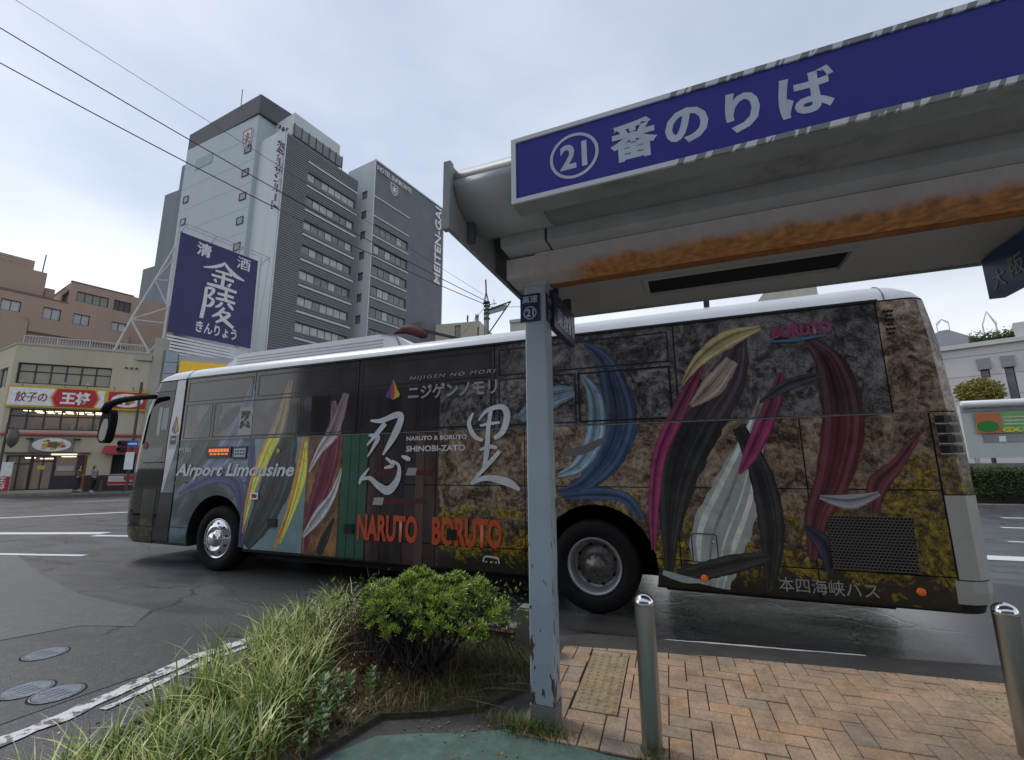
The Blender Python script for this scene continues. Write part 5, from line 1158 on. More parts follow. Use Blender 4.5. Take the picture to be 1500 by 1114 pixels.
# writing on the coach
M_WL = mat('white_lettering', (.62, .63, .64), .35); M_GL_ = mat('grey_lettering', (.42, .43, .44), .35); M_FW = mat('film_white_lettering', (.33, .33, .34), .2); M_RL = mat('red_lettering', (.62, .085, .03), .35)
TO = .0135
text('Airport Limousine', BFm, -8.34, -5.62, 1.42, 1.69, TO, mat('silver_white_lettering', (.66, .68, .70), .35), bus, bold=.03, shear=.25)
text('M1101', BFm, -8.32, -8.02, 1.88, 1.965, TO, M_WL, bus, bold=.01)
text('忍', BFm, -6.90, -6.68, 2.24, 2.54, TO + .001, mat('film_black_ink', (.012, .01, .01), .3), bus, bold=.03)
text('99', BFm, -6.14, -5.95, 1.83, 1.90, TO, YEL, bus, bold=.03, spacing=1.4)
text('NARUTO & BORUTO', BFm, -3.62, -2.69, 1.965, 2.025, TO, M_WL, bus, bold=.025)
text('SHINOBI-ZATO', BFm, -3.62, -2.71, 1.815, 1.895, TO, M_WL, bus, bold=.03)
text('ニジゲンノモリ', BFm, -3.62, -2.26, 2.53, 2.74, TO, M_FW, bus, bold=.03)
text('NIJIGEN NO MORI', BFm, -3.60, -2.28, 2.80, 2.865, TO, M_FW, bus, bold=.012, spacing=1.3, shear=.2)
def narrow(word, u0, u1): text(word, BFm, u0, u1, .625, .975, TO, M_RL, bus, bold=.04)
narrow('NARUTO', -4.38, -3.40); narrow('BORUTO', -3.18, -2.20)
text('本四海峡バス', BFm, .71, 1.50, .41, .545, TO, M_GL_, bus, bold=0)
text('BORUTO', BFm, .90, 1.43, 2.915, 3.05, TO, fl('rose_letter', (.24, .06, .11)), bus, bold=.06)
mb = MB(); ribbon(mb, BFm, [(.88, 2.885, .02), (1.1, 2.88, .035), (1.38, 2.905, .02)], TO + .001); mb.build('print_underline', fl('cyan_line', (.07, .14, .22)), bus)
# flame marks
def flame(uc, z0, h_, w_, parent):
    cols = [((.06, .06, .22), -.5, 0), ((.45, .07, .12), -.1, .5), ((.60, .42, .04), .15, .9)]
    s = MB(); s.plate(BFm, smooth_poly([(uc, z0 + h_, 1), (uc - w_ * .32, z0 + h_ * .5), (uc - w_ / 2, z0 + h_ * .18), (uc, z0), (uc + .001, z0, 1)], 5), .001, TO); s.build('emblem', mat('emblem_blue', (.07, .07, .25), .3), parent)
    s = MB(); s.plate(BFm, smooth_poly([(uc, z0 + h_, 1), (uc + w_ * .3, z0 + h_ * .5), (uc + w_ / 2, z0 + h_ * .18), (uc + .001, z0), (uc, z0, 1)], 5), .001, TO); s.build('emblem', mat('emblem_yellow', (.55, .42, .05), .3), parent)
    s = MB(); s.plate(BFm, smooth_poly([(uc, z0 + h_ * .98, 1), (uc + w_ * .14, z0 + h_ * .45), (uc + w_ * .1, z0 + h_ * .08), (uc - w_ * .12, z0 + h_ * .1), (uc - w_ * .14, z0 + h_ * .5)], 5), .001, TO + .002); s.build('emblem', mat('emblem_red', (.42, .06, .07), .3), parent)
flame(-8.52, 2.225, .30, .15, bus); flame(-3.88, 2.55, .30, .23, bus)
def lab(u0, u1, z0, z1, m, off=TO, name='sticker', parent=None): s = MB(); s.fbox(BFm, u0, u1, z0, z1, .001, off); return s.build(name, m, parent or bus)
lab(-8.63, -8.42, 1.96, 2.21, mat('sticker_white', (.5, .52, .54), .4), .008); lab(-8.60, -8.45, 2.03, 2.18, mat('sticker_navy', (.02, .03, .08), .4), .0095); lab(-8.58, -8.47, 2.10, 2.14, mat('sticker_white', (.5, .52, .54), .4), .0105)
dsp = lab(-7.62, -7.02, 1.775, 1.965, M_WLINE, .022, 'destination_display')
for k in range(7): lab(-7.55 + k * .07, -7.495 + k * .07, 1.875, 1.93, mat('led_orange', (.5, .12, .03), .4, emit=(1, .22, .05, .5)), .0235, 'led_row', dsp)
for k in range(5): lab(-7.52 + k * .09, -7.45 + k * .09, 1.83, 1.855, mat('led_orange', (.5, .12, .03), .4), .0235, 'led_row', dsp)
p_ = lab(-6.97, -6.67, 1.755, 1.96, mat('sticker_navy', (.02, .03, .08), .4), .020); lab(-6.95, -6.69, 1.79, 1.925, mat('sticker_white', (.5, .52, .54), .4), .0215, parent=p_)
for k in range(4): lab(-6.93 + k * .06, -6.89 + k * .06, 1.82, 1.85, mat('sticker_navy', (.02, .03, .08), .4), .0225, parent=p_); lab(-6.93 + k * .06, -6.89 + k * .06, 1.87, 1.90, mat('sticker_navy', (.02, .03, .08), .4), .0225, parent=p_)
# brush characters
st.F = BFm; st.o = TO + .001; mb = MB(); st.k = 0
for l in [[(-4.24, 2.27, .03), (-4.05, 2.26, .07), (-3.80, 2.33, .09), (-3.72, 2.28, .10), (-3.82, 2.05, .11), (-4.0, 1.78, .03)], [(-3.98, 2.22, .08), (-4.12, 2.08, .07), (-4.28, 1.92, .03)], [(-4.26, 2.06, .03), (-4.10, 2.03, .08), (-4.16, 1.90, .05), (-4.26, 1.76, .02)],
          [(-4.22, 1.60, .02), (-4.34, 1.46, .06), (-4.38, 1.38, .03)], [(-4.34, 1.44, .03), (-4.2, 1.46, .06), (-4.05, 1.36, .09), (-3.88, 1.30, .12), (-3.74, 1.44, .09), (-3.72, 1.62, .05), (-3.84, 1.70, .03)], [(-3.94, 1.74, .03), (-3.82, 1.64, .06), (-3.96, 1.60, .03)], [(-3.68, 1.76, .03), (-3.60, 1.73, .06), (-3.54, 1.71, .04)]]: st(l)
mb.build('brush_character', M_WL, bus)
mb = MB(); st.k = 0
for l in [[(-2.60, 2.30, .03), (-2.66, 2.16, .06), (-2.58, 2.0, .06), (-2.46, 1.94, .04)], [(-2.52, 2.20, .02), (-2.40, 2.32, .05), (-2.20, 2.36, .07), (-2.12, 2.25, .09), (-2.18, 2.05, .08), (-2.3, 1.96, .05)], [(-2.50, 2.13, .03), (-2.36, 2.15, .04), (-2.22, 2.16, .03)],
          [(-2.34, 2.34, .05), (-2.38, 2.1, .06), (-2.40, 1.8, .07), (-2.44, 1.6, .05)], [(-2.5, 1.82, .03), (-2.36, 1.86, .05), (-2.26, 1.84, .04)], [(-2.22, 1.80, .05), (-2.36, 1.66, .06), (-2.54, 1.48, .04), (-2.60, 1.40, .02)], [(-2.62, 1.40, .04), (-2.40, 1.47, .07), (-2.12, 1.42, .10), (-1.96, 1.33, .04)]]: st(l)
mb.build('brush_character', M_WL, bus)
# dark hatch on lettering, latches, lamps
for u0, u1, z0, z1, nm in [(-6.07, -5.89, .73, .85, 'latch_recess'), (-4.60, -4.44, .71, .83, 'latch_recess'), (-2.96, -2.82, .70, .83, 'latch_recess')]: lab(u0, u1, z0, z1, M_WLINE, .024, nm)
ff = lab(-6.47, -6.31, 1.13, 1.23, chrome, .03, 'fuel_cover'); lab(-6.44, -6.34, 1.15, 1.21, mat('red_reflector', (.25, .02, .02), .3), .033, 'reflector', ff)
mb = MB(); ribbon(mb, BFm, [(-2.44, .47, .018), (-2.42, .53, .02), (-2.33, .535, .022), (-2.25, .52, .02), (-2.23, .46, .016)], .03); tl_ = mb.build('side_lamp', M_WL, bus)
for k in range(3): mb = MB(); mb.lathe([(.012, 0), (.0001, -.004)], (-2.40 + k * .065, Y0 - .03, .475), 'Y', 8); mb.build('bulb', M_WL, tl_)
mb = MB(); hh = [(-.05, .63), (.17, .63), (.19, .65), (.19, .89), (.17, .91), (-.03, .91), (-.05, .89)]
for i in range(len(hh)): a, b_2 = hh[i], hh[(i + 1) % len(hh)]; ribbon(mb, BFm, [(a[0], a[1], .012), (b_2[0], b_2[1], .012)], .0205 + .0002 * i, 1)
ht = mb.build('hatch_outline', mat('dark_seam_grey', (.07, .07, .07), .4), bus); mb = MB(); mb.lathe([(.012, 0), (.0001, -.006)], (.15, Y0 - .02, .84), 'Y', 8); mb.build('hatch_lock', chrome, ht)
M_ORL = mat('orange_reflector', (.75, .16, .03), .25, emit=(.7, .12, .02, .1))
for xx, zz in ((.045, .475), (1.81, .50), ): mb = MB(); mb.lathe([(.034, 0), (.034, -.012), (.022, -.02), (.0001, -.022)], (xx, Y0 - .004, zz), 'Y', 14); mb.build('side_reflector', M_ORL, bus, smooth=True)
# mesh grille
gr = MB(); gp = [(1.19, 1.13), (1.835, 1.13), (1.815, .64), (1.16, .655)]; gr.plate(BFm, gp, .001, .018); gb = gr.build('engine_grille', dark_cav, bus)
M_MESH = mat('grey_wire_mesh', (.17, .165, .155), .5, .5)
gr = MB()
for k in range(19): z = .655 + k * .0262; gr.fbox(BFm, 1.17, 1.825, z, z + .008, .02, .026)
for k in range(22):
    for j in range(18): u = 1.18 + k * .0298 + (j % 2) * .0149; z = .655 + j * .0262; gr.fbox(BFm, u, u + .006, z, z + .027, .019, .0245)
gr.build('wire_mesh', M_MESH, gb, kind='stuff')
# rear vents and drilled holes
for k in range(4): v_ = patch('rear_vent', 2.13, 2.31, 2.035 - k * .092 - .05, 2.035 - k * .092 + .022 - .01, .006, M_WLINE, thick=.01, ds=.05); 
for k in range(4):
    mb = MB(); mb.tube([side_pt(s, 1.972 - k * .092, .012) for s in (2.12, 2.2, 2.26, 2.31)], .004, 4); mb.build('vent_lip', M_REARW, bus)
for k in range(6):
    for j in range(3 if k % 2 else 2):
        mb = MB(); mb.lathe([(.014, -.005), (.0001, -.005)], (1.90 + j * .028 - (.014 if k % 2 else 0), Y0, 2.86 + k * .045), 'Y', 10); mb.build('vent_hole', dark_cav, bus)
# roof units
mb = MB(); ac = [(-8.15, 3.42), (-7.95, 3.56), (-7.7, 3.70), (-4.55, 3.72), (-4.2, 3.66), (-3.85, 3.44)]
mb.add([(x, y, z) for y in (5.72, 7.3) for x, z in ac], [(0, 1, 2, 3, 4, 5)[::-1], (6, 7, 8, 9, 10, 11)] + [(k, k + 1, 7 + k, 6 + k) for k in range(5)])
acu = mb.build('air_conditioner', white_paint, bus, fixn=True)
for k in range(3): mb = MB(); mb.fbox(Fr(0, 5.72, 0), -7.75, -4.45, 3.50 + k * .055, 3.515 + k * .055, .001, .008); mb.build('ridge', mat('grey_ridge', (.4, .41, .42), .5), acu)
mb = MB(); mb.tube([(-4.5, 5.70, 3.715), (-4.2, 5.70, 3.65), (-4.1, 5.70, 3.46)], .008, 5); mb.build('joint', M_FRAME, acu)
mb = MB(); mb.hexa([(.85, 5.6, 3.45), (1.45, 5.6, 3.45), (1.45, 6.6, 3.45), (.85, 6.6, 3.45), (.95, 5.62, 3.58), (1.45, 5.62, 3.58), (1.45, 6.6, 3.58), (.95, 6.6, 3.58)]); mb.build('roof_hatch', mat('beige_hatch', (.5, .47, .38), .6), bus)
mb = MB(); mb.box(.28, .34, 5.42, 5.48, 3.42, 3.5); mb.build('roof_lug', M_FRAME, bus)
# mirror
mb = MB(); mb.tube([(-9.0, 5.15, 2.90), (-9.35, 5.08, 2.90), (-9.75, 5.0, 2.86), (-10.0, 4.95, 2.78), (-10.08, 4.95, 2.66)], [.04, .05, .055, .07, .08], 10); mm = mb.build('mirror_arm', black_rub, bus, smooth=True)
mb = MB(); mo = smooth_poly([(-10.17, 2.66), (-9.98, 2.70), (-9.90, 2.55), (-9.92, 2.25), (-9.98, 2.10), (-10.12, 2.09), (-10.22, 2.2), (-10.22, 2.45)], 5)
mb.plate(Fr(0, 5.03, 0), mo, -.05, .07); mr_ = mb.build('mirror_housing', black_rub, bus)
mb = MB(); mg_ = smooth_poly([(-10.10, 2.50), (-9.96, 2.50), (-9.94, 2.3), (-10.0, 2.14), (-10.12, 2.13), (-10.17, 2.25)], 5); mb.plate(Fr(0, 5.03, 0), mg_, .071, .075); mb.build('mirror_glass', mat('mirror_glass', (.03, .05, .04), .15, .0, var=.6, scale=8), mr_)
# wheels
def wheel(cx, yo, front):
    mb = MB(); mb.lathe([(.30, .0), (.315, .0), (.33, -.028), (.40, -.040), (.46, -.030), (.492, -.005), (.502, .04), (.502, .22), (.49, .26), (.40, .28), (.30, .28)], (cx, yo, .502), 'Y', 48)
    for k in range(3): mb.lathe([(.504, .05 + k * .06), (.506, .06 + k * .06), (.504, .07 + k * .06)], (cx, yo, .502), 'Y', 48)
    w_ = mb.build('wheel', black_rub, bus, smooth=True, fixn=True)
    if front:
        mb = MB(); mb.lathe([(.31, .02), (.312, -.012), (.295, -.02), (.285, .0), (.27, -.012), (.20, -.055), (.165, -.06), (.15, -.03), (.11, -.03), (.105, -.09), (.085, -.105), (.0001, -.107)], (cx, yo, .502), 'Y', 48)
        mb.build('rim', chrome, w_, smooth=True, fixn=True)
        for k in range(10):
            a = 2 * pi * k / 10 + .2; mb = MB(); mb.lathe([(.020, -.007), (.0001, -.008)], (cx + .238 * cos(a), yo - .034, .502 + .238 * sin(a)), 'Y', 10); mb.build('hand_hole', dark_cav, w_)
    else:
        mb = MB(); mb.lathe([(.31, .02), (.312, -.012), (.298, -.018), (.285, .0), (.272, .02), (.268, .10), (.25, .14), (.20, .15), (.16, .11), (.15, .10)], (cx, yo, .502), 'Y', 48); mb.build('rim', silver, w_, smooth=True, fixn=True)
        mb = MB(); mb.lathe([(.24, .149), (.155, .095), (.12, .09), (.115, .03), (.09, .01), (.04, .0), (.035, -.01), (.0001, -.012)], (cx, yo, .502), 'Y', 32); mb.build('hub', dirty_alloy, w_, smooth=True, fixn=True)
        for k in range(8):
            a = 2 * pi * k / 8 + .3; mb = MB(); mb.lathe([(.022, .128), (.0001, .125)], (cx + .215 * cos(a), yo, .502 + .215 * sin(a)), 'Y', 10); mb.build('hand_hole', dark_cav, w_)
            a += .39; mb = MB(); mb.tube([(cx + .10 * cos(a), yo + .0, .502 + .10 * sin(a)), (cx + .10 * cos(a), yo + .06, .502 + .10 * sin(a))], .012, 6); mb.build('wheel_nut', dirty_alloy, w_)
wheel(-7.19, Y0 + .04, True); wheel(-1.095, Y0 + .05, False)
for wx in (-7.19, -1.095):
    mb = MB(); mb.lathe([(.30, .0), (.502, .02), (.502, .27), (.3, .28)], (wx, Y1 - .32, .502), 'Y', 32); mb.build('wheel', black_rub, bus, smooth=True)
for c_o in (cu1, cu2): bpy.data.objects.remove(c_o)

# ------------------------------------------------------------------ bus shelter
shel = thing('bus_shelter', 'grey steel bus shelter with blue stop 21 sign and a rusty beam', 'bus shelter', (-.95, 2.98, .05))
M_SHG = mat('shelter_grey_blue_paint', (.40, .42, .435), .5, var=.14, scale=3, col2=(.17, .18, .18), thr=(.55, .8), bump=.08, bscale=20)
M_SHD = mat('shelter_stained_paint', (.27, .28, .285), .55, var=.2, scale=3, col2=(.06, .06, .05), thr=(.55, .75), bump=.1, bscale=20)
M_SOF = mat('shelter_soffit_paint', (.38, .37, .35), .6, var=.08, scale=1.2, col2=(.36, .35, .31), thr=(.5, .8))
def rusty(name, base, rust, zlo, zhi, horizontal=True, xfade=None):
    m = bpy.data.materials.new(name); m.use_nodes = True; nt = m.node_tree; L = nt.links.new; b = nt.nodes['Principled BSDF']
    tc = _n(nt, 'TexCoord'); sp = _n(nt, 'SeparateXYZ'); L(tc.outputs['Object'], sp.inputs[0])
    n1 = _n(nt, 'TexNoise'); n1.inputs['Scale'].default_value = 6; n1.inputs['Detail'].default_value = 10; n1.inputs['Roughness'].default_value = .72
    mp = _n(nt, 'Mapping'); mp.inputs['Scale'].default_value = (1, 1, .6); L(tc.outputs['Object'], mp.inputs[0]); L(mp.outputs[0], n1.inputs['Vector'])
    def mth(op, a, bb=None):
        q = _n(nt, 'Math'); q.operation = op
        for i, v in enumerate((a, bb)):
            if v is None: continue
            if isinstance(v, (int, float)): q.inputs[i].default_value = v
            else: L(v, q.inputs[i])
        return q.outputs[0]
    h = _n(nt, 'MapRange'); h.inputs[1].default_value = zhi; h.inputs[2].default_value = zlo; L(sp.outputs[2], h.inputs[0])
    t = mth('ADD', h.outputs[0], mth('MULTIPLY', mth('SUBTRACT', n1.outputs['Fac'], .5), 1.0))
    if xfade:
        xr_ = _n(nt, 'MapRange'); xr_.inputs[1].default_value = xfade[0]; xr_.inputs[2].default_value = xfade[1]; L(sp.outputs[0], xr_.inputs[0]); t = mth('MULTIPLY', t, xr_.outputs[0])
        xr2 = _n(nt, 'MapRange'); xr2.inputs[1].default_value = xfade[3]; xr2.inputs[2].default_value = xfade[2]; L(sp.outputs[0], xr2.inputs[0]); t = mth('MULTIPLY', t, xr2.outputs[0])
    r = _n(nt, 'ValToRGB'); r.color_ramp.elements[0].position = .34; r.color_ramp.elements[1].position = .72; L(t, r.inputs[0])
    n2 = _n(nt, 'TexNoise'); n2.inputs['Scale'].default_value = 18; n2.inputs['Detail'].default_value = 8; L(tc.outputs['Object'], n2.inputs['Vector'])
    rr = _n(nt, 'ValToRGB'); rr.color_ramp.elements[0].position = .3; rr.color_ramp.elements[0].color = (*[c * .55 for c in rust], 1); rr.color_ramp.elements[1].position = .7; rr.color_ramp.elements[1].color = (*[c * 1.25 for c in rust], 1); L(n2.outputs['Fac'], rr.inputs[0])
    rb = _n(nt, 'ValToRGB'); rb.color_ramp.elements[0].position = .3; rb.color_ramp.elements[0].color = (*[c * .85 for c in base], 1); rb.color_ramp.elements[1].position = .7; rb.color_ramp.elements[1].color = (*[c * 1.1 for c in base], 1); L(n1.outputs['Fac'], rb.inputs[0])
    mx = _n(nt, 'Mix'); mx.data_type = 'RGBA'; L(r.outputs[0], mx.inputs[0]); L(rb.outputs[0], mx.inputs[6]); L(rr.outputs[0], mx.inputs[7]); L(mx.outputs[2], b.inputs['Base Color'])
    b.inputs['Roughness'].default_value = .65
    return m
# object coordinates are relative to the shelter root at z = .05, x = -.95
M_RB = rusty('rusty_beam_paint', (.58, .51, .51), (.60, .27, .10), 2.85, 3.01, xfade=(.0, .45, 2.6, 3.1))
M_RUST = mat('rust', (.30, .11, .035), .85, var=.4, scale=8, col2=(.16, .07, .03), thr=(.5, .7), bump=.4)
XE = 4.6
mb = MB(); mb.box(-1.12, -.905, 2.78, 3.0, 2.93, 3.075); mb.box(-.905, XE, 2.78, 2.98, 2.93, 3.09); mb.build('rusty_beam', M_RB, shel)
mb = MB(); mb.box(-.86, XE, 2.985, 3.05, 2.922, 2.936); mb.build('rust_strip', M_RUST, shel)
# upper beam with its joint
mb = MB(); mb.box(-1.10, -.79, 2.62, 2.95, 3.095, 3.235); mb.build('upper_beam', M_SHG, shel)
mb = MB(); mb.box(-.775, XE, 2.64, 2.95, 3.094, 3.245); mb.build('upper_beam', M_SHG, shel)
mb = MB(); mb.box(-.80, -.775, 2.655, 2.95, 3.097, 3.236); mb.build('joint', M_FRAME, shel)
# post with a hollow square section
M_POST = rusty('post_paint', (.31, .37, .42), (.16, .08, .045), -.25, .35)
def post_mat():
    m = bpy.data.materials.new('chipped_post_paint'); m.use_nodes = True; nt = m.node_tree; L = nt.links.new; b = nt.nodes['Principled BSDF']; tc = _n(nt, 'TexCoord')
    mp = _n(nt, 'Mapping'); mp.inputs['Scale'].default_value = (1, 1, .3); L(tc.outputs['Object'], mp.inputs[0])
    n1 = _n(nt, 'TexNoise'); n1.inputs['Scale'].default_value = 26; n1.inputs['Detail'].default_value = 6; L(mp.outputs[0], n1.inputs['Vector'])
    n3 = _n(nt, 'TexNoise'); n3.inputs['Scale'].default_value = 2.2; n3.inputs['Detail'].default_value = 4; L(tc.outputs['Object'], n3.inputs['Vector'])
    sp = _n(nt, 'SeparateXYZ'); L(tc.outputs['Object'], sp.inputs[0])
    h = _n(nt, 'MapRange'); h.inputs[1].default_value = 2.0; h.inputs[2].default_value = 0.0; h.inputs[3].default_value = -.10; h.inputs[4].default_value = .055; L(sp.outputs[2], h.inputs[0])
    # wear gathers on the corner edges
    px = _n(nt, 'Math'); px.operation = 'ABSOLUTE'; L(sp.outputs[0], px.inputs[0])
    ed = _n(nt, 'MapRange'); ed.inputs[1].default_value = .060; ed.inputs[2].default_value = .078; ed.inputs[3].default_value = 0; ed.inputs[4].default_value = .085; L(px.outputs[0], ed.inputs[0])
    a = _n(nt, 'Math'); a.operation = 'ADD'; L(n1.outputs['Fac'], a.inputs[0]); L(h.outputs[0], a.inputs[1])
    a2 = _n(nt, 'Math'); a2.operation = 'ADD'; L(a.outputs[0], a2.inputs[0]); L(ed.outputs[0], a2.inputs[1])
    r = _n(nt, 'ValToRGB'); r.color_ramp.elements[0].position = .635; r.color_ramp.elements[1].position = .66; L(a2.outputs[0], r.inputs[0])
    rb = _n(nt, 'ValToRGB'); rb.color_ramp.elements[0].position = .3; rb.color_ramp.elements[0].color = (.31, .375, .435, 1); rb.color_ramp.elements[1].position = .7; rb.color_ramp.elements[1].color = (.40, .47, .53, 1); L(n3.outputs['Fac'], rb.inputs[0])
    mx = _n(nt, 'Mix'); mx.data_type = 'RGBA'; L(r.outputs[0], mx.inputs[0]); L(rb.outputs[0], mx.inputs[6]); mx.inputs[7].default_value = (.09, .05, .035, 1); L(mx.outputs[2], b.inputs['Base Color'])
    b.inputs['Roughness'].default_value = .45
    bp = _n(nt, 'Bump'); bp.inputs['Strength'].default_value = .3; bp.inputs['Distance'].default_value = .003; bp.invert = True; L(r.outputs[0], bp.inputs['Height']); L(bp.outputs[0], b.inputs['Normal'])
    return m
M_POST = post_mat()
def rsq(cx, cy, h_, r, n=4):
    pts = []
    for qx, qy, a0 in ((1, 1, 0), (-1, 1, pi / 2), (-1, -1, pi), (1, -1, 3 * pi / 2)):
        for k in range(n + 1): a = a0 + pi / 2 * k / n; pts.append((cx + qx * (h_ - r) + r * cos(a), cy + qy * (h_ - r) + r * sin(a)))
    return pts
PCX, PCY = -.955, 2.98
mb = MB(); mb.prism(rsq(PCX, PCY, .0775, .012), .19, 2.93); mb.build('post', M_POST, shel)
mb = MB(); mb.prism(rsq(PCX, PCY, .082, .01), .02, .185); mb.build('post_base', M_CONC, shel)
mb = MB(); mb.box(PCX - .09, PCX + .09, PCY - .09, PCY + .09, 2.905, 2.929); mb.build('post_cap_plate', M_SHG, shel)
# far row of posts out of frame to the right
mb = MB(); mb.prism(rsq(4.2, PCY, .0775, .012), .03, 2.93); mb.build('post', M_POST, shel)
# soffit with recessed lamp tray
mb = MB(); zS = 3.0; sx0, sx1, sy0, sy1 = -.20, 1.09, 3.34, 3.66
for a, b_2, c, d in [(-1.19, sx0, 3.04, 3.93), (sx1, XE, 3.04, 3.93), (sx0, sx1, 3.04, sy0), (sx0, sx1, sy1, 3.93)]: mb.box(a, b_2, c, d, zS, zS + .02)
mb.build('soffit', M_SOF, shel)
mb = MB(); mb.box(sx0 + .006, sx1 - .006, sy0 + .006, sy1 - .006, 3.008, 3.0195); mb.box(sx0 - .02, sx0 - .005, sy0, sy1, 3.021, 3.12); mb.box(sx1 + .005, sx1 + .02, sy0, sy1, 3.021, 3.12); mb.box(sx0 - .02, sx1 + .02, sy0 - .02, sy0 - .005, 3.021, 3.12); mb.box(sx0 - .02, sx1 + .02, sy1 + .005, sy1 + .02, 3.021, 3.12); mb.build('lamp_tray', dark_cav, shel)
mb = MB()
mb.box(sx0 - .03, sx1 + .03, sy0 - .03, sy0, 2.985, 2.999); mb.box(sx0 - .03, sx1 + .03, sy1, sy1 + .03, 2.985, 2.999); mb.box(sx0 - .03, sx0, sy0, sy1, 2.985, 2.999); mb.box(sx1, sx1 + .03, sy0, sy1, 2.985, 2.999)
mb.build('lamp_tray_rim', M_SOF, shel)
mb = MB(); mb.box(-1.22, XE, 3.93, 3.96, 2.985, 3.15); mb.build('rear_fascia', M_SHD, shel)
mb = MB(); mb.box(-1.21, XE, 2.3, 3.95, 3.42, 3.46); mb.build('roof_sheet', M_SHD, shel)
# rounded front fascia
cyf, czf, ry, rz = 2.47, 3.30, .36, .185
prof = [(2.64, 3.235), (2.60, 3.165), (2.52, 3.135)] + [(cyf - ry * sin(a), czf - rz * cos(a)) for a in [pi * k / 14 for k in range(1, 14)]] + [(2.50, 3.485), (2.60, 3.46)]
for nm, a, b_2, m_ in (('fascia', 1, 10, M_SHG), ('fascia_top', 10, 16, M_SHG)):
    pass
def extr(name, prof, x0, x1, m_, parent, thick=.01):
    n = len(prof); mb = MB(); mb.add([(x0, p[0], p[1]) for p in prof] + [(x1, p[0], p[1]) for p in prof], [(k, n + k, n + k + 1, k + 1) for k in range(n - 1)])
    o = mb.build(name, m_, parent, smooth=True); md = o.modifiers.new('s', 'SOLIDIFY'); md.thickness = thick; md.offset = 0
    return o
extr('fascia', prof[:10], -1.19, -.705, M_SHG, shel); extr('fascia', prof[:10], -.70, XE, M_SHD, shel)
extr('fascia_top', [(p[0] + .012, p[1] + .012) for p in prof[9:]], -1.19, XE, M_SHG, shel)
# end plate
mb = MB(); mb.box(-1.225, -1.195, 2.08, 3.96, 2.985, 3.40); mb.box(-1.235, -1.19, 2.07, 2.11, 2.975, 3.41); mb.build('end_plate', M_SHD, shel)
mb = MB(); mb.box(-1.19, -1.186, 2.75, 3.9, 2.985, 3.40); mb.box(-1.186, -1.15, 2.3, 2.34, 3.0, 3.2); mb.build('end_lining', M_CAP, shel)
# sign box
SA = radians(.9); SF = Fr(-.785, 2.035, to=(3.6, 2.035 - .07))
M_BLUE = mat('blue_sign_face', (.006, .010, .22), .5, var=.06, scale=2)
mb = MB(); mb.fbox(SF, 0, 4.6, 3.0, 3.385, -.12, 0); mb.build('sign_box', M_SHD, shel)
mb = MB(); mb.fbox(SF, .028, 4.58, 3.026, 3.36, .001, .006); mb.build('sign_face', M_BLUE, shel)
M_RIM = bpy.data.materials.new('worn_white_sign_rim'); M_RIM.use_nodes = True; nt = M_RIM.node_tree; L = nt.links.new; b_ = nt.nodes['Principled BSDF']
tc = _n(nt, 'TexCoord'); mp = _n(nt, 'Mapping'); mp.inputs['Rotation'].default_value = (0, radians(-25), 0); L(tc.outputs['Object'], mp.inputs[0])
wv = _n(nt, 'TexNoise'); wv.inputs['Scale'].default_value = 34; wv.inputs['Detail'].default_value = 1
mp2 = _n(nt, 'Mapping'); mp2.inputs['Scale'].default_value = (1, .02, .15); L(mp.outputs[0], mp2.inputs[0]); L(mp2.outputs[0], wv.inputs['Vector'])
sp = _n(nt, 'SeparateXYZ'); L(tc.outputs['Object'], sp.inputs[0]); mr = _n(nt, 'MapRange'); mr.inputs[1].default_value = .75; mr.inputs[2].default_value = 1.0; mr.inputs[3].default_value = -.5; mr.inputs[4].default_value = 0.0; L(sp.outputs[0], mr.inputs[0])
ad = _n(nt, 'Math'); ad.operation = 'ADD'; L(wv.outputs['Fac'], ad.inputs[0]); L(mr.outputs[0], ad.inputs[1])
r = _n(nt, 'ValToRGB'); r.color_ramp.interpolation = 'CONSTANT'; r.color_ramp.elements[0].color = (.62, .64, .66, 1); r.color_ramp.elements[1].position = .49; r.color_ramp.elements[1].color = (.20, .21, .21, 1); L(ad.outputs[0], r.inputs[0]); L(r.outputs[0], b_.inputs['Base Color']); b_.inputs['Roughness'].default_value = .4
for (a, b_2, c, d) in [(0, 4.6, 3.0, 3.0245), (0, 4.6, 3.3615, 3.385), (0, .026, 3.0245, 3.3615)]:
    mb = MB(); mb.fbox(SF, a, b_2, c, d, .001, .014); mb.build('sign_rim', M_RIM, shel)
M_SL = mat('pale_blue_grey_letter', (.46, .52, .60), .4)
mb = MB(); n = 40
cu, cz, R1, R2 = .345, 3.193, .128, .112
for k in range(n):
    a, b_2 = 2 * pi * k / n, 2 * pi * (k + 1) / n
    mb.quad(SF.P(cu + R2 * cos(a), cz + R2 * sin(a), .0075), SF.P(cu + R1 * cos(a), cz + R1 * sin(a), .0075), SF.P(cu + R1 * cos(b_2), cz + R1 * sin(b_2), .0075), SF.P(cu + R2 * cos(b_2), cz + R2 * sin(b_2), .0075))
mb.build('circle', M_SL, shel)
text('21', SF, cu - .072, cu + .068, cz - .072, cz + .072, .0075, M_SL, shel, bold=.03)
text('番', SF, .53, .755, 3.085, 3.30, .0075, M_SL, shel, bold=.035); text('の', SF, .79, .98, 3.10, 3.285, .0075, M_SL, shel, bold=.035)
text('り', SF, 1.05, 1.19, 3.085, 3.29, .0075, M_SL, shel, bold=.035); text('ば', SF, 1.26, 1.47, 3.09, 3.30, .0075, M_SL, shel, bold=.035)
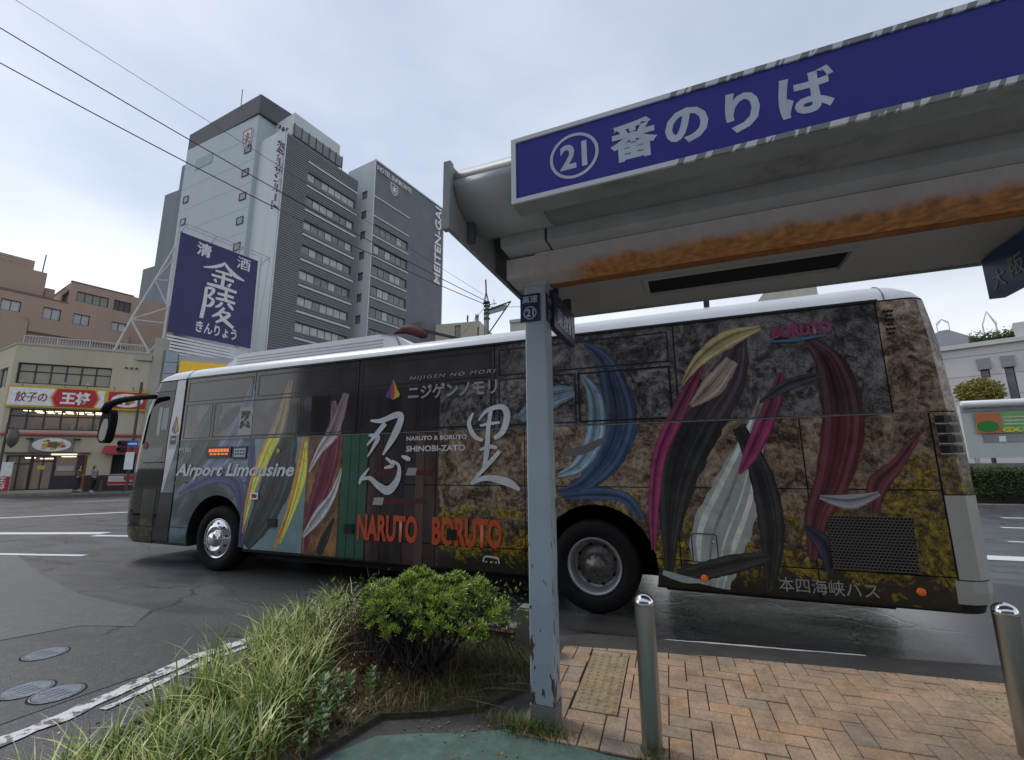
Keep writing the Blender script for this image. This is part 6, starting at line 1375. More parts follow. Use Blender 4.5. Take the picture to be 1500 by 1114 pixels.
# plates on the post
M_NVY = mat('navy_plate', (.012, .018, .075), .4)
PF = Fr(0, PCY - .0775, 0)
mb = MB(); mb.fbox(PF, -1.062, -.913, 2.635, 2.842, .004, .010); pl_ = mb.build('stop_plate', M_NVY, shel)
text('高速', PF, -1.045, -.93, 2.775, 2.83, .0115, M_SL, pl_, bold=.012); text('21', PF, -1.017, -.96, 2.672, 2.728, .0115, M_SL, pl_, bold=.02)
mb = MB()
for k in range(24):
    a, b_2 = 2 * pi * k / 24, 2 * pi * (k + 1) / 24
    mb.quad(*[PF.P(-.988 + q * cos(t), 2.70 + q * sin(t), .0115) for q, t in ((.042, a), (.048, a), (.048, b_2), (.042, b_2))])
mb.build('circle', M_SL, pl_)
SFR = Fr(PCX + .0775, 2.90, pi / 2)          # right face of the post, u runs away from the camera
mb = MB(); mb.fbox(SFR, .02, .15, 2.64, 2.84, .004, .01); sp_ = mb.build('stop_plate', M_NVY, shel)
text('高速', SFR, .035, .135, 2.775, 2.825, .0115, M_GL_, sp_, bold=.01); text('21', SFR, .055, .115, 2.67, 2.73, .0115, M_GL_, sp_, bold=.02)
hs_ = thing('hanging_sign', 'small navy hanging sign reading 東京 beside the shelter post', 'sign', (-.86, 3.35, 2.6))
HF = Fr(-.845, 3.02, pi / 2)
mb = MB(); mb.fbox(HF, 0, .64, 2.62, 2.90, -.05, 0); mb.build('sign_box', M_NVY, hs_); mb = MB(); mb.box(-.90, -.84, 3.1, 3.14, 2.90, 3.0); mb.box(-.90, -.84, 3.5, 3.54, 2.90, 3.0); mb.build('bracket', M_FRAME, hs_)
text('東京', HF, .06, .40, 2.66, 2.80, .004, M_GL_, hs_, bold=.015)
for k in range(2): mb = MB(); mb.fbox(HF, .42 + k * .1, .47 + k * .1, 2.67, 2.76, .002, .004); mb.build('sign_print', M_GL_, hs_)
hs2 = thing('hanging_sign', 'navy hanging sign reading 大阪 at the right edge under the shelter roof', 'sign', (1.98, 3.6, 2.66))
HF2 = Fr(1.95, 3.83, -pi / 2)
mb = MB(); mb.fbox(HF2, 0, .9, 2.70, 2.98, -.08, 0); mb.build('sign_box', mat('navy_teal_plate', (.025, .06, .15), .4, var=.3), hs2)
text('大', HF2, .07, .20, 2.735, 2.86, .004, mat('dim_letter', (.26, .28, .28), .5), hs2, bold=.015); text('阪', HF2, .25, .38, 2.75, 2.88, .004, mat('dim_letter', (.26, .28, .28), .5), hs2, bold=.015)

# ------------------------------------------------------------------ bollards and concrete stub
def bollard(loc, label):
    t = thing('bollard', label, 'bollard', loc, 'steel bollards along the kerb'); x, y, z = loc
    mb = MB(); mb.lathe([(.0572, 0), (.0572, .757)], (x, y, z), 'Z', 40); mb.build('shaft', alu, t, smooth=True)
    mb = MB(); mb.lathe([(.0560, .7575), (.0560, .761), (.0585, .762), (.0585, .77)] + [(.0585 * cos(a), .77 + .05 * sin(a)) for a in [pi / 2 * k / 8 for k in range(1, 8)]] + [(.0002, .8202)], (x, y, z), 'Z', 40); mb.build('domed_cap', chrome, t, smooth=True)
    mb = MB(); mb.lathe([(.0575, 0), (.068, 0.0), (.066, .006), (.0575, .008)], (x, y, z), 'Z', 24); mb.build('base_ring', dirty_alloy, t)
    return t
bollard((-.318, 2.93, .06), 'stainless bollard with domed cap on the brick paving just right of the shelter post')
bollard((1.60, 3.575, .02), 'stainless bollard with domed cap at the right edge of the photo')
stub = MB(); stub.prism([(-1.50, 3.90), (-1.30, 3.90), (-1.30, 4.05), (-1.50, 4.05)], .04, .40); stub.prism([(-1.485, 3.915), (-1.315, 3.915), (-1.315, 4.035), (-1.485, 4.035)], .40, .415)
tag(rehome(stub.build('concrete_stub', M_CONC)), 'short square grey concrete stub behind the shelter post', 'concrete post')

# manhole covers
M_MH = mat('worn_iron_cover', (.20, .23, .27), .4, .3, var=.3, scale=8, col2=(.06, .06, .06), thr=(.55, .7), bump=.5, bscale=35)
for i, (x, y, l) in enumerate([(-5.50, 2.55, 'round iron cover in the road, farthest of the three'), (-4.76, 2.13, 'round iron cover in the road, at the left picture edge'), (-4.47, 2.18, 'round iron cover in the road, nearest the planter grass')]):
    t = thing('manhole_cover', l, 'manhole cover', (x, y, 0), 'round iron covers in the road')
    mb = MB(); mb.lathe([(.150, .0045), (.150, .009), (.140, .010), (.138, .007)], (x, y, 0), 'Z', 36); mb.build('rim', M_MH, t); mb = MB(); mb.lathe([(.165, .0052), (.1505, .0055)], (x, y, 0), 'Z', 36); mb.lathe([(.139, .0065), (.134, .0065)], (x, y, 0), 'Z', 36); mb.build('joint_ring', dark_cav, t)
    mb = MB(); mb.lathe([(.134, .007), (.134, .010), (.0001, .0105)], (x, y, 0), 'Z', 36); mb.build('lid', M_MH, t)
    mb = MB()
    for k in range(4): mb.box(x - .09 + k * .05, x - .07 + k * .05, y - .05, y + .05, .0108, .013)
    mb.build('raised_pattern', M_MH, t)

# ------------------------------------------------------------------ right background
shp2 = thing('bus_shelter', 'white bus shelter with an orange and green advertisement at the right edge', 'bus shelter', (14, 23.6, 0))
GY = 23.4; G2 = Fr(0, GY, 0); k2 = GY / 14
def gz(z): return (z - 1.64) * k2 + 1.64
mb = MB(); mb.fbox(G2, 10.3, 22, gz(1.69), gz(2.93), -.15, 0); mb.build('back_panel', mat('pale_grey_panel', (.50, .53, .51), .5, var=.06), shp2)
mb = MB(); mb.tube([(10.3, GY - .2, gz(2.96)), (22, GY - .2, gz(2.96))], .13, 12); mb.build('roof_edge', white_paint, shp2, smooth=True)
mb = MB(); mb.fbox(G2, 10.35, 22, gz(2.78), gz(2.88), .002, .06); mb.build('dark_fascia', M_SHD, shp2)
AD = thing('advert', 'advertisement panel with orange block, green round shape and yellow GX letters on the far shelter', 'sign', (11.5, GY - .1, gz(2.26)))
mb = MB(); mb.fbox(G2, 10.68, 13.5, gz(2.26), gz(2.745), .065, .09); mb.build('advert_board', mat('advert_green', (.16, .42, .14), .45, var=.2, scale=3), AD)
mb = MB(); mb.fbox(G2, 10.68, 11.45, gz(2.26), gz(2.745), .091, .10); mb.build('advert_block', mat('advert_orange', (.52, .16, .05), .45), AD)
mb = MB(); mb.plate(G2, [(11.02 + .33 * cos(a), gz(2.42) + .23 * sin(a)) for a in [2 * pi * k / 20 for k in range(20)]], .10, .11); mb.build('advert_shape', mat('advert_dark_green', (.01, .22, .03), .45), AD)
text('GX', G2, 11.42, 11.98, gz(2.275), gz(2.385), .112, mat('advert_yellow', (.7, .62, .04), .45), AD, bold=.06)
for r_ in range(3): mb = MB(); mb.fbox(G2, 11.5, 13.2, gz(2.45 + r_ * .08), gz(2.48 + r_ * .08), .1, .105); mb.build('advert_line', mat('advert_cream', (.55, .58, .4), .5), AD)
mb = MB(); mb.fbox(G2, 10.85, 22, gz(2.05), gz(2.235), .002, .03); mb.build('glazed_strip', M_GL2, shp2); mb = MB(); mb.fbox(G2, 11.3, 11.5, gz(2.06), gz(2.19), .031, .04); mb.build('notice', M_SWH, shp2)
for u in (10.5, 14, 18): mb = MB(); mb.fbox(G2, u, u + .12, 0, gz(1.69), -.1, 0); mb.build('leg', M_SHG, shp2)
wl = MB(); wl.box(9.6, 24, 22.9, 23.1, 0, 1.52); wlo = tag(rehome(wl.build('low_wall', mat('mossy_stone', (.20, .19, .15), .9, var=.3, scale=2, bump=.6, bscale=8))), 'low mossy stone wall between the hedge and the far shelter', 'wall')

M_LEAF = mat('dark_leaf', (.045, .085, .018), .6, var=.5, scale=9, col2=(.11, .15, .025), thr=(.5, .65)); M_LEAF2 = mat('bright_leaf', (.12, .19, .025), .5, var=.4, scale=7, col2=(.20, .26, .05), thr=(.5, .68))
def leaf_cloud(mb, pts, size, up=.3, aspect=2.2):
    vs, fs = [], []
    for (x, y, z) in pts:
        d = Vector((random.gauss(0, 1), random.gauss(0, 1), random.gauss(up, .7))).normalized(); a = d.cross(Vector((random.gauss(0, 1), random.gauss(0, 1), random.gauss(0, 1)))).normalized()
        L_ = size * random.uniform(.7, 1.3); w_ = L_ / aspect / 2; p = Vector((x, y, z)); b_ = len(vs)
        nrm = d.cross(a) * L_ * .12
        vs += [p, p + d * L_ * .5 + a * w_ + nrm, p + d * L_, p + d * L_ * .5 - a * w_ + nrm]; fs += [(b_, b_ + 1, b_ + 2), (b_, b_ + 2, b_ + 3)]
    mb.add(vs, fs)
hdg = thing('hedge', 'clipped dark green hedge along the far road at the right edge', 'hedge', (14, 22, 0))
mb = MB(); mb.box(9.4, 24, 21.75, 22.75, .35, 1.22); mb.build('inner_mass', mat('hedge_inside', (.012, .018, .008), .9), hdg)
mb = MB(); P_ = []
for _ in range(16000):
    f_ = random.random(); x = random.uniform(9.2, 22)
    if f_ < .6: P_.append((x, 21.7 + random.gauss(0, .05), random.uniform(.4, 1.3)))
    elif f_ < .9: P_.append((x, random.uniform(21.7, 22.8), 1.25 + random.gauss(0, .05)))
    else: P_.append((9.3 + random.gauss(0, .05), random.uniform(21.7, 22.8), random.uniform(.3, 1.3)))
leaf_cloud(mb, P_, .10); mb.build('foliage', M_LEAF, hdg, kind='stuff')
mb = MB(); 
for k in range(14): x = 9.6 + k * .9; mb.tube([(x, 22.2, 0), (x + .05, 22.2, .5)], .04, 5)
mb.build('stem', mat('bark', (.06, .045, .035), .9), hdg)
mb = MB(); mb.box(7.5, 40, 20.7, 20.9, 0, .14); mb.box(7.5, 40, 20.9, 23.6, 0, .10); mb.build('kerb', M_CONC, kind='structure')

# department building far right
dep = thing('department_building', 'white panelled building with tall slit windows, pyramid roof and roof planting, far right', 'building', (26, 44, 0))
M_DEP = mat('white_panel_wall', (.56, .54, .52), .6, var=.05, scale=.6)
DP = Fr(17.9, 40.0, to=(21.9, 38.2))
mb = MB(); slits = []
us_ = [-.5 + .0, 1.28, 2.4, 3.55, 4.7, 5.9, 7.1]
for u in us_[1:]: slits.append((u - .2, u + .24, 5.5, 8.0))
wall_holes(mb, DP, -3, 9, 0, 9.3, slits, .35); mb.fbox(DP, -3, 9, 9.3, 9.6, -9, .25); mb.fbox(DP, 3.0, 9, 9.61, 10.6, -9, -.1); mb.fbox(DP, 4.6, 9, 10.61, 11.4, -8, -.6); mb.build('wall', M_DEP, dep)
for s_ in slits: window(DP, *s_, dep, 1, M_FRAME, M_GL2, .35, fw=.04)
for u in us_[1:]: mb = MB(); mb.fbox(DP, u - .3, u + .34, 7.7, 8.45, -.2, .12); mb.build('vent_box', mat('mid_grey_panel', (.25, .25, .25), .6), dep)
for z in (5.9, 7.3, 8.7): mb = MB(); mb.fbox(DP, -3, 9, z, z + .03, .002, .006); mb.build('panel_joint', M_DGREY, dep)
mb = MB(); P_ = [(DP.P(random.uniform(.9, 4.4), 9.7 + abs(random.gauss(0, .3)), random.uniform(-1.4, -.3))) for _ in range(2600)]; leaf_cloud(mb, P_, .16); mb.build('roof_planting', M_LEAF, dep, kind='stuff')
mb = MB(); mb.add([DP.P(-3.6, 9.65, -2.5), DP.P(2.4, 9.65, -2.5), DP.P(2.4, 9.65, -8.8), DP.P(-3.6, 9.65, -8.8), DP.P(-.6, 12.0, -5.6), DP.P(-.1, 12.0, -5.6), DP.P(-.1, 12.0, -6.2), DP.P(-.6, 12.0, -6.2)], [(0, 1, 5, 4), (1, 2, 6, 5), (2, 3, 7, 6), (3, 0, 4, 7), (4, 5, 6, 7)]); mb.build('pyramid_roof', mat('grey_metal_roof', (.17, .17, .18), .5), dep)
for uc, zb, h_, w_ in ((-.35, 12.0, .9, .35), (2.0, 9.7, 2.3, .32)):
    mb = MB()
    for sx_ in (-1, 1):
        for so in (-1, 1): mb.tube([DP.P(uc + sx_ * w_, zb, -1.5 - (4 if uc < 0 else 0) + so * w_), DP.P(uc + sx_ * w_, zb + h_ * .6, -1.5 - (4 if uc < 0 else 0) + so * w_), DP.P(uc, zb + h_, -1.5 - (4 if uc < 0 else 0))], .04, 4)
    mb.build('lattice_finial', M_STRIPE, dep)
# small yellow tree
ytr = thing('small_tree', 'small round yellow green tree in front of the white building at the right', 'tree', (14.6, 31, 0))
mb = MB(); mb.tube([(14.6, 31, 0), (14.62, 31, 3.0), (14.6, 31, 4.6)], [.12, .08, .04], 8); mb.build('trunk', mat('bark', (.06, .045, .035), .9), ytr)
mb = MB(); P_ = []
for _ in range(2600):
    v = Vector((random.gauss(0, 1), random.gauss(0, 1), random.gauss(0, 1))).normalized() * (random.random() ** .4); P_.append((14.6 + v.x * .95, 31 + v.y * .95, 5.15 + v.z * .75))
leaf_cloud(mb, P_, .16, aspect=1.6); mb.build('crown', mat('yellow_leaf', (.32, .25, .04), .6, var=.4, scale=4, col2=(.16, .17, .04)), ytr)

# ------------------------------------------------------------------ people by the restaurant
def person(px, py, rz, label, top, trousers, hair, pose):
    root = thing('person', label, 'person', (px, py, .13), None)
    def skin(name, joints, edges, m_, sub=1):
        me = bpy.data.meshes.new(name); me.from_pydata([Vector(j[:3]) for j in joints], edges, []); o = bpy.data.objects.new(name, me); COL.objects.link(o)
        md = o.modifiers.new('skin', 'SKIN')
        for i, j in enumerate(joints): me.skin_vertices[0].data[i].radius = (j[3], j[4] if len(j) > 4 else j[3])
        me.skin_vertices[0].data[0].use_root = True
        sb_ = o.modifiers.new('sub', 'SUBSURF'); sb_.levels = sub; sb_.render_levels = sub
        bpy.context.view_layer.update(); me2 = bpy.data.meshes.new_from_object(o.evaluated_get(bpy.context.evaluated_depsgraph_get())); o.modifiers.clear(); o.data = me2
        me2.transform(Matrix.Rotation(rz, 4, 'Z')); me2.materials.clear(); me2.materials.append(m_); me2.polygons.foreach_set('use_smooth', [True] * len(me2.polygons)); o.parent = root
        return o
    sk = mat('skin', (.45, .30, .23), .6)
    s = pose
    J = [(0, 0, .90, .11, .09), (0, 0, 1.12, .10, .075), (0, 0, 1.30, .14, .08), (0, 0, 1.40, .05), (0, .01, 1.48, .045), (0, .02, 1.55, .075), (0, .01, 1.62, .06),
         (.16, 0, 1.32, .045), (.22, .06 * s, 1.08, .038), (.14, .22, 1.04, .03), (.08, .27, 1.08, .025), (-.16, 0, 1.32, .045), (-.22, -.02, 1.08, .038), (-.15, .18, .98, .03), (-.08, .24, 1.0, .025),
         (.09, 0, .84, .085), (.10, .10 * s, .47, .058), (.11, .02 * s, .08, .038), (.11, .14 + .02 * s, .03, .03), (-.09, 0, .84, .085), (-.10, -.02 * s, .47, .058), (-.11, -.22 * s, .09, .038), (-.11, -.12 * s, .03, .03)]
    Ed = [(0, 1), (1, 2), (2, 3), (3, 4), (4, 5), (5, 6), (2, 7), (7, 8), (8, 9), (9, 10), (2, 11), (11, 12), (12, 13), (13, 14), (0, 15), (15, 16), (16, 17), (17, 18), (0, 19), (19, 20), (20, 21), (21, 22)]
    skin('body', J, Ed, sk)
    T_ = [(0, 0, .90, .13, .10), (0, 0, 1.12, .12, .09), (0, 0, 1.31, .155, .09), (0, 0, 1.385, .07, .06), (.17, 0, 1.33, .055), (.225, .06 * s, 1.08, .05), (.15, .20, 1.045, .042), (-.17, 0, 1.33, .055), (-.225, -.02, 1.08, .05), (-.16, .16, .985, .042)]
    skin('top', T_, [(0, 1), (1, 2), (2, 3), (2, 4), (4, 5), (5, 6), (2, 7), (7, 8), (8, 9)], top)
    B_ = [(0, 0, .93, .125, .10), (.09, 0, .84, .10), (.10, .10 * s, .47, .075), (.11, .02 * s, .12, .06), (-.09, 0, .84, .10), (-.10, -.02 * s, .47, .075), (-.11, -.22 * s, .13, .06)]
    skin('trousers', B_, [(0, 1), (1, 2), (2, 3), (0, 4), (4, 5), (5, 6)], trousers)
    H_ = [(0, -.015, 1.64, .085), (0, -.045, 1.55, .095), (0, -.06, 1.42, .09), (0, -.06, 1.30, .06)]
    skin('hair', H_, [(0, 1), (1, 2), (2, 3)], hair)
    fm = mat('face_dark', (.05, .03, .03), .6)
    for ex in (-.03, .03):
        mb = MB(); mb.lathe([(.012, 0), (.0001, .008)], (0, 0, 0), 'Y', 8); mb.v = [tuple(Matrix.Rotation(rz, 4, 'Z') @ Vector((v[0] + ex, v[1] + .082, v[2] + 1.565)) + Vector((px, py, .13))) for v in mb.v]; mb.build('eye', fm, root)
    mb = MB(); mb.box(-.02, .02, .08, .088, 1.505, 1.515); mb.v = [tuple(Matrix.Rotation(rz, 4, 'Z') @ Vector(v) + Vector((px, py, .13))) for v in mb.v]; mb.build('mouth', mat('lip', (.3, .08, .08), .5), root)
    for sxx in (-1, 1):
        yy = .14 + .02 * s if sxx > 0 else -.12 * s
        mb = MB(); mb.hexa([(sxx * .11 - .045, yy - .14, 0), (sxx * .11 + .045, yy - .14, 0), (sxx * .11 + .04, yy + .1, 0), (sxx * .11 - .04, yy + .1, 0), (sxx * .11 - .04, yy - .13, .1), (sxx * .11 + .04, yy - .13, .1), (sxx * .11 + .03, yy + .08, .05), (sxx * .11 - .03, yy + .08, .05)])
        mb.v = [tuple(Matrix.Rotation(rz, 4, 'Z') @ Vector(v) + Vector((px, py, .13))) for v in mb.v]; mb.build('shoe', mat('pale_shoe', (.4, .4, .4), .6) if s < 1 else mat('dark_shoe', (.02, .02, .02), .6), root)
    return root
q = RF.P(3.75, 0, 1.0); person(q[0], q[1], radians(-50), 'walking woman with long dark hair in an olive top, left of the two', mat('olive_top', (.14, .11, .05), .8), mat('dark_jeans', (.02, .02, .035), .8), mat('dark_hair', (.03, .018, .014), .5), 1.0)
q = RF.P(4.5, 0, 1.05); person(q[0], q[1], radians(-75), 'walking woman in a grey lilac sweater and black trousers, right of the two', mat('lilac_sweater', (.27, .23, .30), .8), mat('black_trousers', (.012, .012, .014), .8), mat('dark_hair', (.03, .018, .014), .5), .7)
q = RF.P(4.9, 0, 1.05); mb = MB(); mb.lathe([(.09, .13), (.09, .75), (.07, .83), (.0001, .85)], (q[0], q[1], 0), 'Z', 12); mb.lathe([(.0945, .6), (.0945, .68)], (q[0], q[1], 0), 'Z', 12)
tag(rehome(mb.build('bollard', mat('dark_brown_metal', (.07, .05, .045), .5), smooth=True)), 'dark short bollard on the far pavement right of the two walking women', 'bollard')

# ------------------------------------------------------------------ unseen building added behind the viewer to darken reflections
unseen_bld = thing('unseen_rear_building', 'unseen grey concrete building added behind the viewer to darken reflections', 'building', (0, -20, 0))
SF_ = Fr(30, -17, pi); mb = MB(); hw = [(3 + k * 4.2, 6.2 + k * 4.2, z0_, z0_ + 2.0) for k in range(13) for z0_ in (1.0, 5.0, 9.0)]
wall_holes(mb, SF_, 0, 60, 0, 13.5, hw, .25); mb.quad(SF_.P(0, 13.5), SF_.P(60, 13.5), SF_.P(60, 13.5, -12), SF_.P(0, 13.5, -12)); mb.build('wall', mat('grey_concrete_wall', (.20, .20, .19), .85, var=.1, scale=.5), unseen_bld)
for h in hw: window(SF_, *h, unseen_bld, 2, M_FRAME, M_GL3, .25, fw=.08)
# ------------------------------------------------------------------ planting
M_BARK = mat('shrub_bark', (.045, .035, .035), .9, var=.3, scale=20)
M_AZ = mat('azalea_leaf', (.13, .21, .025), .45, var=.5, scale=16, col2=(.05, .09, .018), thr=(.48, .62)); M_AZT = mat('azalea_tip', (.30, .42, .04), .4, var=.35, scale=14)
shr = thing('azalea_shrub', 'rounded azalea shrub with bright green leaves and bare dark stems by the shelter post', 'shrub', (-2.05, 3.25, .08))
def inside(x, y):
    return True
random.seed(21)
C0 = Vector((-2.0, 3.32, .62)); tips = []
crown, tipm = MB(), MB()
def crown_top(a): return 1
for i in range(900):
    a = random.uniform(0, 2 * pi); r_ = sqrt(random.random()); ex = .64 if cos(a) > 0 else .58
    x = C0.x + cos(a) * r_ * ex; y = C0.y + sin(a) * r_ * .45
    lump = .05 * sin(x * 11) * cos(y * 9 + 1) + .04 * sin(x * 23 + 2)
    zt = .565 + .165 * sqrt(max(0, 1 - r_ ** 2.4)) + lump * .8 - .04 * (x - C0.x)
    tips.append((x, y, zt - abs(random.gauss(0, .05)) - (.10 * random.random() if r_ > .8 else 0)))
for (x, y, z) in tips:
    n_ = random.randint(9, 13); base = Vector((x, y, z)); ax = Vector(((x - C0.x) * .8, (y - C0.y) * .8, .7)).normalized()
    s1 = ax.cross(Vector((.3, .9, .2))).normalized(); s2 = ax.cross(s1); tgt = tipm if random.random() < .62 else crown
    for k in range(n_):
        a = 2.4 * k; t_ = k / n_; d = (ax * (.25 + .9 * t_) + (s1 * cos(a) + s2 * sin(a)) * (1.05 - .5 * t_)).normalized(); L_ = random.uniform(.030, .048); w_ = L_ * .17
        p0 = base + d * .004; wv_ = d.cross(ax).normalized() * w_; nn = d.cross(wv_).normalized() * L_ * .1
        tgt.add([p0, p0 + d * L_ * .55 + wv_ + nn, p0 + d * L_, p0 + d * L_ * .55 - wv_ + nn], [(0, 1, 2), (0, 2, 3)])
inner = [(C0.x + random.gauss(0, .34), C0.y + random.gauss(0, .2), random.uniform(.46, .68)) for _ in range(2600)]
leaf_cloud(crown, inner, .04)
crown.build('crown', M_AZ, shr, kind='stuff'); tipm.build('leaf_rosette', M_AZT, shr, kind='stuff')
for i in range(46):
    t_ = random.choice(tips); b0 = Vector((-2.02 + random.gauss(0, .10), 3.22 + random.gauss(0, .07), .07)); e_ = Vector(t_) - Vector((0, 0, .02))
    m1 = b0.lerp(e_, .4) + Vector((random.gauss(0, .05), random.gauss(0, .04), -.05)); m2 = b0.lerp(e_, .72) + Vector((random.gauss(0, .04), random.gauss(0, .04), 0))
    mb = MB(); mb.tube([b0, m1, m2, e_], [.013, .009, .006, .003], 5); o = mb.build('branch', M_BARK, shr)
tw = MB()
for i in range(420):
    t_ = random.choice(tips); e_ = Vector(t_) - Vector((0, 0, .02)); s_ = e_ + Vector((random.gauss(0, .10), random.gauss(0, .07), -random.uniform(.12, .32))); tw.tube([s_, s_.lerp(e_, .5) + Vector((random.gauss(0, .02), random.gauss(0, .02), 0)), e_], [.003, .0025, .0018], 3, cap=False)
for i in range(300):
    s_ = Vector((-2.35 + random.gauss(0, .22), 3.15 + random.gauss(0, .12), random.uniform(.1, .35))); d = Vector((random.gauss(0, .5), random.gauss(0, .4), 1)).normalized(); tw.tube([s_, s_ + d * random.uniform(.12, .3)], [.003, .0015], 3, cap=False)
tw.build('twigs', M_BARK, shr, kind='stuff')

def grass_mat(name, c1, c2, c3):
    m = bpy.data.materials.new(name); m.use_nodes = True; nt = m.node_tree; L = nt.links.new; b = nt.nodes['Principled BSDF']
    g_ = _n(nt, 'NewGeometry'); r = _n(nt, 'ValToRGB'); r.color_ramp.elements[0].color = (*c1, 1); r.color_ramp.elements[1].color = (*c3, 1); e = r.color_ramp.elements.new(.6); e.color = (*c2, 1)
    gn = _n(nt, 'TexNoise'); gn.inputs['Scale'].default_value = 5.0; L(g_.outputs['Position'], gn.inputs['Vector']); ga = _n(nt, 'Math'); ga.operation = 'MULTIPLY_ADD'; ga.inputs[1].default_value = 1.9; ga.inputs[2].default_value = -.95; L(gn.outputs['Fac'], ga.inputs[0]); gb_ = _n(nt, 'Math'); gb_.operation = 'ADD'; L(g_.outputs['Random Per Island'], gb_.inputs[0]); L(ga.outputs[0], gb_.inputs[1]); L(gb_.outputs[0], r.inputs[0]); L(r.outputs[0], b.inputs['Base Color']); b.inputs['Roughness'].default_value = .45
    return m
M_GR = grass_mat('grass_blade', (.07, .13, .015), (.32, .40, .06), (.74, .72, .32)); M_GR2 = grass_mat('short_grass', (.05, .10, .012), (.11, .15, .02), (.22, .17, .06)); M_DRY = grass_mat('dry_weed', (.11, .05, .022), (.20, .13, .045), (.34, .27, .14)); M_WEED = grass_mat('weed_leaf', (.025, .07, .01), (.05, .13, .018), (.10, .19, .03))
def blade(mb, p, h_, lean, wd, az, n=5):
    d = Vector((cos(az), sin(az), 0)); s_ = Vector((-sin(az), cos(az), 0)); vs = []
    for k in range(n + 1):
        t = k / n; c = Vector(p) + d * lean * t ** 2 + Vector((0, 0, h_ * (t - .32 * (lean / h_) * t ** 3))); ww = wd * (1 - t ** 1.6) * .5 + .0003
        vs += [c + s_ * ww, c - s_ * ww]
    mb.add(vs, [(2 * k, 2 * k + 1, 2 * k + 3, 2 * k + 2) for k in range(n)])
def poly_in(x, y, poly):
    c = False
    for i in range(len(poly)):
        x1, y1 = poly[i]; x2, y2 = poly[i - 1]
        if (y1 > y) != (y2 > y) and x < (x2 - x1) * (y - y1) / (y2 - y1) + x1: c = not c
    return c
random.seed(5)
tg = MB(); GP = [(-2.75, 1.2), (-2.2, 1.2), (-2.12, 2.0), (-2.35, 2.5), (-2.75, 3.0), (-3.05, 3.6), (-3.25, 3.95), (-3.6, 3.95), (-3.42, 3.0), (-3.1, 2.2), (-2.9, 1.7)]
cl = []
while len(cl) < 165:
    x, y = random.uniform(-3.8, -2.1), random.uniform(1.2, 4.0)
    if poly_in(x, y, GP): cl.append((x, y))
for (x, y) in cl:
    base = .34 + .10 * random.random() - .03 * max(0, y - 2.8)
    if y < 2.2: base *= .85
    for k in range(random.randint(12, 26)):
        a = random.uniform(0, 2 * pi) if random.random() < .5 else random.gauss(pi * .9, .7); h_ = base * random.uniform(.55, 1.25)
        blade(tg, (x + random.gauss(0, .035), y + random.gauss(0, .035), .07), h_, h_ * random.uniform(.15, 1.15), random.uniform(.007, .016), a)
for k in range(14):
    x, y = random.uniform(-3.3, -2.9), random.uniform(1.9, 3.9); blade(tg, (x, y, .07), random.uniform(.5, .68), random.uniform(.05, .3), .005, random.gauss(2.6, .8), 7)
for k in range(5):
    x, y = random.uniform(-2.9, -2.5), random.uniform(3.4, 3.8); blade(tg, (x, y, .07), random.uniform(.55, .75), random.uniform(.25, .45), .006, random.uniform(0, 6), 9)
tg.build('tall_grass', M_GR, kind='stuff')
ug = MB(); P_ = []
while len(P_) < 5200:
    x, y = random.uniform(-3.7, -2.0), random.uniform(1.2, 4.0)
    if poly_in(x, y, GP): P_.append((x, y, random.uniform(.08, .26)))
leaf_cloud(ug, P_, .035, aspect=1.9)
o = ug.build('undergrowth', M_WEED, kind='stuff'); o['label'] = 'dark green leafy undergrowth between the tall grass blades'; o['category'] = 'weeds'
tg = bpy.data.objects['tall_grass']; tg['label'] = 'tall arching yellow green grass along the road edge of the planter'; tg['category'] = 'grass'
wd_ = MB(); P_ = []
for k in range(70):
    x, y = random.uniform(-2.6, -2.0), random.uniform(1.5, 2.9)
    if x > -2.05 - .0 * y: continue
    h_ = random.uniform(.10, .30)
    st_p = Vector((x, y, .07)); 
    for j in range(int(h_ / .035)):
        z = .07 + j * .035
        for q_ in range(4):
            a = q_ * pi / 2 + j * .8; L_ = random.uniform(.035, .06); d = Vector((cos(a), sin(a), .35)).normalized(); s_ = Vector((-sin(a), cos(a), 0)) * L_ * .25; p0 = Vector((x, y, z))
            wd_.add([p0, p0 + d * L_ * .5 + s_, p0 + d * L_, p0 + d * L_ * .5 - s_], [(0, 1, 2), (0, 2, 3)])
o = wd_.build('leafy_weeds', M_WEED, kind='stuff'); o['label'] = 'low leafy green weeds between the tall grass and the pavement'; o['category'] = 'weeds'
dr = MB()
SP = [(x, y) for x, y in soil]
for k in range(5200):
    x, y = random.gauss(-2.35, .40), random.gauss(2.9, .5)
    if not poly_in(x, y, SP): continue
    h_ = random.uniform(.04, .15) * (1.6 if x < -2.4 else 1); blade(dr, (x, y, .08), h_, h_ * random.uniform(.3, 1.6), .003, random.uniform(0, 2 * pi), 3)
for k in range(130):
    x, y = random.uniform(-2.2, -1.35), random.uniform(2.85, 3.6)
    if not poly_in(x, y, SP): continue
    a = random.uniform(0, pi); L_ = random.uniform(.08, .30); p0 = Vector((x, y, .095)); p1 = p0 + Vector((cos(a) * L_, sin(a) * L_, random.uniform(-.01, .03))); dr.tube([p0, p0.lerp(p1, .5) + Vector((random.gauss(0, .02), random.gauss(0, .02), .012)), p1], [.0018, .0018, .001], 3, cap=False)
for k in range(700):
    s_ = Vector((-2.62 + random.gauss(0, .20), 3.35 + random.gauss(0, .20), .08)); d = Vector((random.gauss(0, .45), random.gauss(0, .4), 1)).normalized(); l_ = random.uniform(.16, .40); dr.tube([s_, s_ + d * l_ * .5 + Vector((random.gauss(0, .02), 0, 0)), s_ + d * l_], [.0028, .0022, .0012], 3, cap=False)
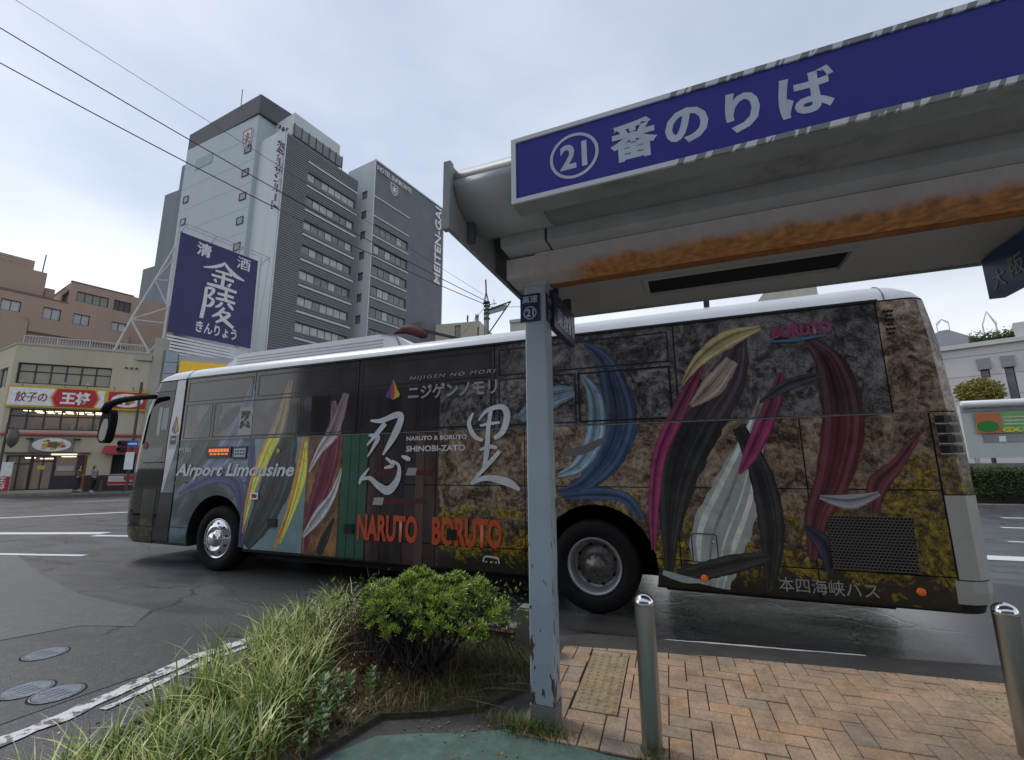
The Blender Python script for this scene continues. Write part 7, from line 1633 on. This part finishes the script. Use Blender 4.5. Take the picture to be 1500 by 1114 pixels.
leaf_cloud(dr, [(-2.60 + random.gauss(0, .20), 3.35 + random.gauss(0, .20), random.uniform(.15, .46)) for _ in range(2600)], .026)
bd = []
for k in range(1800):
    x, y = random.gauss(-2.5, .25), random.gauss(2.55, .5)
    if poly_in(x, y, SP): bd.append((x, y, random.uniform(.08, .26)))
leaf_cloud(dr, bd, .03)
o = dr.build('dry_weeds', M_DRY, kind='stuff'); o['label'] = 'dry reddish brown weeds and straw under the shrub'; o['category'] = 'weeds'
sg_ = MB()
for k in range(14000):
    x, y = random.uniform(-2.5, -1.2), random.uniform(2.7, 4.1)
    if not poly_in(x, y, SP): continue
    dens = .5 + .5 * sin(x * 9 + 1) * cos(y * 7)
    if random.random() > dens * .9 + .15 * (y > 3.5): continue
    h_ = random.uniform(.03, .085); blade(sg_, (x, y, .08), h_, h_ * random.uniform(.2, 1.0), .0028, random.uniform(0, 2 * pi), 3)
o = sg_.build('short_grass', M_GR2, kind='stuff'); o['label'] = 'short green and brown grass on the soil right of the shrub'; o['category'] = 'grass'
for (cx, cy, sx_, sy_, n_, lb) in [(-1.02, 2.86, .13, .04, 700, 'grass tuft at the foot of the shelter post'), (-.30, 2.84, .055, .03, 160, 'small grass tuft at the foot of the middle bollard')]:
    tf = MB()
    for k in range(n_):
        x, y = random.gauss(cx, sx_), random.gauss(cy, sy_); h_ = random.uniform(.04, .12) * (1 if n_ > 300 else .6); blade(tf, (x, y, .05), h_, h_ * random.uniform(.2, 1.1), .0032, random.uniform(0, 2 * pi), 3)
    o = tf.build('grass_tuft', M_GR2, kind='stuff'); o['label'] = lb; o['category'] = 'grass'

# fallen leaves and small debris on the paving and along the kerb
random.seed(44); lf = MB()
for k in range(170):
    if k < 90: x, y = random.gauss(-1.5, .35), random.gauss(2.68, .12); z = .0575
    elif k < 130: x, y = random.uniform(-.9, 2.2), random.gauss(4.3, .10) + .04; z = .064
    else: x, y = random.gauss(-3.75, .12), random.uniform(1.6, 4.0); z = .010
    a = random.uniform(0, 6.28); l = random.uniform(.008, .022); d = Vector((cos(a), sin(a), random.uniform(0, .3))) * l; n_ = Vector((-sin(a), cos(a), random.uniform(0, .4))) * l * .4; p = Vector((x, y, z))
    lf.add([p, p + d * .5 + n_, p + d, p + d * .5 - n_], [(0, 1, 2), (0, 2, 3)])
o = lf.build('fallen_leaves', M_DRY, kind='stuff'); o['label'] = 'small fallen leaves scattered by the planter edge and kerb'; o['category'] = 'leaves'
